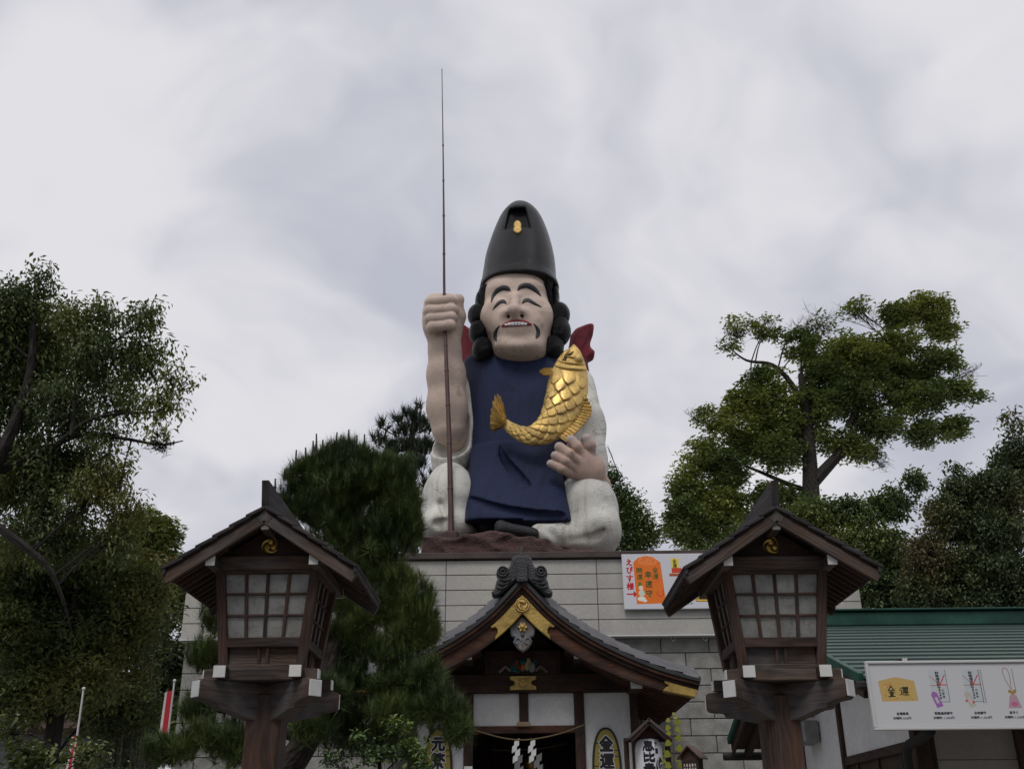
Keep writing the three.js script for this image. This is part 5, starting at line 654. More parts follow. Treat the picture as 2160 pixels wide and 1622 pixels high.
// ================================================================ lettering: brush strokes on a 100-unit square
const GLYPH = {
  金: [[50, 4, 8, 44], [50, 4, 92, 44], [30, 40, 70, 40], [18, 58, 82, 58], [50, 40, 50, 92], [30, 66, 38, 84], [70, 66, 62, 84], [8, 94, 92, 94]],
  運: [[36, 20, 36, 8, 94, 8, 94, 20], [42, 20, 88, 20], [44, 30, 86, 30, 86, 58, 44, 58, 44, 30], [44, 44, 86, 44], [65, 14, 65, 80], [36, 68, 94, 68], [12, 12, 22, 24], [6, 42, 22, 42, 22, 74, 6, 90], [22, 78, 40, 92, 96, 92]],
  招: [[6, 28, 40, 28], [24, 4, 24, 90, 14, 84], [6, 62, 40, 50], [50, 12, 90, 12, 86, 46, 76, 44], [66, 12, 60, 34, 48, 48], [52, 58, 88, 58, 88, 92, 52, 92, 52, 58]],
  元: [[24, 14, 76, 14], [8, 38, 92, 38], [38, 38, 34, 70, 10, 92], [62, 38, 62, 84, 70, 92, 92, 90, 94, 74]],
  繁: [[24, 2, 10, 16], [18, 8, 50, 8], [18, 14, 14, 44, 46, 44, 48, 14, 18, 14], [8, 28, 54, 28], [30, 14, 28, 44], [66, 2, 58, 18], [62, 12, 96, 12], [86, 12, 74, 34, 56, 48], [64, 20, 78, 36, 96, 48], [50, 48, 30, 58, 60, 62], [64, 54, 28, 72, 76, 72], [50, 72, 50, 98], [30, 80, 16, 92], [70, 80, 86, 92]],
  恵: [[20, 14, 80, 14], [50, 2, 50, 56], [24, 24, 76, 24, 76, 54, 24, 54, 24, 24], [24, 39, 76, 39], [14, 66, 10, 90], [30, 64, 32, 88, 46, 94, 70, 94, 74, 82], [50, 62, 56, 76], [80, 66, 92, 86]],
  比: [[14, 34, 46, 34], [14, 8, 14, 88, 46, 78], [92, 26, 60, 44], [60, 8, 60, 80, 68, 90, 94, 88, 94, 70]],
  寿: [[22, 12, 80, 12], [28, 26, 76, 26], [8, 42, 94, 42], [48, 2, 40, 54, 10, 92], [34, 58, 92, 58], [72, 46, 72, 92, 62, 88], [48, 68, 56, 80]],
  神: [[22, 4, 30, 14], [8, 24, 40, 24, 8, 60], [26, 44, 26, 96], [32, 46, 42, 58], [52, 22, 92, 22, 92, 66, 52, 66, 52, 22], [52, 44, 92, 44], [72, 4, 72, 98]],
  様: [[6, 30, 40, 30], [24, 4, 24, 96], [22, 34, 6, 66], [26, 40, 40, 56], [56, 4, 62, 16], [86, 4, 78, 16], [48, 22, 96, 22], [52, 36, 92, 36], [46, 50, 98, 50], [72, 22, 72, 92, 62, 88], [50, 62, 62, 70], [66, 74, 48, 90], [92, 58, 78, 68], [74, 68, 96, 90]],
  開: [[8, 6, 8, 96], [8, 6, 42, 6, 42, 36, 8, 36], [8, 21, 42, 21], [58, 6, 92, 6, 92, 96, 82, 92], [58, 6, 58, 36, 92, 36], [58, 21, 92, 21], [26, 50, 74, 50], [20, 66, 80, 66], [38, 50, 36, 70, 26, 90], [62, 50, 62, 92]],
  幸: [[20, 14, 80, 14], [50, 2, 50, 30], [8, 30, 92, 30], [30, 36, 38, 48], [70, 36, 62, 48], [16, 52, 84, 52], [8, 70, 92, 70], [50, 52, 50, 98]],
  守: [[50, 2, 50, 14], [10, 28, 10, 14, 90, 14, 90, 28], [10, 44, 90, 44], [64, 28, 64, 92, 52, 86], [28, 56, 40, 72]],
  絵: [[24, 4, 10, 24, 28, 26], [36, 16, 8, 48, 38, 46], [30, 36, 40, 50], [24, 48, 24, 92], [12, 60, 6, 80], [36, 60, 42, 76], [68, 4, 46, 36], [68, 4, 96, 36], [56, 38, 86, 38], [48, 54, 96, 54], [68, 54, 54, 86, 90, 82], [80, 68, 96, 92]],
  馬: [[22, 6, 22, 58], [22, 6, 82, 6], [22, 23, 80, 23], [22, 40, 80, 40], [50, 6, 50, 58], [22, 58, 90, 58, 84, 94, 72, 90], [16, 70, 10, 92], [34, 70, 36, 86], [50, 68, 54, 84], [66, 66, 70, 80]],
  就: [[26, 2, 26, 14], [4, 14, 48, 14], [10, 26, 42, 26, 42, 46, 10, 46, 10, 26], [26, 46, 26, 92, 18, 88], [12, 58, 6, 78], [38, 58, 46, 74], [54, 32, 98, 32], [74, 6, 70, 60, 52, 92], [76, 32, 76, 86, 84, 92, 96, 88, 96, 74], [86, 10, 94, 22]],
  職: [[4, 10, 40, 10], [12, 10, 12, 80], [32, 10, 32, 96], [12, 32, 32, 32], [12, 54, 32, 54], [4, 82, 40, 74], [44, 16, 72, 16], [46, 32, 76, 32], [48, 44, 68, 44, 68, 84, 48, 84, 48, 44], [48, 64, 68, 64], [80, 4, 82, 60, 96, 92], [94, 50, 78, 92]],
  達: [[64, 2, 64, 26], [44, 14, 86, 14], [36, 28, 96, 28], [52, 30, 56, 40], [78, 30, 74, 40], [40, 44, 92, 44], [44, 58, 88, 58], [36, 72, 96, 72], [65, 44, 65, 86], [12, 12, 22, 24], [6, 42, 22, 42, 22, 74, 6, 90], [22, 78, 40, 92, 96, 92]],
  成: [[16, 20, 94, 20], [18, 20, 16, 60, 6, 92], [18, 44, 44, 44, 42, 76, 32, 72], [58, 4, 64, 60, 84, 94, 94, 78], [86, 40, 50, 92], [74, 4, 84, 12]],
  御: [[24, 4, 8, 26], [26, 28, 6, 54], [18, 44, 18, 96], [42, 6, 34, 20], [34, 18, 62, 18], [32, 36, 64, 36], [48, 18, 48, 80], [48, 56, 62, 56], [36, 54, 36, 86], [32, 88, 64, 78], [72, 12, 72, 96], [72, 12, 94, 12, 94, 66, 84, 62]],
  合: [[50, 4, 6, 44], [50, 4, 94, 44], [30, 44, 70, 44], [24, 60, 76, 60, 76, 94, 24, 94, 24, 60]],
  格: [[4, 30, 40, 30], [22, 4, 22, 96], [22, 34, 4, 66], [26, 40, 40, 54], [62, 4, 46, 34], [58, 16, 86, 16, 46, 58], [56, 24, 96, 56], [54, 62, 88, 62, 88, 92, 54, 92, 54, 62]],
  恋: [[50, 2, 50, 12], [12, 14, 88, 14], [40, 14, 36, 44, 22, 52], [60, 14, 60, 50, 52, 46], [26, 26, 16, 42], [76, 24, 86, 42], [14, 66, 10, 90], [30, 62, 32, 88, 46, 94, 70, 94, 74, 82], [50, 60, 56, 74], [80, 64, 92, 84]],
  り: [[34, 8, 30, 50, 38, 40], [66, 8, 70, 50, 46, 94]], 初: [[24, 4, 32, 14], [8, 24, 42, 24, 10, 60], [28, 44, 28, 96], [40, 44, 30, 54], [34, 50, 44, 62], [50, 18, 94, 18, 90, 88, 78, 84], [68, 18, 64, 60, 48, 92]],
  穂: [[34, 4, 8, 14], [4, 30, 42, 30], [24, 12, 24, 96], [22, 34, 4, 62], [28, 40, 42, 56], [50, 10, 96, 10], [72, 2, 72, 54], [52, 22, 92, 22, 92, 52, 52, 52, 52, 22], [52, 37, 92, 37], [50, 66, 48, 88], [60, 62, 62, 88, 84, 92, 88, 80], [72, 60, 76, 72], [90, 64, 96, 80]],
  料: [[10, 12, 16, 26], [42, 10, 34, 26], [4, 38, 48, 38], [26, 4, 26, 96], [24, 42, 4, 70], [30, 46, 46, 60], [60, 12, 70, 24], [56, 36, 66, 48], [52, 68, 98, 58], [82, 4, 82, 96]],
  円: [[10, 96, 10, 8, 90, 8, 90, 94, 78, 90], [50, 8, 50, 54], [10, 54, 90, 54]], え: [[36, 6, 60, 16], [22, 34, 74, 30, 16, 84, 40, 64, 54, 66, 62, 88, 92, 88]], び: [[10, 20, 40, 14, 26, 34, 20, 60, 34, 88, 60, 84, 72, 56, 68, 24, 92, 48], [76, 6, 84, 18], [90, 2, 98, 14]],
  す: [[8, 24, 92, 24], [58, 4, 58, 60, 44, 70, 34, 58, 44, 46, 58, 56, 54, 78, 36, 96]], こ: [[22, 20, 78, 20], [18, 66, 26, 86, 50, 90, 84, 84]], は: [[16, 8, 12, 50, 18, 92], [38, 32, 92, 30], [70, 8, 70, 80, 52, 92, 40, 82, 52, 70, 70, 76, 92, 90]],
  い: [[16, 20, 18, 66, 34, 86, 40, 70], [74, 26, 88, 60]], っ: [[24, 50, 76, 46, 78, 70, 46, 88]], し: [[30, 8, 28, 70, 44, 92, 84, 76]], ょ: [[54, 40, 54, 84, 36, 90, 34, 78, 58, 80, 84, 94], [54, 54, 80, 52]],
  前: [[28, 4, 36, 18], [72, 4, 64, 18], [6, 24, 94, 24], [14, 94, 16, 38, 46, 38, 46, 92, 36, 90], [16, 55, 46, 55], [16, 70, 46, 70], [64, 40, 64, 78], [86, 34, 86, 92, 74, 88]], 大: [[8, 34, 92, 34], [50, 4, 48, 40, 10, 94], [50, 40, 92, 94]],
};
function canvas(w, h, bg) { const c = document.createElement('canvas'); c.width = w; c.height = h; const g = c.getContext('2d'); g.fillStyle = bg; g.fillRect(0, 0, w, h); g.lineCap = 'round'; g.lineJoin = 'round'; return [c, g]; }
function brush(g, ch, x, y, w, h, lw, color) { g.strokeStyle = color; g.lineWidth = lw; for (const s of GLYPH[ch] ?? []) { g.beginPath(); for (let i = 0; i < s.length; i += 2) { const X = x + s[i] / 100 * w, Y = y + s[i + 1] / 100 * h; i ? g.lineTo(X, Y) : g.moveTo(X, Y); } g.stroke(); } }
const column = (g, str, x, y, w, h, lw, c, gap = 0) => [...str].forEach((ch, i) => brush(g, ch, x, y + i * (h + gap), w, h, lw, c));
function line(g, str, x, y, s, lw, c) { let X = x; for (const ch of str) { if (GLYPH[ch]) { brush(g, ch, X, y, s * 0.92, s * 0.92, lw, c); X += s; } else { g.fillStyle = c; g.font = 'bold ' + Math.round(s * 1.05) + 'px sans-serif'; g.fillText(ch, X, y + s * 0.9); X += g.measureText(ch).width + s * 0.04; } } return X; }
const print = (c, o = {}) => { const t = new THREE.CanvasTexture(c); t.colorSpace = THREE.SRGBColorSpace; t.magFilter = THREE.LinearFilter; return MAT(1, 1, 1, { map: t, roughness: 0.55, ...o }); };
const sheet = (w, h, x, y, z) => { const g = new THREE.PlaneGeometry(w, h); g.translate(x, y, z); return g; };

// ---------------------------------------------------------------- amulet poster on the hall wall
{
  const d = HZ - 0.1, a = P(1311, 1169, d), b = P(1620, 1285, d), w = b.x - a.x, h = a.y - P(1400, 1285, d).y, cx = (a.x + b.x) / 2, cy = a.y - h / 2;
  const k = 6, W = 309 * k, H = 116 * k, [c, g] = canvas(W, H, '#d0d0d8'), X = (u) => (u - 1311) * k, Y = (v) => (v - 1169) * k;
  const chars = ['え', 'び', 'す', '様'], ys = [1179, 1196, 1213, 1230]; chars.forEach((ch, i) => brush(g, ch, X(1318), Y(ys[i]), 15 * k, 15 * k, 2.6 * k, '#c01022'));
  g.strokeStyle = g.fillStyle = '#c01022'; g.lineWidth = 3 * k; g.beginPath(); g.moveTo(X(1318), Y(1254)); g.lineTo(X(1334), Y(1254)); g.stroke(); g.beginPath(); g.moveTo(X(1332), Y(1247)); g.lineTo(X(1341), Y(1254)); g.lineTo(X(1332), Y(1261)); g.fill();
  // orange charm bag
  g.fillStyle = '#ea7214'; g.beginPath(); g.moveTo(X(1335), Y(1186)); g.lineTo(X(1345), Y(1177)); g.lineTo(X(1362), Y(1172)); g.lineTo(X(1380), Y(1175)); g.lineTo(X(1395), Y(1187)); g.lineTo(X(1402), Y(1274)); g.lineTo(X(1338), Y(1275)); g.fill();
  g.strokeStyle = '#f08a4a'; g.lineWidth = 2.2 * k; for (const [u, v, r] of [[1358, 1182, 8], [1375, 1183, 8], [1367, 1186, 6], [1352, 1184, 5], [1380, 1184, 6]]) { g.beginPath(); g.arc(X(u), Y(v), r * k, 0, 7); g.stroke(); }
  column(g, '開運', X(1341), Y(1198), 13 * k, 12 * k, 1.6 * k, '#4d5a16', 2 * k); column(g, '金運', X(1376), Y(1197), 13 * k, 12 * k, 1.6 * k, '#4d5a16', 2 * k); column(g, '幸運守', X(1359), Y(1206), 15 * k, 15 * k, 2.1 * k, '#42510f', 5 * k);
  // a small plain printed figure and a red swirl
  const blob = (u, v, rx, ry, col) => { g.fillStyle = col; g.beginPath(); g.ellipse(X(u), Y(v), rx * k, ry * k, 0, 0, 7); g.fill(); };
  blob(1347, 1234, 4, 6, '#557a2c'); blob(1349, 1241, 5, 5, '#f0d8c4'); blob(1350, 1252, 7, 7, '#cfd9c4'); blob(1349, 1264, 9, 5, '#eeeade'); blob(1356, 1268, 5, 3, '#efe6dc'); g.strokeStyle = '#d9401c'; g.lineWidth = 2.4 * k; g.beginPath(); g.arc(X(1391), Y(1252), 7 * k, -1, 3.6); g.stroke(); g.lineWidth = 1.1 * k; g.beginPath(); g.moveTo(X(1356), Y(1250)); g.quadraticCurveTo(X(1372), Y(1228), X(1391), Y(1226)); g.stroke();
  // small card charm
  g.fillStyle = '#cfd0d6'; g.fillRect(X(1409), Y(1177), 36 * k, 50 * k); g.fillStyle = '#e6cf5a'; g.fillRect(X(1418), Y(1178), 18 * k, 22 * k); column(g, '金運', X(1422), Y(1180), 9 * k, 9 * k, 1.2 * k, '#3a3a14', 1 * k); g.fillStyle = '#cf3f20'; g.fillRect(X(1419), Y(1199), 22 * k, 11 * k); g.fillStyle = '#a9501e'; g.fillRect(X(1413), Y(1211), 26 * k, 6 * k);
  line(g, 'こ', X(1408), Y(1271), 7 * k, 1.1 * k, '#222'); line(g, 'はいっしょ!', X(1427), Y(1271), 6.4 * k, 1.0 * k, '#222');
  brush(g, '金', X(1468), Y(1247), 24 * k, 22 * k, 7 * k, '#1a1608'); brush(g, '金', X(1468), Y(1247), 24 * k, 22 * k, 4.4 * k, '#f2c010'); brush(g, '運', X(1498), Y(1247), 24 * k, 22 * k, 7 * k, '#1a1608'); brush(g, '運', X(1498), Y(1247), 24 * k, 22 * k, 4.0 * k, '#f2c010');
  const t = thing('amulet_poster', 'white poster board with orange charm bag picture on the hall wall', 'poster', [cx, cy - h / 2, -d]);
  part('board', cbox(w, h, 0.05, cx, cy, -d - 0.026, 0.006), M.metalWhite, t, true); part('print', sheet(w - 0.02, h - 0.02, cx, cy, -d + 0.003), print(c), t, true);
}
// ---------------------------------------------------------------- price board on the booth
{
  const d = 9.2, a = P(1828, 1398, d), yb = P(1835, 1538, d).y, xr = P(2310, 1450, d).x, w = xr - a.x, h = a.y - yb, cx = (a.x + xr) / 2, cy = (a.y + yb) / 2;
  const k = 4, W = 1928, H = Math.round(W * h / w), kk = W / 482, [c, g] = canvas(W, H, '#cecfd4'), X = (u) => (u - 1828) * kk, vs = H / 140, Y = (v) => (v - 1398) * vs;
  const ink = '#1c1a22';
  // wooden plaque
  g.fillStyle = '#c9ab6a'; g.beginPath(); g.moveTo(X(1844), Y(1436)); g.lineTo(X(1883), Y(1427)); g.lineTo(X(1923), Y(1436)); g.lineTo(X(1926), Y(1481)); g.lineTo(X(1847), Y(1482)); g.fill();
  const R = rng(77), cols = ['#d8501e', '#e2892a', '#c43418', '#e6b64a', '#7d8c3a', '#efe0a0']; for (let i = 0; i < 90; i++) { g.strokeStyle = cols[Math.floor(R() * 6)]; g.lineWidth = 1.2 * kk; const u = mix(1855, 1915, R()), v = mix(1440, 1478, R()); g.beginPath(); g.moveTo(X(u), Y(v)); g.lineTo(X(u + (R() - 0.5) * 7), Y(v + (R() - 0.5) * 6)); g.stroke(); }
  brush(g, '金', X(1862), Y(1447), 16 * kk, 25 * vs, 2.6 * kk, '#26301c'); brush(g, '運', X(1888), Y(1449), 20 * kk, 20 * vs, 2.2 * kk, '#26301c');
  // envelopes with red cords, charm bags
  const env = (u, v, bag, bagU) => { g.fillStyle = '#c4c9cf'; g.fillRect(X(u), Y(v), 37 * kk, 72 * vs); g.strokeStyle = '#33333a'; g.lineWidth = 0.9 * kk; g.beginPath(); g.moveTo(X(u + 37), Y(v)); g.lineTo(X(u + 37), Y(v + 72)); g.lineTo(X(u + 14), Y(v + 72)); g.stroke(); column(g, '就職達成御守', X(u + 14), Y(v + 4), 8 * kk, 6 * vs, 1.1 * kk, '#3c3c44', 0.6 * vs); column(g, '大前神', X(u + 23), Y(v + 43), 5 * kk, 6 * vs, 0.8 * kk, '#3c3c44', 1.4 * vs); column(g, '恵比寿神', X(u + 16), Y(v + 43), 5 * kk, 5 * vs, 0.8 * kk, '#3c3c44', 1 * vs);
    g.strokeStyle = '#cc2430'; g.lineWidth = 2 * kk; for (const [x0, y0] of [[34, 12], [37, 34], [22, 34]]) { g.beginPath(); g.moveTo(X(u + 21), Y(v + 34)); g.lineTo(X(u + x0), Y(v + y0)); g.stroke(); } g.lineWidth = 1.1 * kk; g.strokeStyle = '#a04a3a'; g.beginPath(); g.moveTo(X(u + 21), Y(v + 34)); g.lineTo(X(u + 1), Y(v + 13)); g.moveTo(X(u + 21), Y(v + 35)); g.lineTo(X(u), Y(v + 35)); g.stroke();
    g.save(); g.translate(X(bagU), Y(v + 67)); g.rotate(-0.32); g.fillStyle = bag; g.beginPath(); g.moveTo(-7 * kk, -14 * vs); g.lineTo(0, -20 * vs); g.lineTo(7 * kk, -14 * vs); g.lineTo(7.5 * kk, 17 * vs); g.lineTo(-7.5 * kk, 17 * vs); g.fill(); g.fillStyle = '#cdbfc8'; g.fillRect(-3 * kk, -6 * vs, 6 * kk, 14 * vs); g.restore(); };
  env(1957, 1412, '#a06ab4', 1966); env(2030, 1412, '#bdbab0', 2038); g.fillStyle = '#cc4040'; for (const [u, v] of [[2030, 1482], [2045, 1485]]) { g.beginPath(); g.arc(X(u), Y(v), 2.6 * kk, 0, 7); g.fill(); }
  g.fillStyle = '#4a4a50'; const dots = (u, v, n, sp) => { for (let i = 0; i < n; i++) { g.strokeStyle = '#3a3a42'; g.lineWidth = 0.7 * kk; g.beginPath(); g.moveTo(X(u) - 1.4 * kk, Y(v + i * sp)); g.lineTo(X(u) + 1.4 * kk, Y(v + i * sp + 1)); g.moveTo(X(u), Y(v + i * sp - 1.4)); g.lineTo(X(u), Y(v + i * sp + 1.6)); g.stroke(); } }; dots(2072, 1414, 18, 4.2); dots(2067, 1414, 19, 4.0); dots(2141, 1413, 11, 4.4);
  // pink drop charm on a cord
  g.strokeStyle = '#9a6a62'; g.lineWidth = 1.4 * kk; g.beginPath(); g.moveTo(X(2132), Y(1458)); g.bezierCurveTo(X(2116), Y(1424), X(2118), Y(1409), X(2126), Y(1409)); g.bezierCurveTo(X(2136), Y(1410), X(2134), Y(1430), X(2132), Y(1458)); g.stroke(); g.fillStyle = '#b99aa4'; g.beginPath(); g.moveTo(X(2126), Y(1470)); g.lineTo(X(2140), Y(1470)); g.lineTo(X(2148), Y(1499)); g.lineTo(X(2118), Y(1499)); g.fill(); g.fillStyle = '#c46a9a'; g.beginPath(); g.ellipse(X(2133), Y(1490), 8 * kk, 5 * vs, 0, 0, 7); g.fill(); g.fillStyle = '#a98a4a'; for (const [u, v] of [[2128, 1462], [2138, 1462], [2133, 1466]]) { g.beginPath(); g.arc(X(u), Y(v), 4 * kk, 0, 7); g.fill(); }
  for (const [u, name, price] of [[1887, '金運絵馬', '500円'], [1976, '就職達成御守', '1,000円'], [2055, '合格御守', '1,000円'], [2128, '恋守り', '1,000円']]) { const s = 6.6 * kk; line(g, name, X(u) - name.length * s / 2, Y(1506), s, 1.05 * kk, ink); line(g, '初穂料:' + price, X(u) - (name.length > 4 ? 24 : 22) * kk, Y(1516), 6.4 * kk, 0.9 * kk, ink); }
  const t = thing('price_board', 'long white price board with pictures of charms hung under the green eave', 'signboard', [cx, yb, -d]);
  const fr = 0.022; part('board', cbox(w, h, 0.03, cx, cy, -d - 0.018, 0.003), M.metalWhite, t, true); part('print', sheet(w - 0.03, h - 0.03, cx, cy, -d + 0.002), print(c), t, true);
  for (const [ww, hh, x, y] of [[w + fr, fr, cx, cy + h / 2], [w + fr, fr, cx, cy - h / 2], [fr, h - fr, a.x, cy], [fr, h - fr, xr, cy]]) part('frame', cbox(ww, hh, 0.05, x, y, -d - 0.008, 0.004), M.metalWhite, t, true);
  for (const x of [a.x + 0.06, cx, xr - 0.06]) part('hanger', bar(V(x, cy + h / 2 - 0.1, -d - 0.04), V(x, eaveY - 0.12, -9.4), 0.03, 0.02), M.metalWhite, t, true);
}
// ---------------------------------------------------------------- gold oval signs on the porch wall
function oval(str, u, label) {
  const z = WZ - 0.06, c0 = P(u, 1620, z), s = S(u, 1580, z), rw = 31.5 * s, top = P(u, 1534, z).y, hh = 1.75, cy = top - hh / 2;
  const outline = (i) => { const o = []; for (let k = 0; k < 56; k++) { const a = k / 56 * 2 * Math.PI, e = 0.62; const ca = Math.cos(a), sa = Math.sin(a); o.push([(rw - i) * Math.sign(ca) * Math.abs(ca) ** 0.9, (hh / 2 - i) * Math.sign(sa) * Math.abs(sa) ** e]); } return o; };
  const t = thing('oval_sign', label, 'sign', [c0.x, top - hh, -z], 'gold oval signs on the porch wall');
  const rim = extr(outline(0), 0.04, 0, 0.006); rim.translate(0, hh / 2, 0); part('rim', rim, M.dark, t);
  const [c, g] = canvas(256, 896, '#8f8136'), R = rng(4); for (let i = 0; i < 2600; i++) { g.fillStyle = R() > 0.5 ? 'rgba(150,136,60,0.25)' : 'rgba(110,98,36,0.25)'; g.fillRect(R() * 256, R() * 896, 3 + R() * 20, 2 + R() * 4); }
  g.fillStyle = '#15130f'; for (const [x, y] of [[0, 118], [176, 172], [176, 216], [0, 290], [0, 330], [0, 366], [176, 430], [176, 470], [0, 560], [176, 600], [0, 700]]) g.fillRect(x, y, 80, 8);
  [...str].forEach((ch, i) => { const y = 70 + i * 130; brush(g, ch, 70, y, 116, 112, 34, '#c9c9cf'); brush(g, ch, 70, y, 116, 112, 22, '#14121a'); });
  const f = new THREE.ShapeGeometry(new THREE.Shape(outline(0.035).map(([x, y]) => new THREE.Vector2(x, y))), 8), p = f.attributes.position, uv = f.attributes.uv; for (let i = 0; i < p.count; i++) uv.setXY(i, p.getX(i) / (2 * rw) + 0.5, p.getY(i) / hh + 0.5); f.translate(0, hh / 2, 0.004); part('face', f, print(c, { roughness: 0.5 }), t);
}
oval('金運招', 1281, 'gold oval sign with black rim on the white plaster wall beside the paper lantern');
oval('元繁', 923, 'gold oval sign with black rim behind the pine branches');
// ---------------------------------------------------------------- paper lantern on its roofed stand
{
  const z = 15.6, c0 = P(1369, 1600, z), s = S(1369, 1590, z), peak = P(1372, 1521, z).y, ev = P(1330, 1558, z).y, x0 = c0.x;
  const st = thing('lantern_stand', 'small brown roofed wooden stand beside the stone block wall', 'stand', [x0, 0, -z]), add = (n, g, m) => part(n, g, m, st, true), hw = 46 * s;
  for (const k of [1, -1]) { add('roof_slope', bar(V(x0 + k * -0.01, peak, -z), V(x0 + k * hw, ev - 0.03, -z), 0.62, 0.035), M.lanternGrey); for (const q of [0.28]) add('barge_board', bar(V(x0, peak - 0.045, -z + q), V(x0 + k * (hw - 0.04), ev - 0.065, -z + q), 0.03, 0.06), M.porchDark); }
  add('gable_board', extr([[x0 - 0.22, ev - 0.0], [x0 + 0.22, ev - 0.0], [x0, peak - 0.05]], 0.03, -z + 0.16, 0.003), M.porchDark);
  add('cross_bar', cbox(0.7, 0.06, 0.06, x0, ev - 0.02, -z, 0.005), M.porchDark); for (const k of [1, -1]) add('post', cbox(0.07, ev, 0.07, x0 + k * 0.3, ev / 2, -z - 0.15, 0.006), M.porchDark);
  const ly = P(1369, 1560, z).y, r = 28.5 * s, H = 1.05, pl = thing('paper_lantern', 'white barrel shaped paper lantern with black lettering hanging in its stand', 'paper lantern', [x0, ly - H, -z + 0.02]);
  const pts = []; for (let i = 0; i <= 60; i++) { const t = i / 60, e = Math.min(t, 1 - t); pts.push(new THREE.Vector2(r * (0.72 + 0.28 * Math.min(1, Math.sqrt(e / 0.13))) * (1 + 0.012 * Math.cos(t * 60 * Math.PI)), t * H)); }
  const [c, g] = canvas(1024, 512, '#d6d6dc'); const col = (str, x, w) => [...str].forEach((ch, i) => brush(g, ch, x - w / 2, 18 + i * 74, w, 62, 20, '#15131d'));
  col('恵比寿神', 256 - 20, 150); [...'大前'].forEach((ch, i) => brush(g, ch, 318, 16 + i * 46, 46, 40, 9, '#15131d'));
  g.fillStyle = '#15131d'; g.beginPath(); g.arc(388, 190, 68, 0, 7); g.fill(); g.strokeStyle = '#d6d6dc'; g.lineWidth = 11; for (let k = 0; k < 3; k++) { const a = k * 2.094; g.beginPath(); for (let i = 0; i <= 20; i++) { const t = i / 20, q = a + t * 2.3, rr = 12 + 52 * t; g.lineTo(388 + rr * Math.cos(q), 190 + rr * Math.sin(q)); } g.stroke(); } col('恵比寿神', 768, 150);
  const lg = new THREE.LatheGeometry(pts, 48, -Math.PI / 2, 2 * Math.PI); part('paper_body', lg, print(c, { roughness: 0.8 }), pl);
  for (const y of [0, H]) { const k = new THREE.CylinderGeometry(r * 0.74, r * 0.74, 0.05, 28); k.translate(0, y, 0); part('hoop', boxUV(k), M.dark, pl); }
}
// ---------------------------------------------------------------- little roofed notice box
{
  const z = 14, a = P(1450, 1574, z), s = S(1450, 1590, z), bx = thing('notice_box', 'small brown roofed notice box with white lettering before the stone wall', 'notice box', [a.x + 0.02, 0, -z]), add = (n, g, m) => part(n, g, m, bx, true), turn = 0.55;
  const put = (g) => { g.rotateY(-turn); g.translate(a.x + 0.05, 0, -z); return g; }, w = 0.115, H = a.y;
  for (const k of [1, -1]) add('roof_slope', put(bar(V(0, H, 0), V(k * (w + 0.05), H - 0.16, 0), 0.26, 0.02)), MAT(0.13, 0.07, 0.06, { map: woodTex, roughness: 0.35 }));
  add('box', put(extr([[-w, H - 0.6], [w, H - 0.6], [w, H - 0.13], [0, H - 0.02], [-w, H - 0.13]], 0.16, 0.08, 0.004, 0)), M.porchDark); add('post', put(cbox(0.07, H - 0.6, 0.07, 0, (H - 0.6) / 2, 0, 0.005)), M.porchDark);
  const [c, g] = canvas(256, 256, '#2a1712'); for (let i = 0; i < 5; i++) column(g, ['大前神', '恵比寿', '金運守', '御守り', '大前'][i], 20 + i * 46, 30, 28, 34, 5, '#d0ccc8', 8); add('lettering', put(sheet(w * 1.8, 0.3, 0, H - 0.33, 0.083)), print(c, { roughness: 0.7 }));
}
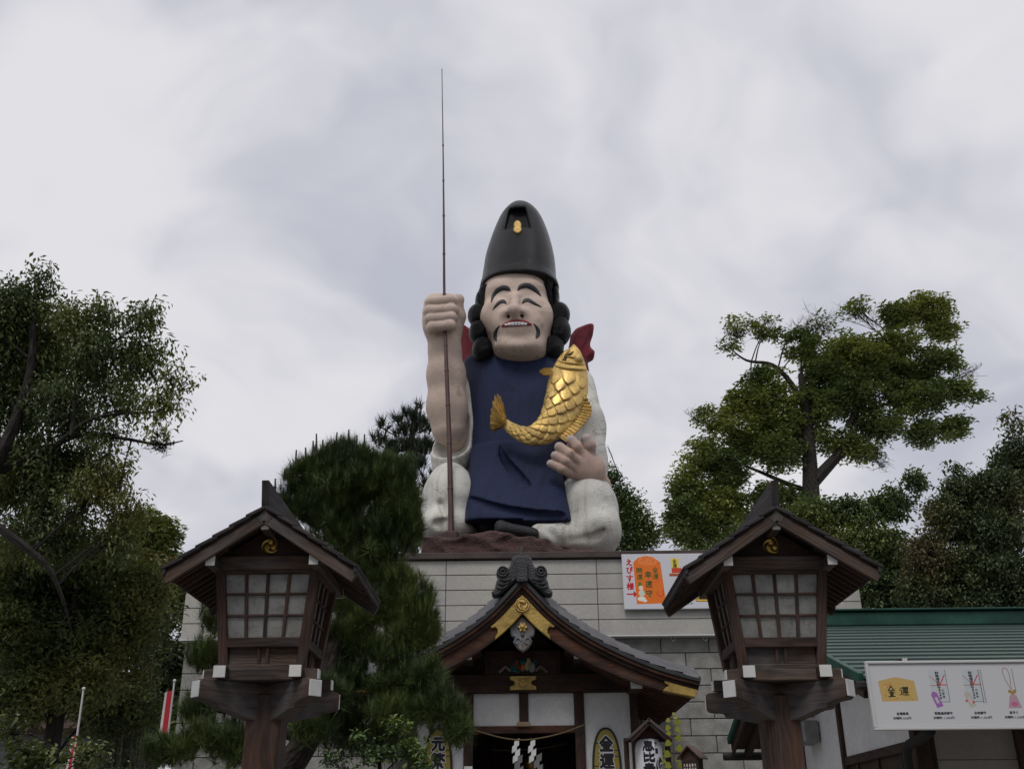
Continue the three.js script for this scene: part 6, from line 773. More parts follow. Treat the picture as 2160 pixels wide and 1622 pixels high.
// ---------------------------------------------------------------- sacred rope and paper streamers at the door
{
  const z = WZ - 0.14, a = P(1003, 1541, z), b = P(1232, 1529, z), m1 = P(1062, 1557, z), m2 = P(1100, 1561, z), m3 = P(1140, 1557, z);
  solo('straw_rope', 'thin sagging straw rope strung across the porch doorway', 'rope', tube([a, P(1030, 1549, z), m1, m2, m3, P(1190, 1545, z), b], 0.011, 0.011, 6, 60), MAT(0.2, 0.15, 0.085, { roughness: 0.95 }));
  const shide = (u, v, dz, lab, sc, m) => { const p = P(u, v, z + dz), o = thing('paper_streamer', lab, 'paper streamer', [p.x, p.y, p.z], 'zigzag paper streamers in the doorway'); const w = 0.06 * sc, h = 0.085 * sc; for (let k = 0; k < 4; k++) { const x = (k & 1 ? -0.02 : 0.02) * sc + k * 0.006, y = -k * h * 0.86; const g = extr([[x - w * 0.6, y - 0.03], [x + w * 0.7, y + 0.02], [x + w * 0.6, y - h], [x - w * 0.7, y - h - 0.045]], 0.004, 0.004 * (k & 1), 0.0005); part('fold', g, m, o); } };
  shide(1087, 1560, 0, 'short zigzag paper streamer hanging from the straw rope at the doorway', 1, M.white); shide(1121, 1560, 0, 'short zigzag paper streamer hanging from the straw rope at the doorway', 1, M.white);
  shide(1093, 1594, 0.6, 'longer zigzag paper streamer hanging in the room behind the doorway', 1.15, M.white); shide(1134, 1590, 0.6, 'longer zigzag paper streamer hanging in the room behind the doorway', 1.15, M.white);
  const inz = WZ + 0.62, p0 = P(1080, 1588, inz), p1 = P(1145, 1585, inz); solo('inner_rope', 'straw rope in the dark room behind the doorway', 'rope', tube([V(p0.x - 0.35, p0.y + 0.05, -inz), V(p0.x, p0.y + 0.04, -inz), V(p1.x, p1.y + 0.05, -inz), V(p1.x + 0.4, p1.y + 0.12, -inz)], 0.008, 0.008, 6, 20), MAT(0.1, 0.075, 0.045));
  const gb = P(1121, 1608, WZ + 1.2), bell = new THREE.SphereGeometry(0.11, 16, 12); bell.scale(1, 1.1, 1); bell.translate(gb.x, gb.y, gb.z); solo('gilt_bell', 'round gilt bell hanging in the dark room behind the doorway', 'bell', merge([boxUV(bell), boxUV(new THREE.TorusGeometry(0.03, 0.012, 6, 14).translate(gb.x, gb.y + 0.14, gb.z)), boxUV(tube([V(gb.x, gb.y + 0.15, gb.z), V(gb.x, gb.y + 0.5, gb.z)], 0.012, 0.012, 5, 1))]), M.gold);
}
// ================================================================ trees and plants
// a spray of n leaves: pointed, folded along the midrib, drooping
function sprayGeo(n, size, spread, wide, seed, droop = 0.3) {
  const R = rng(seed), pos = [], nor = [];
  for (let i = 0; i < n; i++) {
    const a = R() * 2 * Math.PI, el = (R() - 0.45) * 1.3 - droop, o = V((R() - 0.5), (R() - 0.5) * 0.7, (R() - 0.5)).multiplyScalar(spread), L = size * (0.7 + R() * 0.6);
    const d = V(Math.cos(a) * Math.cos(el), Math.sin(el), Math.sin(a) * Math.cos(el)), s = V(-Math.sin(a), (R() - 0.5) * 0.5, Math.cos(a)).normalize(), up = s.clone().cross(d).normalize(), w = L * wide * 0.5;
    const b = o, m = o.clone().addScaledVector(d, L * 0.45), t = o.clone().addScaledVector(d, L).addScaledVector(up, up.y > 0 ? -L * 0.12 : L * 0.12), l = m.clone().addScaledVector(s, w).addScaledVector(up, w * 0.3), r = m.clone().addScaledVector(s, -w).addScaledVector(up, w * 0.3);
    for (const q of [b, l, t, b, t, r]) pos.push(q.x, q.y, q.z);
  }
  const g = new THREE.BufferGeometry(); g.setAttribute('position', new THREE.Float32BufferAttribute(pos, 3)); g.computeVertexNormals(); return g;
}
// a pine tuft: needles fanning up and out
function tuftGeo(n, len, w, seed) {
  const R = rng(seed), pos = [];
  for (let i = 0; i < n; i++) { const a = R() * 2 * Math.PI, el = mix(-0.35, 1.45, Math.sqrt(R())), d = V(Math.cos(a) * Math.cos(el), Math.sin(el), Math.sin(a) * Math.cos(el)), s = V(-Math.sin(a), 0, Math.cos(a)).multiplyScalar(w / 2), L = len * (0.75 + R() * 0.4), o = d.clone().multiplyScalar(0.01).add(V(0, (R() - 0.3) * len * 0.5, 0)), t = o.clone().addScaledVector(d, L).add(V(0, -0.06 * L, 0)); for (const q of [o.clone().sub(s), o.clone().add(s), t]) pos.push(q.x, q.y, q.z); }
  const g = new THREE.BufferGeometry(); g.setAttribute('position', new THREE.Float32BufferAttribute(pos, 3)); g.computeVertexNormals(); return g;
}
const LEAFM = (o = {}) => MAT(1, 1, 1, { roughness: 0.75, transmission: 0.36, thickness: 0, side: THREE.DoubleSide, ...o });
const leafMat = LEAFM(), needleMat = MAT(1, 1, 1, { roughness: 0.7, side: THREE.DoubleSide });
const barkTex = tex(256, 256, (u, v) => { const a = tor2(u, v, 14, 4, 3, 4), b = tor(u, v, 5, 8, 3); const c = 0.8 + a * 0.7 + b * 0.3; return [c, c, c]; }, true, 2, 1);
const barkBump = tex(256, 256, (u, v) => 0.5 + tor2(u, v, 14, 4, 3, 4), false, 2, 1);
const BARK = (r, g, b) => MAT(r, g, b, { map: barkTex, bumpMap: barkBump, bumpScale: 0.03, roughness: 0.95 });
const bark = { dark: BARK(0.035, 0.028, 0.024), grey: BARK(0.075, 0.066, 0.058), pine: BARK(0.04, 0.03, 0.025) };
const DENS = 26;
// lobes: [u, v, d, rx px, ry px, fill, tint]; path = world points of the trunk; fill 0 = bare twigs
function tree(o) {
  const R = rng(o.seed), base = o.path[0], T = thing(o.name, o.label, o.category ?? 'tree', [base.x, 0, base.z], o.group), mats = [], cols = [], wood = [], twigs = [], q = new THREE.Quaternion(), e = new THREE.Euler(), m4 = new THREE.Matrix4(), sc = V(1, 1, 1);
  const curve = new THREE.CatmullRomCurve3(o.path), shift = V(-base.x, 0, -base.z), loc = (p) => p.clone().add(shift);
  wood.push(tube(o.path.map(loc), (t) => mix(o.r0, o.r1, Math.pow(t, 0.8)), 0, 9, 24));
  const carriers = [[curve, (t) => mix(o.r0, o.r1, t), o.low ? 0 : 0.25]];
  for (const l of o.limbs ?? []) { const pts = l.slice(0, -1).map((a) => P(...a)), r = l[l.length - 1]; wood.push(tube(pts.map(loc), r, r * 0.12, 7, 20)); carriers.push([new THREE.CatmullRomCurve3(pts), (t) => mix(r, r * 0.12, t), 0.25]); }
  for (const [u, v, d, rx, ry, fill, tint = 0, depth = 0.85] of o.lobes) {
    const free = u.isVector3, c = free ? u : P(u, v, d), s = free ? 1 : S(u, v, d), ax = rx * s, ay = ry * s * (free ? 1 : 1.08), az = (rx + ry) / 2 * s * depth, sx = c.x * 31, sy = c.y * 17;
    // the limb that carries this lobe
    let st = null, sr = 0, bd = 1e9; for (const [cv, rad, t0] of carriers) for (let i = 0; i <= 20; i++) { const t = mix(t0, 1, i / 20), p = cv.getPoint(t), hz = Math.hypot(p.x - c.x, p.z - c.z), dd = Math.hypot(hz, p.y - (c.y - (o.rise ?? 0.75) * hz)); if (dd < bd) { bd = dd; st = p; sr = rad(t); } }
    const len = st.distanceTo(c), md = st.clone().lerp(c, 0.5).add(V((R() - 0.5) * len * 0.2, len * (o.arch ?? 0.06) + (R() - 0.5) * len * 0.1, (R() - 0.5) * len * 0.2)), end = c.clone().add(V(0, -ay * 0.2, 0)), lr = Math.min(sr * 0.6, 0.009 * len + 0.012 * Math.max(ax, ay) + 0.004);
    wood.push(tube([st, md, end].map(loc), lr, lr * 0.35, 6, 10)); const limb = new THREE.CatmullRomCurve3([st, md, end]);
    const lump = (dx, dy, dz) => 0.78 + 0.5 * N3(dx * 1.7 + sx, dy * 1.7 + sy, dz * 1.7) + 0.25 * N3(dx * 4 + sx, dy * 4, dz * 4 + sy);
    const n = Math.round((o.dens ?? 1) * Math.abs(fill) * DENS * Math.pow(ax * ay * az, 2 / 3) / (o.cr * o.cr));
    const spot = () => { const a = R() * 2 * Math.PI, z = R() * 2 - 1, h = Math.sqrt(1 - z * z), dx = h * Math.cos(a), dy = z, dz = h * Math.sin(a), k = Math.pow(mix(o.core ?? 0.12, 1, R()), 0.45) * lump(dx, dy, dz); return V(c.x + dx * ax * k, c.y + dy * ay * k, c.z + dz * az * k); };
    for (let i = 0; i < (fill < 0 ? 0 : n); i++) {
      const p = spot(), gap = N3(p.x * (o.gf ?? 1.4) / (o.cr * 3), p.y * (o.gf ?? 1.4) / (o.cr * 3), p.z * (o.gf ?? 1.4) / (o.cr * 3)); if (gap < (o.gap ?? -0.25)) continue;
      e.set((R() - 0.5) * (o.tilt ?? 0.7), R() * 6.28, (R() - 0.5) * (o.tilt ?? 0.7)); q.setFromEuler(e); const k = 0.75 + R() * 0.5; mats.push(m4.compose(loc(p), q, sc.set(k, k, k)).clone());
      const hue = clamp(0.5 + 0.9 * N3(p.x * 0.5 / o.cr * 0.35, p.y * 0.5 / o.cr * 0.35, p.z * 0.2) + tint + (R() - 0.5) * 0.35), pal = o.pal, f = hue * (pal.length - 1), i0 = Math.min(pal.length - 2, Math.floor(f)), tt = f - i0, br = 0.8 + R() * 0.4; cols.push(new THREE.Color().setRGB(...[0, 1, 2].map((z) => mix(pal[i0][z], pal[i0 + 1][z], tt) * br)));
    }
    const nt = Math.round((o.twigs ?? 14) * (fill < 0 ? 1.5 : 1) * (free ? 1 : Math.min(2.5, Math.max(0.5, rx / 60))));
    for (let i = 0; i < nt; i++) { const a = limb.getPoint(0.4 + 0.6 * R()), b = spot(), m = a.clone().lerp(b, 0.5).add(V((R() - 0.5) * 0.25 * ax, (R() - 0.2) * 0.2 * ay, (R() - 0.5) * 0.2 * ax)), tr = Math.max(o.tw ?? 0.005, lr * 0.2); twigs.push(tube([a, m, b].map(loc), tr, tr * 0.3, 4, 5, false)); if (fill < 0) for (let k = 0; k < 9; k++) { const s0 = m.clone().lerp(b, R() * 0.9), t1 = s0.clone().add(V((R() - 0.5) * ax * 0.5, R() * ay * 0.4, (R() - 0.5) * ax * 0.4)); twigs.push(tube([s0, t1].map(loc), tr * 0.4, tr * 0.15, 3, 1, false)); } }
  }
  part('trunk', merge(wood), o.bark, T); if (twigs.length) part('twigs', merge(twigs), o.bark, T).userData.kind = 'stuff';
  if (mats.length) { const im = new THREE.InstancedMesh(o.leaf, o.mat ?? leafMat, mats.length); mats.forEach((m, i) => { im.setMatrixAt(i, m); im.setColorAt(i, cols[i]); }); im.name = 'crown'; im.userData.kind = 'stuff'; im.castShadow = im.receiveShadow = true; T.add(im); }
  leafCount += mats.length; return T;
}
let leafCount = 0;
const ground = (u, v, d) => { const p = P(u, v, d); return V(p.x, 0, p.z); };
const GREEN = [[0.052, 0.086, 0.019], [0.085, 0.13, 0.027], [0.135, 0.185, 0.036], [0.20, 0.23, 0.045]], OLIVE = [[0.062, 0.095, 0.022], [0.095, 0.135, 0.029], [0.14, 0.175, 0.036], [0.19, 0.195, 0.042]], BRIGHT = [[0.05, 0.10, 0.02], [0.09, 0.16, 0.03], [0.14, 0.21, 0.035], [0.19, 0.25, 0.04]], RED = [[0.042, 0.07, 0.018], [0.065, 0.098, 0.023], [0.095, 0.12, 0.028], [0.125, 0.105, 0.03]], PINE = [[0.036, 0.06, 0.015], [0.055, 0.088, 0.02], [0.082, 0.12, 0.027], [0.115, 0.145, 0.032]];

// ---- cherry tree at the left, open and twiggy
tree({ name: 'cherry_tree', label: 'tall open cherry tree with dark drooping leaves and bare lower twigs', seed: 11, path: [ground(-140, 1500, 12.2), P(-120, 1300, 12.2), P(-80, 1090, 12.1), P(0, 960, 12), P(60, 800, 12), P(70, 640, 12)], r0: 0.2, r1: 0.03, bark: bark.dark, leaf: sprayGeo(9, 0.08, 0.26, 0.4, 1, 0.5), pal: OLIVE, cr: 0.16, dens: 1.35, gap: -0.16, core: 0.1, twigs: 30, tw: 0.0045, arch: 0.04,
  lobes: [[0, 800, 12.6, 130, 130, 1.2, -0.1], [90, 700, 12.6, 100, 100, 0.9, -0.1], [20, 1000, 12.8, 150, 110, 1.2, -0.1], [170, 800, 12.5, 110, 80, 0.7, -0.05], [160, 1000, 12.6, 120, 70, 1, -0.05], [270, 1080, 12.6, 60, 50, 0.9], [180, 900, 12.5, 120, 60, 0.6], [40, 640, 12, 75, 75, 1.1], [85, 585, 12, 30, 40, 0.6], [-30, 700, 12, 90, 120, 1], [70, 760, 12.4, 110, 90, 1.0], [165, 680, 12, 75, 60, 1.0], [225, 660, 12, 55, 45, 0.8], [300, 680, 11.8, 45, 45, 0.7], [320, 655, 11.8, 26, 22, 0.5], [205, 750, 12, 90, 70, 1.0], [300, 755, 12, 75, 60, 0.95], [355, 790, 11.8, 45, 40, 0.7], [392, 800, 11.7, 28, 16, 0.4], [330, 845, 11.8, 60, 42, 0.7], [372, 862, 11.7, 28, 20, 0.4], [240, 840, 12, 90, 50, 0.8], [120, 850, 12, 90, 70, 0.9], [20, 870, 12.4, 90, 90, 0.9], [330, 910, 11.8, 50, 24, 0.35], [230, 920, 12, 80, 35, 0.4], [330, 945, 11.6, 50, 26, -0.4], [100, 960, 12.3, 130, 60, 0.9], [220, 985, 12, 70, 36, 0.8], [60, 1030, 12.5, 120, 70, 1], [190, 1045, 12.2, 85, 55, 0.9], [250, 1035, 12, 32, 26, 0.5], [110, 1130, 12.6, 140, 80, 1], [250, 1130, 12.4, 60, 60, 0.8]],
  limbs: [[[-60, 1010, 12.1], [20, 985, 12.1], [100, 945, 12.1], [170, 918, 12.1], [260, 925, 12], [340, 938, 11.9], [385, 930, 11.8], 0.055], [[120, 935, 11.9], [190, 885, 11.9], [260, 872, 11.9], [330, 868, 11.8], [375, 850, 11.7], 0.032], [[-50, 1080, 12.2], [60, 1160, 12], [100, 1195, 12], [130, 1260, 12.1], [150, 1330, 12.3], 0.06], [[150, 920, 11.9], [155, 870, 11.9], [160, 790, 12], [185, 720, 12], 0.04]] });
// ---- undergrowth and garden trees at the lower left
tree({ name: 'garden_maple', label: 'wide spreading garden tree with dark green layered leaves below the cherry', seed: 13, path: [ground(120, 1500, 14.5), P(120, 1500, 14.5), P(150, 1330, 14.5), P(170, 1200, 14.4)], r0: 0.16, r1: 0.04, bark: bark.dark, leaf: sprayGeo(8, 0.085, 0.22, 0.5, 2), pal: OLIVE, cr: 0.18, dens: 1.7, gap: -0.4, low: true, twigs: 12,
  lobes: [[240, 1330, 15, 110, 90, 1.2], [90, 1270, 15, 150, 100, 1.2], [250, 1480, 15.4, 110, 100, 1], [60, 1200, 14.5, 140, 80, 1], [200, 1180, 14.5, 110, 70, 1], [300, 1240, 14.6, 80, 70, 1, 0.25], [20, 1330, 14.5, 140, 90, 1.1], [150, 1340, 14.6, 130, 90, 1.1], [40, 1470, 14.4, 120, 80, 1], [170, 1440, 14.4, 110, 70, 0.9, 0.05]] });
tree({ name: 'oak_tree', label: 'rounded dense green tree rising behind the left wooden lantern roof', seed: 14, path: [ground(330, 1500, 24), P(330, 1400, 24), P(325, 1200, 24)], r0: 0.3, r1: 0.08, bark: bark.dark, leaf: sprayGeo(9, 0.13, 0.3, 0.5, 3), pal: GREEN, cr: 0.28, dens: 2.0, gap: -0.5, low: true,
  lobes: [[390, 1260, 24, 36, 70, 1.1], [380, 1400, 24, 40, 90, 1.1], [370, 1520, 24, 50, 80, 1.1], [300, 1120, 24, 62, 55, 1.2], [345, 1130, 24, 44, 45, 1.1], [270, 1190, 24, 80, 60, 1.2], [350, 1200, 24, 45, 60, 1], [300, 1290, 24, 90, 90, 1.2], [330, 1420, 24, 60, 100, 1.2], [200, 1300, 24.5, 130, 120, 1.2], [60, 1250, 25, 160, 150, 1.2], [90, 1450, 25, 180, 120, 1.2], [270, 1530, 25, 150, 110, 1.2], [60, 1600, 25, 160, 80, 1.2]] });
tree({ name: 'yellowing_tree', label: 'loose tree with yellow tinged leaves between the bamboo and the left lantern', seed: 15, path: [ground(330, 1560, 17), P(320, 1450, 17), P(300, 1280, 17)], r0: 0.12, r1: 0.04, bark: bark.dark, leaf: sprayGeo(6, 0.12, 0.22, 0.4, 4), pal: [[0.05, 0.075, 0.02], [0.09, 0.10, 0.025], [0.15, 0.135, 0.03], [0.18, 0.125, 0.03]], cr: 0.22, dens: 0.9, gap: -0.25, low: true,
  lobes: [[345, 1205, 17, 50, 50, 0.9], [290, 1180, 17, 60, 40, 0.7, 0.1], [350, 1290, 17, 40, 60, 0.8], [280, 1260, 17, 60, 50, 0.8], [340, 1390, 17, 40, 60, 0.6, -0.2]] });
{ // bamboo canes
  const R = rng(16); for (let k = 0; k < 9; k++) {
    const u = [232, 246, 258, 268, 284, 297, 305, 318, 222][k], d = 15.2 + R() * 1.2, tv = 1260 + R() * 90, a = ground(u + 4, 1600, d), t = P(u + 8 + R() * 10, tv, d), B = thing('bamboo_cane', 'thin pale bamboo cane in the dark thicket behind the banner', 'bamboo', [a.x, 0, a.z], 'bamboo canes beside the hall'); const l = V(t.x - a.x, t.y, t.z - a.z);
    part('cane', tube([V(0, 0, 0), l.clone().multiplyScalar(0.5).add(V(0.02, 0, 0)), l], 0.02, 0.009, 6, 12), MAT(0.12, 0.105, 0.06, { roughness: 0.6 }), B); const sp = sprayGeo(5, 0.13, 0.12, 0.16, 20 + k, 0.5), im = new THREE.InstancedMesh(sp, leafMat, 70), m = new THREE.Matrix4(), e = new THREE.Euler(), q = new THREE.Quaternion(); for (let i = 0; i < 70; i++) { const h = 0.3 + 0.75 * R(); q.setFromEuler(e.set(R() - 0.5, R() * 6, R() - 0.5)); im.setMatrixAt(i, m.compose(V(l.x * h + (R() - 0.5) * 0.7, l.y * h, l.z * h + (R() - 0.5) * 0.7), q, V(1, 1, 1))); im.setColorAt(i, new THREE.Color().setRGB(0.02 + R() * 0.015, 0.042 + R() * 0.03, 0.014)); } im.name = 'leaves'; im.userData.kind = 'stuff'; B.add(im);
  }
}
tree({ name: 'yellow_green_shrub', label: 'bright yellow green leafy shrub in the lower corner under the cherry', category: 'shrub', seed: 17, path: [ground(110, 1600, 11), P(110, 1620, 11), P(100, 1570, 11)], r0: 0.05, r1: 0.02, bark: bark.dark, leaf: sprayGeo(6, 0.09, 0.15, 0.5, 5), pal: [[0.05, 0.08, 0.02], [0.085, 0.12, 0.025], [0.12, 0.155, 0.03], [0.16, 0.18, 0.035]], cr: 0.16, dens: 0.8, gap: -0.2, low: true, lobes: [[60, 1590, 11, 60, 40, 1], [130, 1600, 11, 60, 40, 0.9], [190, 1590, 11.2, 45, 40, 0.7], [20, 1540, 11, 50, 40, 0.7], [80, 1660, 11, 140, 50, 1]] });
// ---- clipped pine in front of the hall
const PZN = 11.5, pine = tree({ name: 'pine_tree', label: 'clipped pine tree with rounded needle cushions before the hall wall', seed: 21, path: [ground(590, 1700, PZN + 0.3), P(600, 1640, PZN), P(640, 1570, PZN - 0.1), P(690, 1480, PZN), P(700, 1380, PZN), P(735, 1270, PZN), P(750, 1150, PZN), P(755, 1040, PZN)], r0: 0.2, r1: 0.05, bark: bark.pine, leaf: tuftGeo(60, 0.15, 0.005, 6), mat: needleMat, pal: PINE, cr: 0.1, dens: 0.85, gap: -0.38, core: 0.35, tilt: 1.1, twigs: 16, tw: 0.007, low: true, arch: 0.0,
  lobes: [[740, 1080, PZN + 0.3, 130, 90, 0.7, -0.1], [760, 1200, PZN + 0.2, 90, 60, 0.8, -0.1], [690, 1230, PZN + 0.2, 70, 60, 0.6, -0.1], [720, 1390, PZN + 0.2, 90, 60, 0.7, -0.1], [690, 1470, PZN - 0.35, 60, 36, 0.9], [660, 1540, PZN - 0.35, 60, 34, 0.7], [770, 1560, PZN + 0.2, 110, 50, 0.7, -0.1], [735, 975, PZN, 85, 45, 1, 0.1], [660, 1010, PZN, 70, 45, 1, 0.1], [815, 1010, PZN, 70, 50, 1], [735, 1020, PZN, 120, 50, 0.9, -0.1], [620, 1065, PZN, 50, 42, 1], [690, 1085, PZN, 85, 48, 0.9, -0.1], [850, 1070, PZN, 50, 50, 1], [800, 1110, PZN, 75, 50, 0.8, -0.15], [865, 1130, PZN, 32, 45, 0.8], [700, 1140, PZN, 60, 30, 0.5, -0.2], [810, 1165, PZN, 70, 26, 0.5, -0.2], [830, 1230, PZN, 60, 45, 0.8], [880, 1270, PZN, 50, 45, 0.9], [770, 1290, PZN, 90, 40, 1, 0.15], [860, 1320, PZN, 75, 45, 1], [900, 1340, PZN, 34, 50, 0.9], [740, 1340, PZN, 65, 40, 0.9, 0.05], [830, 1380, PZN, 90, 38, 0.75, -0.1], [900, 1440, PZN - 0.2, 55, 40, 1, 0.1], [820, 1450, PZN, 90, 34, 0.8, -0.1], [730, 1440, PZN, 50, 28, 0.45, -0.1], [930, 1500, PZN - 0.3, 55, 45, 1, 0.1], [965, 1545, PZN - 0.3, 38, 36, 1, 0.1], [850, 1510, PZN - 0.2, 90, 36, 0.85], [720, 1500, PZN, 60, 34, 0.7, -0.1], [640, 1520, PZN, 50, 40, 0.7, -0.1], [450, 1300, PZN, 36, 48, 0.6], [430, 1390, PZN, 42, 42, 0.85, 0.05], [480, 1450, PZN, 40, 40, 0.7], [410, 1500, PZN, 42, 36, 0.8, -0.1], [450, 1560, PZN, 80, 40, 0.9, -0.05], [360, 1590, PZN, 70, 36, 0.9, -0.05], [500, 1590, PZN, 70, 40, 0.8]],
  limbs: [[[700, 1430, PZN], [640, 1400, PZN], [540, 1380, PZN], [450, 1400, PZN], 0.06], [[640, 1570, PZN], [560, 1520, PZN], [460, 1500, PZN], [400, 1510, PZN], 0.06], [[690, 1470, PZN], [780, 1470, PZN], [880, 1490, PZN - 0.2], [950, 1530, PZN - 0.3], 0.06], [[740, 1250, PZN], [800, 1280, PZN], [860, 1310, PZN], 0.045]] });
{ const R = rng(22), bp = pine.position; for (const [u, v, h] of [[624, 975, 26], [645, 962, 18], [661, 948, 18], [668, 945, 30], [681, 940, 12], [707, 942, 30], [717, 940, 22], [733, 940, 34], [734, 942, 14], [744, 938, 8], [752, 944, 26], [768, 946, 30], [775, 950, 8], [600, 1005, 16], [605, 1004, 18], [576, 1042, 16], [581, 1026, 16], [816, 980, 8], [885, 1290, 14], [855, 1232, 12]]) { const a = P(u - 1, v + 6, PZN), b = P(u + (R() - 0.5) * 4 + (u > 700 ? 2 : 0), v - h, PZN); a.sub(bp); b.sub(bp); part('candle_shoot', tube([a, b], 0.014, 0.009, 5, 2), MAT(0.06, 0.04, 0.035), pine); } }
tree({ name: 'leafy_bush', label: 'bright green broadleaf bush growing under the pine branches', category: 'bush', seed: 23, path: [ground(800, 1650, 10.4), P(800, 1660, 10.4), P(800, 1580, 10.4)], r0: 0.04, r1: 0.015, bark: bark.dark, leaf: sprayGeo(6, 0.06, 0.12, 0.5, 7, 0), pal: BRIGHT, cr: 0.12, dens: 1.3, gap: -0.15, low: true, lobes: [[770, 1560, 10.4, 40, 24, 0.8, 0.15], [840, 1530, 10.4, 40, 26, 0.7, 0.2], [800, 1595, 10.4, 60, 30, 0.9], [870, 1580, 10.4, 44, 28, 0.8, 0.1], [700, 1600, 10.5, 40, 24, 0.5, -0.2], [890, 1620, 10.4, 40, 30, 0.7], [780, 1650, 10.4, 120, 40, 0.8, -0.1]] });
// ---- trees behind the hall
tree({ name: 'fir_tree', label: 'dark conifer with layered drooping boughs standing behind the hall', seed: 31, path: [ground(870, 1100, 33), P(868, 1100, 33), P(866, 950, 33), P(880, 850, 33)], r0: 0.35, r1: 0.05, bark: bark.dark, leaf: tuftGeo(26, 0.42, 0.035, 8), mat: needleMat, pal: [[0.024, 0.042, 0.025], [0.035, 0.055, 0.03], [0.05, 0.07, 0.036]], cr: 0.36, dens: 0.9, gap: -0.3, low: true, twigs: 12, tw: 0.02, arch: -0.03,
  lobes: [[882, 858, 33, 16, 16, 0.9], [872, 880, 33, 32, 18, 0.9], [838, 892, 33, 22, 10, 0.7], [895, 905, 33, 28, 18, 0.9], [855, 915, 33, 32, 14, 0.8], [810, 902, 33, 18, 9, 0.6], [800, 935, 33, 24, 11, 0.8], [840, 948, 33, 40, 16, 0.9], [890, 950, 33, 34, 22, 0.9], [820, 965, 33, 30, 12, 0.8], [868, 985, 33, 46, 20, 1], [850, 1015, 33, 34, 20, 0.9], [895, 1020, 33, 24, 22, 0.9], [862, 1045, 33, 26, 22, 0.9]] });
tree({ name: 'young_tree', label: 'fresh yellow green tree showing behind the statue\'s raised arm side', seed: 32, path: [ground(905, 1100, 31), P(905, 1120, 31), P(905, 1050, 31)], r0: 0.15, r1: 0.05, bark: bark.grey, leaf: sprayGeo(9, 0.14, 0.3, 0.5, 9), pal: BRIGHT, cr: 0.27, dens: 1, gap: -0.4, low: true, lobes: [[905, 1040, 31, 26, 30, 1, 0.1], [890, 1090, 31, 24, 50, 1], [900, 1130, 31, 30, 40, 1]] });
tree({ name: 'laurel_tree', label: 'bushy bright green tree rising behind the statue\'s knee and poster', seed: 33, path: [ground(1320, 1150, 30), P(1325, 1200, 30), P(1320, 1080, 30)], r0: 0.25, r1: 0.06, bark: bark.grey, leaf: sprayGeo(9, 0.14, 0.3, 0.5, 10), pal: BRIGHT.map((c) => c.map((x) => x * 0.72)), cr: 0.27, dens: 1.1, gap: -0.35, low: true, lobes: [[1292, 1010, 30, 26, 26, 1, 0.1], [1305, 1050, 30, 40, 40, 1.1, 0.1], [1345, 1050, 30, 26, 26, 0.9], [1330, 1100, 30, 58, 44, 1.1], [1370, 1130, 30, 36, 36, 1], [1330, 1150, 30, 70, 36, 1.1], [1282, 940, 30, 6, 8, 0.8]] });
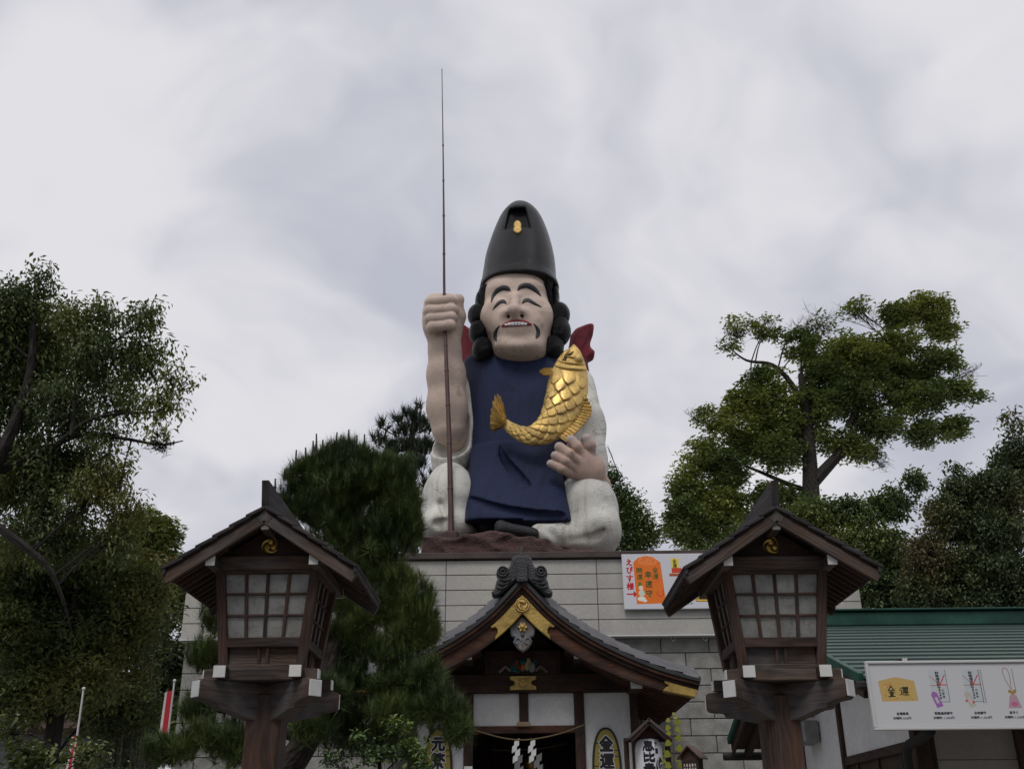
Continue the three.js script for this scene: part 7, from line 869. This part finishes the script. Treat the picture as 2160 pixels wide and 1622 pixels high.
// ---- the great spreading tree at the right
tree({ name: 'camphor_tree', label: 'great spreading old tree with forked trunk and bare twig tips beyond the booth', seed: 41, path: [ground(1715, 1200, 38), P(1715, 1150, 38), P(1712, 1050, 38), P(1708, 950, 38), P(1700, 860, 38), P(1690, 790, 38)], r0: 0.55, r1: 0.12, bark: bark.dark, leaf: sprayGeo(11, 0.17, 0.42, 0.5, 11, 0.2), pal: GREEN.map(([r, g, b]) => [r * 1.35, g * 1.25, b * 1.1]), cr: 0.33, dens: 1.7, gap: -0.2, low: true, twigs: 14, tw: 0.014, core: 0.2,
  lobes: [[1690, 725, 38, 50, 42, 0.9, 0.1], [1800, 740, 38, 85, 48, 1.1, 0.25], [1740, 770, 38, 60, 40, 0.9, 0.1], [1900, 660, 38, 52, 32, 1, 0.05], [1960, 650, 38, 60, 36, 1, -0.05], [1990, 690, 38, 42, 40, 0.8, -0.15], [1900, 720, 38, 48, 50, 0.9], [1880, 780, 38, 70, 40, 0.9], [1980, 760, 38, 60, 36, 0.8], [2020, 820, 38, 46, 34, 0.6], [1940, 840, 38, 80, 45, 0.9], [2020, 900, 38, 36, 30, 0.8, -0.1], [1960, 910, 38, 70, 34, 0.9, -0.1], [2070, 835, 38, 20, 16, 0.5], [1820, 830, 38, 90, 55, 0.75, -0.2], [1730, 850, 38, 60, 55, 0.8, -0.15], [1860, 890, 38, 80, 45, 0.8, -0.1], [1620, 800, 38, 55, 40, 0.9], [1590, 840, 38, 50, 45, 1, 0.05], [1650, 870, 38, 60, 50, 0.9], [1500, 880, 38, 50, 36, 0.45, 0.1], [1560, 910, 38, 60, 46, 0.7, 0.1], [1640, 950, 38, 75, 50, 0.75, -0.05], [1480, 960, 38, 50, 50, 0.95, 0.1], [1540, 990, 38, 60, 50, 1, 0.1], [1450, 1030, 38, 46, 54, 1], [1520, 1060, 38, 70, 50, 1], [1440, 1110, 38, 44, 46, 1], [1500, 1140, 38, 60, 46, 1], [1780, 930, 38, 60, 40, 0.5, -0.2], [1760, 820, 38.5, 90, 60, 0.9, -0.05], [1680, 900, 38.5, 80, 60, 0.8], [1600, 930, 38.5, 80, 50, 0.8], [1560, 860, 38, 50, 40, 0.8, 0.1], [1840, 760, 38.5, 80, 50, 0.9, 0.1], [1930, 790, 38.5, 80, 50, 0.8], [1450, 1090, 37.5, 60, 60, 1, 0.05], [1560, 1110, 38, 90, 60, 1], [1640, 1060, 38, 80, 50, 0.9], [1820, 950, 38, 50, 30, 0.6, -0.1], [1560, 690, 38, 40, 36, 0.28, 0.05], [1620, 690, 38, 44, 36, 0.25, 0.05], [1540, 730, 38, 26, 24, 0.3], [1560, 700, 38, 56, 50, -0.6], [1625, 690, 38, 50, 46, -0.6], [1735, 675, 38, 60, 52, -0.9], [1800, 650, 38, 54, 44, -0.9], [1700, 690, 38, 44, 44, -0.9], [1805, 650, 38, 45, 36, 0.22, 0.1], [1740, 690, 38, 50, 40, 0.08], [2060, 780, 38, 40, 30, -0.6], [1480, 870, 38, 50, 40, -0.5], [1865, 980, 38, 60, 26, -0.5]],
  limbs: [[[1714, 1020, 38], [1760, 970, 38], [1795, 930, 38], [1810, 890, 38], [1850, 860, 38], [1930, 835, 38], 0.26], [[1700, 870, 38], [1670, 810, 38], [1630, 770, 38], [1575, 760, 38], [1540, 735, 38], 0.15], [[1790, 900, 38], [1840, 820, 38], [1900, 760, 38], [1950, 700, 38], 0.15], [[1712, 1040, 38], [1660, 1020, 38], [1590, 990, 38], [1500, 960, 38], 0.14]] });
tree({ name: 'evergreen_oak', label: 'dense dark green tree filling the space behind the right lantern roof', seed: 42, path: [ground(1800, 1300, 26), P(1800, 1300, 26), P(1800, 1120, 26)], r0: 0.35, r1: 0.08, bark: bark.dark, leaf: sprayGeo(10, 0.14, 0.34, 0.5, 12), pal: GREEN, cr: 0.28, dens: 1.9, gap: -0.45, low: true,
  lobes: [[1720, 1080, 26, 70, 44, 1.1], [1800, 1080, 26, 70, 40, 1.1, -0.05], [1880, 1060, 26, 56, 40, 1], [1930, 1010, 26, 34, 30, 0.7, -0.1], [1660, 1130, 26, 60, 44, 1, 0.1], [1760, 1150, 26, 90, 60, 1.2, -0.05], [1860, 1150, 26, 80, 60, 1.2, -0.05], [1820, 1230, 26, 100, 60, 1.2, -0.1], [1900, 1230, 26, 90, 70, 1.2, -0.1], [1600, 1150, 27, 90, 60, 1.2], [1520, 1190, 27, 80, 50, 1.2], [1450, 1190, 27, 70, 36, 1.1], [1950, 1280, 26, 110, 60, 1.2, -0.1]] });
tree({ name: 'red_tinged_cherry', label: 'reddish olive tree with loose upright shoots above the green roof', seed: 43, path: [ground(2110, 1300, 19), P(2110, 1300, 19), P(2110, 1100, 19)], r0: 0.3, r1: 0.06, bark: bark.dark, leaf: sprayGeo(9, 0.10, 0.24, 0.45, 13), pal: RED, cr: 0.2, dens: 2.0, gap: -0.4, low: true, twigs: 16,
  lobes: [[2060, 1090, 19.5, 110, 90, 1.2], [2140, 1000, 19.5, 60, 80, 1], [1980, 1230, 19.5, 90, 60, 1], [2140, 890, 19, 26, 40, 0.5, 0.3], [2150, 960, 19, 40, 50, 0.9, 0.15], [2020, 985, 19, 22, 20, 0.5, 0.1], [2030, 1030, 19, 50, 34, 1], [2110, 1030, 19, 70, 50, 1.1], [2000, 1090, 19, 60, 50, 1.1], [2100, 1120, 19, 90, 70, 1.2], [1960, 1170, 19, 60, 60, 1.1], [2060, 1200, 19, 100, 70, 1.2], [2150, 1230, 19, 90, 80, 1.2], [1950, 1250, 19, 70, 50, 1.1, -0.1], [2060, 1280, 19, 120, 50, 1.2]] });
// ---- tall vine-like sprig with yellow leaves by the notice box
{
  const z = 14.4, a = ground(1420, 1620, z), T = thing('yellow_leaf_sprig', 'slender climbing sprig with yellow heart shaped leaves before the stone wall', 'plant', [a.x, 0, a.z]), R = rng(51), ym = LEAFM({ roughness: 0.6 }); ym.color.setRGB(0.34, 0.36, 0.03);
  const stem = [V(a.x, 0, a.z), ...[[1424, 1622], [1421, 1580], [1419, 1545], [1416, 1512]].map(([u, v]) => P(u, v, z))]; part('stem', tube(stem, 0.008, 0.004, 5, 20), MAT(0.1, 0.08, 0.03), T, true);
  const sh = new THREE.Shape(); sh.moveTo(0, 0); sh.bezierCurveTo(0.35, 0.2, 0.5, -0.1, 0.42, -0.4); sh.bezierCurveTo(0.3, -0.75, 0.1, -0.85, 0, -1); sh.bezierCurveTo(-0.1, -0.85, -0.3, -0.75, -0.42, -0.4); sh.bezierCurveTo(-0.5, -0.1, -0.35, 0.2, 0, 0); const lg = new THREE.ShapeGeometry(sh, 5);
  for (const [u, v, s] of [[1419, 1509, 0.05], [1422, 1517, 0.06], [1413, 1524, 0.07], [1425, 1530, 0.1], [1412, 1539, 0.09], [1426, 1544, 0.1], [1414, 1552, 0.08], [1428, 1561, 0.1], [1414, 1573, 0.1], [1429, 1584, 0.11], [1404, 1587, 0.05], [1413, 1597, 0.11], [1426, 1606, 0.08], [1403, 1609, 0.06], [1410, 1614, 0.05], [1415, 1622, 0.1], [1398, 1602, 0.04], [1432, 1620, 0.09]]) { const p = P(u, v, z), m = part('leaf', lg, ym, T); m.position.set(p.x - a.x, p.y + s * 0.5, p.z - a.z + 0.02); m.scale.setScalar(s * 0.92); m.rotation.set(-0.3 + R() * 0.5, (R() - 0.5) * 1.2, (u < 1419 ? -1 : 1) * (0.7 + R() * 0.6)); }
}

// ---- cedars along the approach, beside and behind where the picture was taken: they shade the foreground
{
  const R = rng(61), g8 = sprayGeo(9, 0.5, 0.9, 0.6, 14), mat = MAT(1, 1, 1, { roughness: 0.85, side: THREE.DoubleSide });
  for (const [x, z, h, r, lab] of [[-6.9, -3, 9, 3.1, 'short round tree beside the approach near the cherry'], [6.6, -3.2, 9, 3.1, 'short round tree beside the approach near the booth'], [-9.5, 6, 16, 4, 'tall tree flanking the approach on the cherry side'], [9.5, 6, 16, 4, 'tall tree flanking the approach on the booth side'], [-17, 4, 17, 4.4, 'tall outer tree of the row on the cherry side'], [17, 4, 17, 4.4, 'tall outer tree of the row on the booth side'], [-8, 15, 17, 4.4, 'tall rear tree of the row on the cherry side'], [8, 15, 17, 4.4, 'tall rear tree of the row on the booth side']]) {
    const lobes = []; for (let k = 0; k < 14; k++) { const a = k * 2.4, t = k / 13, q = r * 0.55 * (1 - 0.5 * t) * (k % 3 ? 1 : 0.3); lobes.push([V(x + Math.cos(a) * q, h * mix(0.2, 0.93, t), z + Math.sin(a) * q), 0, 0, r * mix(0.62, 0.36, t), r * 0.42, 0.55]); }
    tree({ name: 'approach_tree', label: lab, group: 'trees lining the approach', seed: Math.round(x * 7 + z * 13 + 900), path: [V(x, 0, z), V(x + 0.1, h * 0.4, z), V(x, h * 0.95, z)], r0: 0.32, r1: 0.05, bark: bark.grey, leaf: g8, mat, pal: GREEN, cr: 0.75, dens: 1, gap: -0.6, lobes, twigs: 2, low: true });
  }
}
// ---- festival banners and a garden shed among the trees at the left
function banner(u0, v0, u1, v1, d, cloth, label) {
  const a = P(u0, v0, d), b = P(u1, v1, d), g0 = V(b.x, 0, b.z), B = thing('festival_banner', label, 'banner', [b.x, 0, b.z]), l = (p) => p.clone().sub(V(b.x, 0, b.z));
  part('pole', tube([V(0, 0, 0), l(a)], 0.014, 0.011, 7, 2), M.metalWhite, B); part('finial', boxUV(new THREE.SphereGeometry(0.022, 8, 6).translate(a.x - b.x, a.y + 0.01, 0)), M.metalWhite, B);
  const [c, g] = canvas(128, 512, '#b3202c'), R = rng(u0); g.fillStyle = '#d0c8c6'; g.fillRect(88, 0, 40, 512);
  const w = 0.32, top = a.y - cloth[0], h = cloth[1], gm = new THREE.PlaneGeometry(w, h, 8, 24), p = gm.attributes.position; for (let i = 0; i < p.count; i++) { const x = p.getX(i) + w / 2, y = p.getY(i); p.setXYZ(i, x * -0.55, y, -x * 0.7 + 0.05 * Math.sin(y * 4 + x * 9) * x); } gm.computeVertexNormals(); gm.translate((a.x + b.x) / 2 - b.x, top - h / 2, 0.012); part('cloth', gm, print(c, { roughness: 0.9, side: THREE.DoubleSide }), B);
}
banner(175, 1455, 163, 1600, 12.2, [0.5, 0.8], 'red and white festival banner on a thin pole among the garden leaves'); banner(367, 1438, 356, 1530, 13, [0.1, 0.5], 'red festival banner on a white pole beside the hall corner');
{
  const d = 18, a = P(60, 1560, d), S0 = thing('garden_shed', 'low grey garden shed with dark roof half hidden by leaves', 'shed', [a.x, 0, -d - 1]), add = (n, g, m) => part(n, g, m, S0, true), y = P(100, 1545, d).y, x0 = P(-60, 1560, d).x, x1 = P(150, 1560, d).x;
  add('wall', cbox(x1 - x0, y, 1.8, (x0 + x1) / 2, y / 2, -d - 0.9, 0.01), M.greyBox); add('roof', bar(V((x0 + x1) / 2, y - 0.02, -d + 0.4), V((x0 + x1) / 2, y + 0.7, -d - 1.0), x1 - x0 + 0.9, 0.1), M.porchDark); add('back_roof', bar(V((x0 + x1) / 2, y - 0.02, -d - 2.4), V((x0 + x1) / 2, y + 0.7, -d - 1.0), x1 - x0 + 0.9, 0.1), M.porchDark); add('door', cbox(0.9, 1.9, 0.05, mix(x0, x1, 0.7), 0.95, -d + 0.03, 0.008), M.porchDark);
}
console.log('leaf sprays', leafCount);
renderer.render(scene, camera);
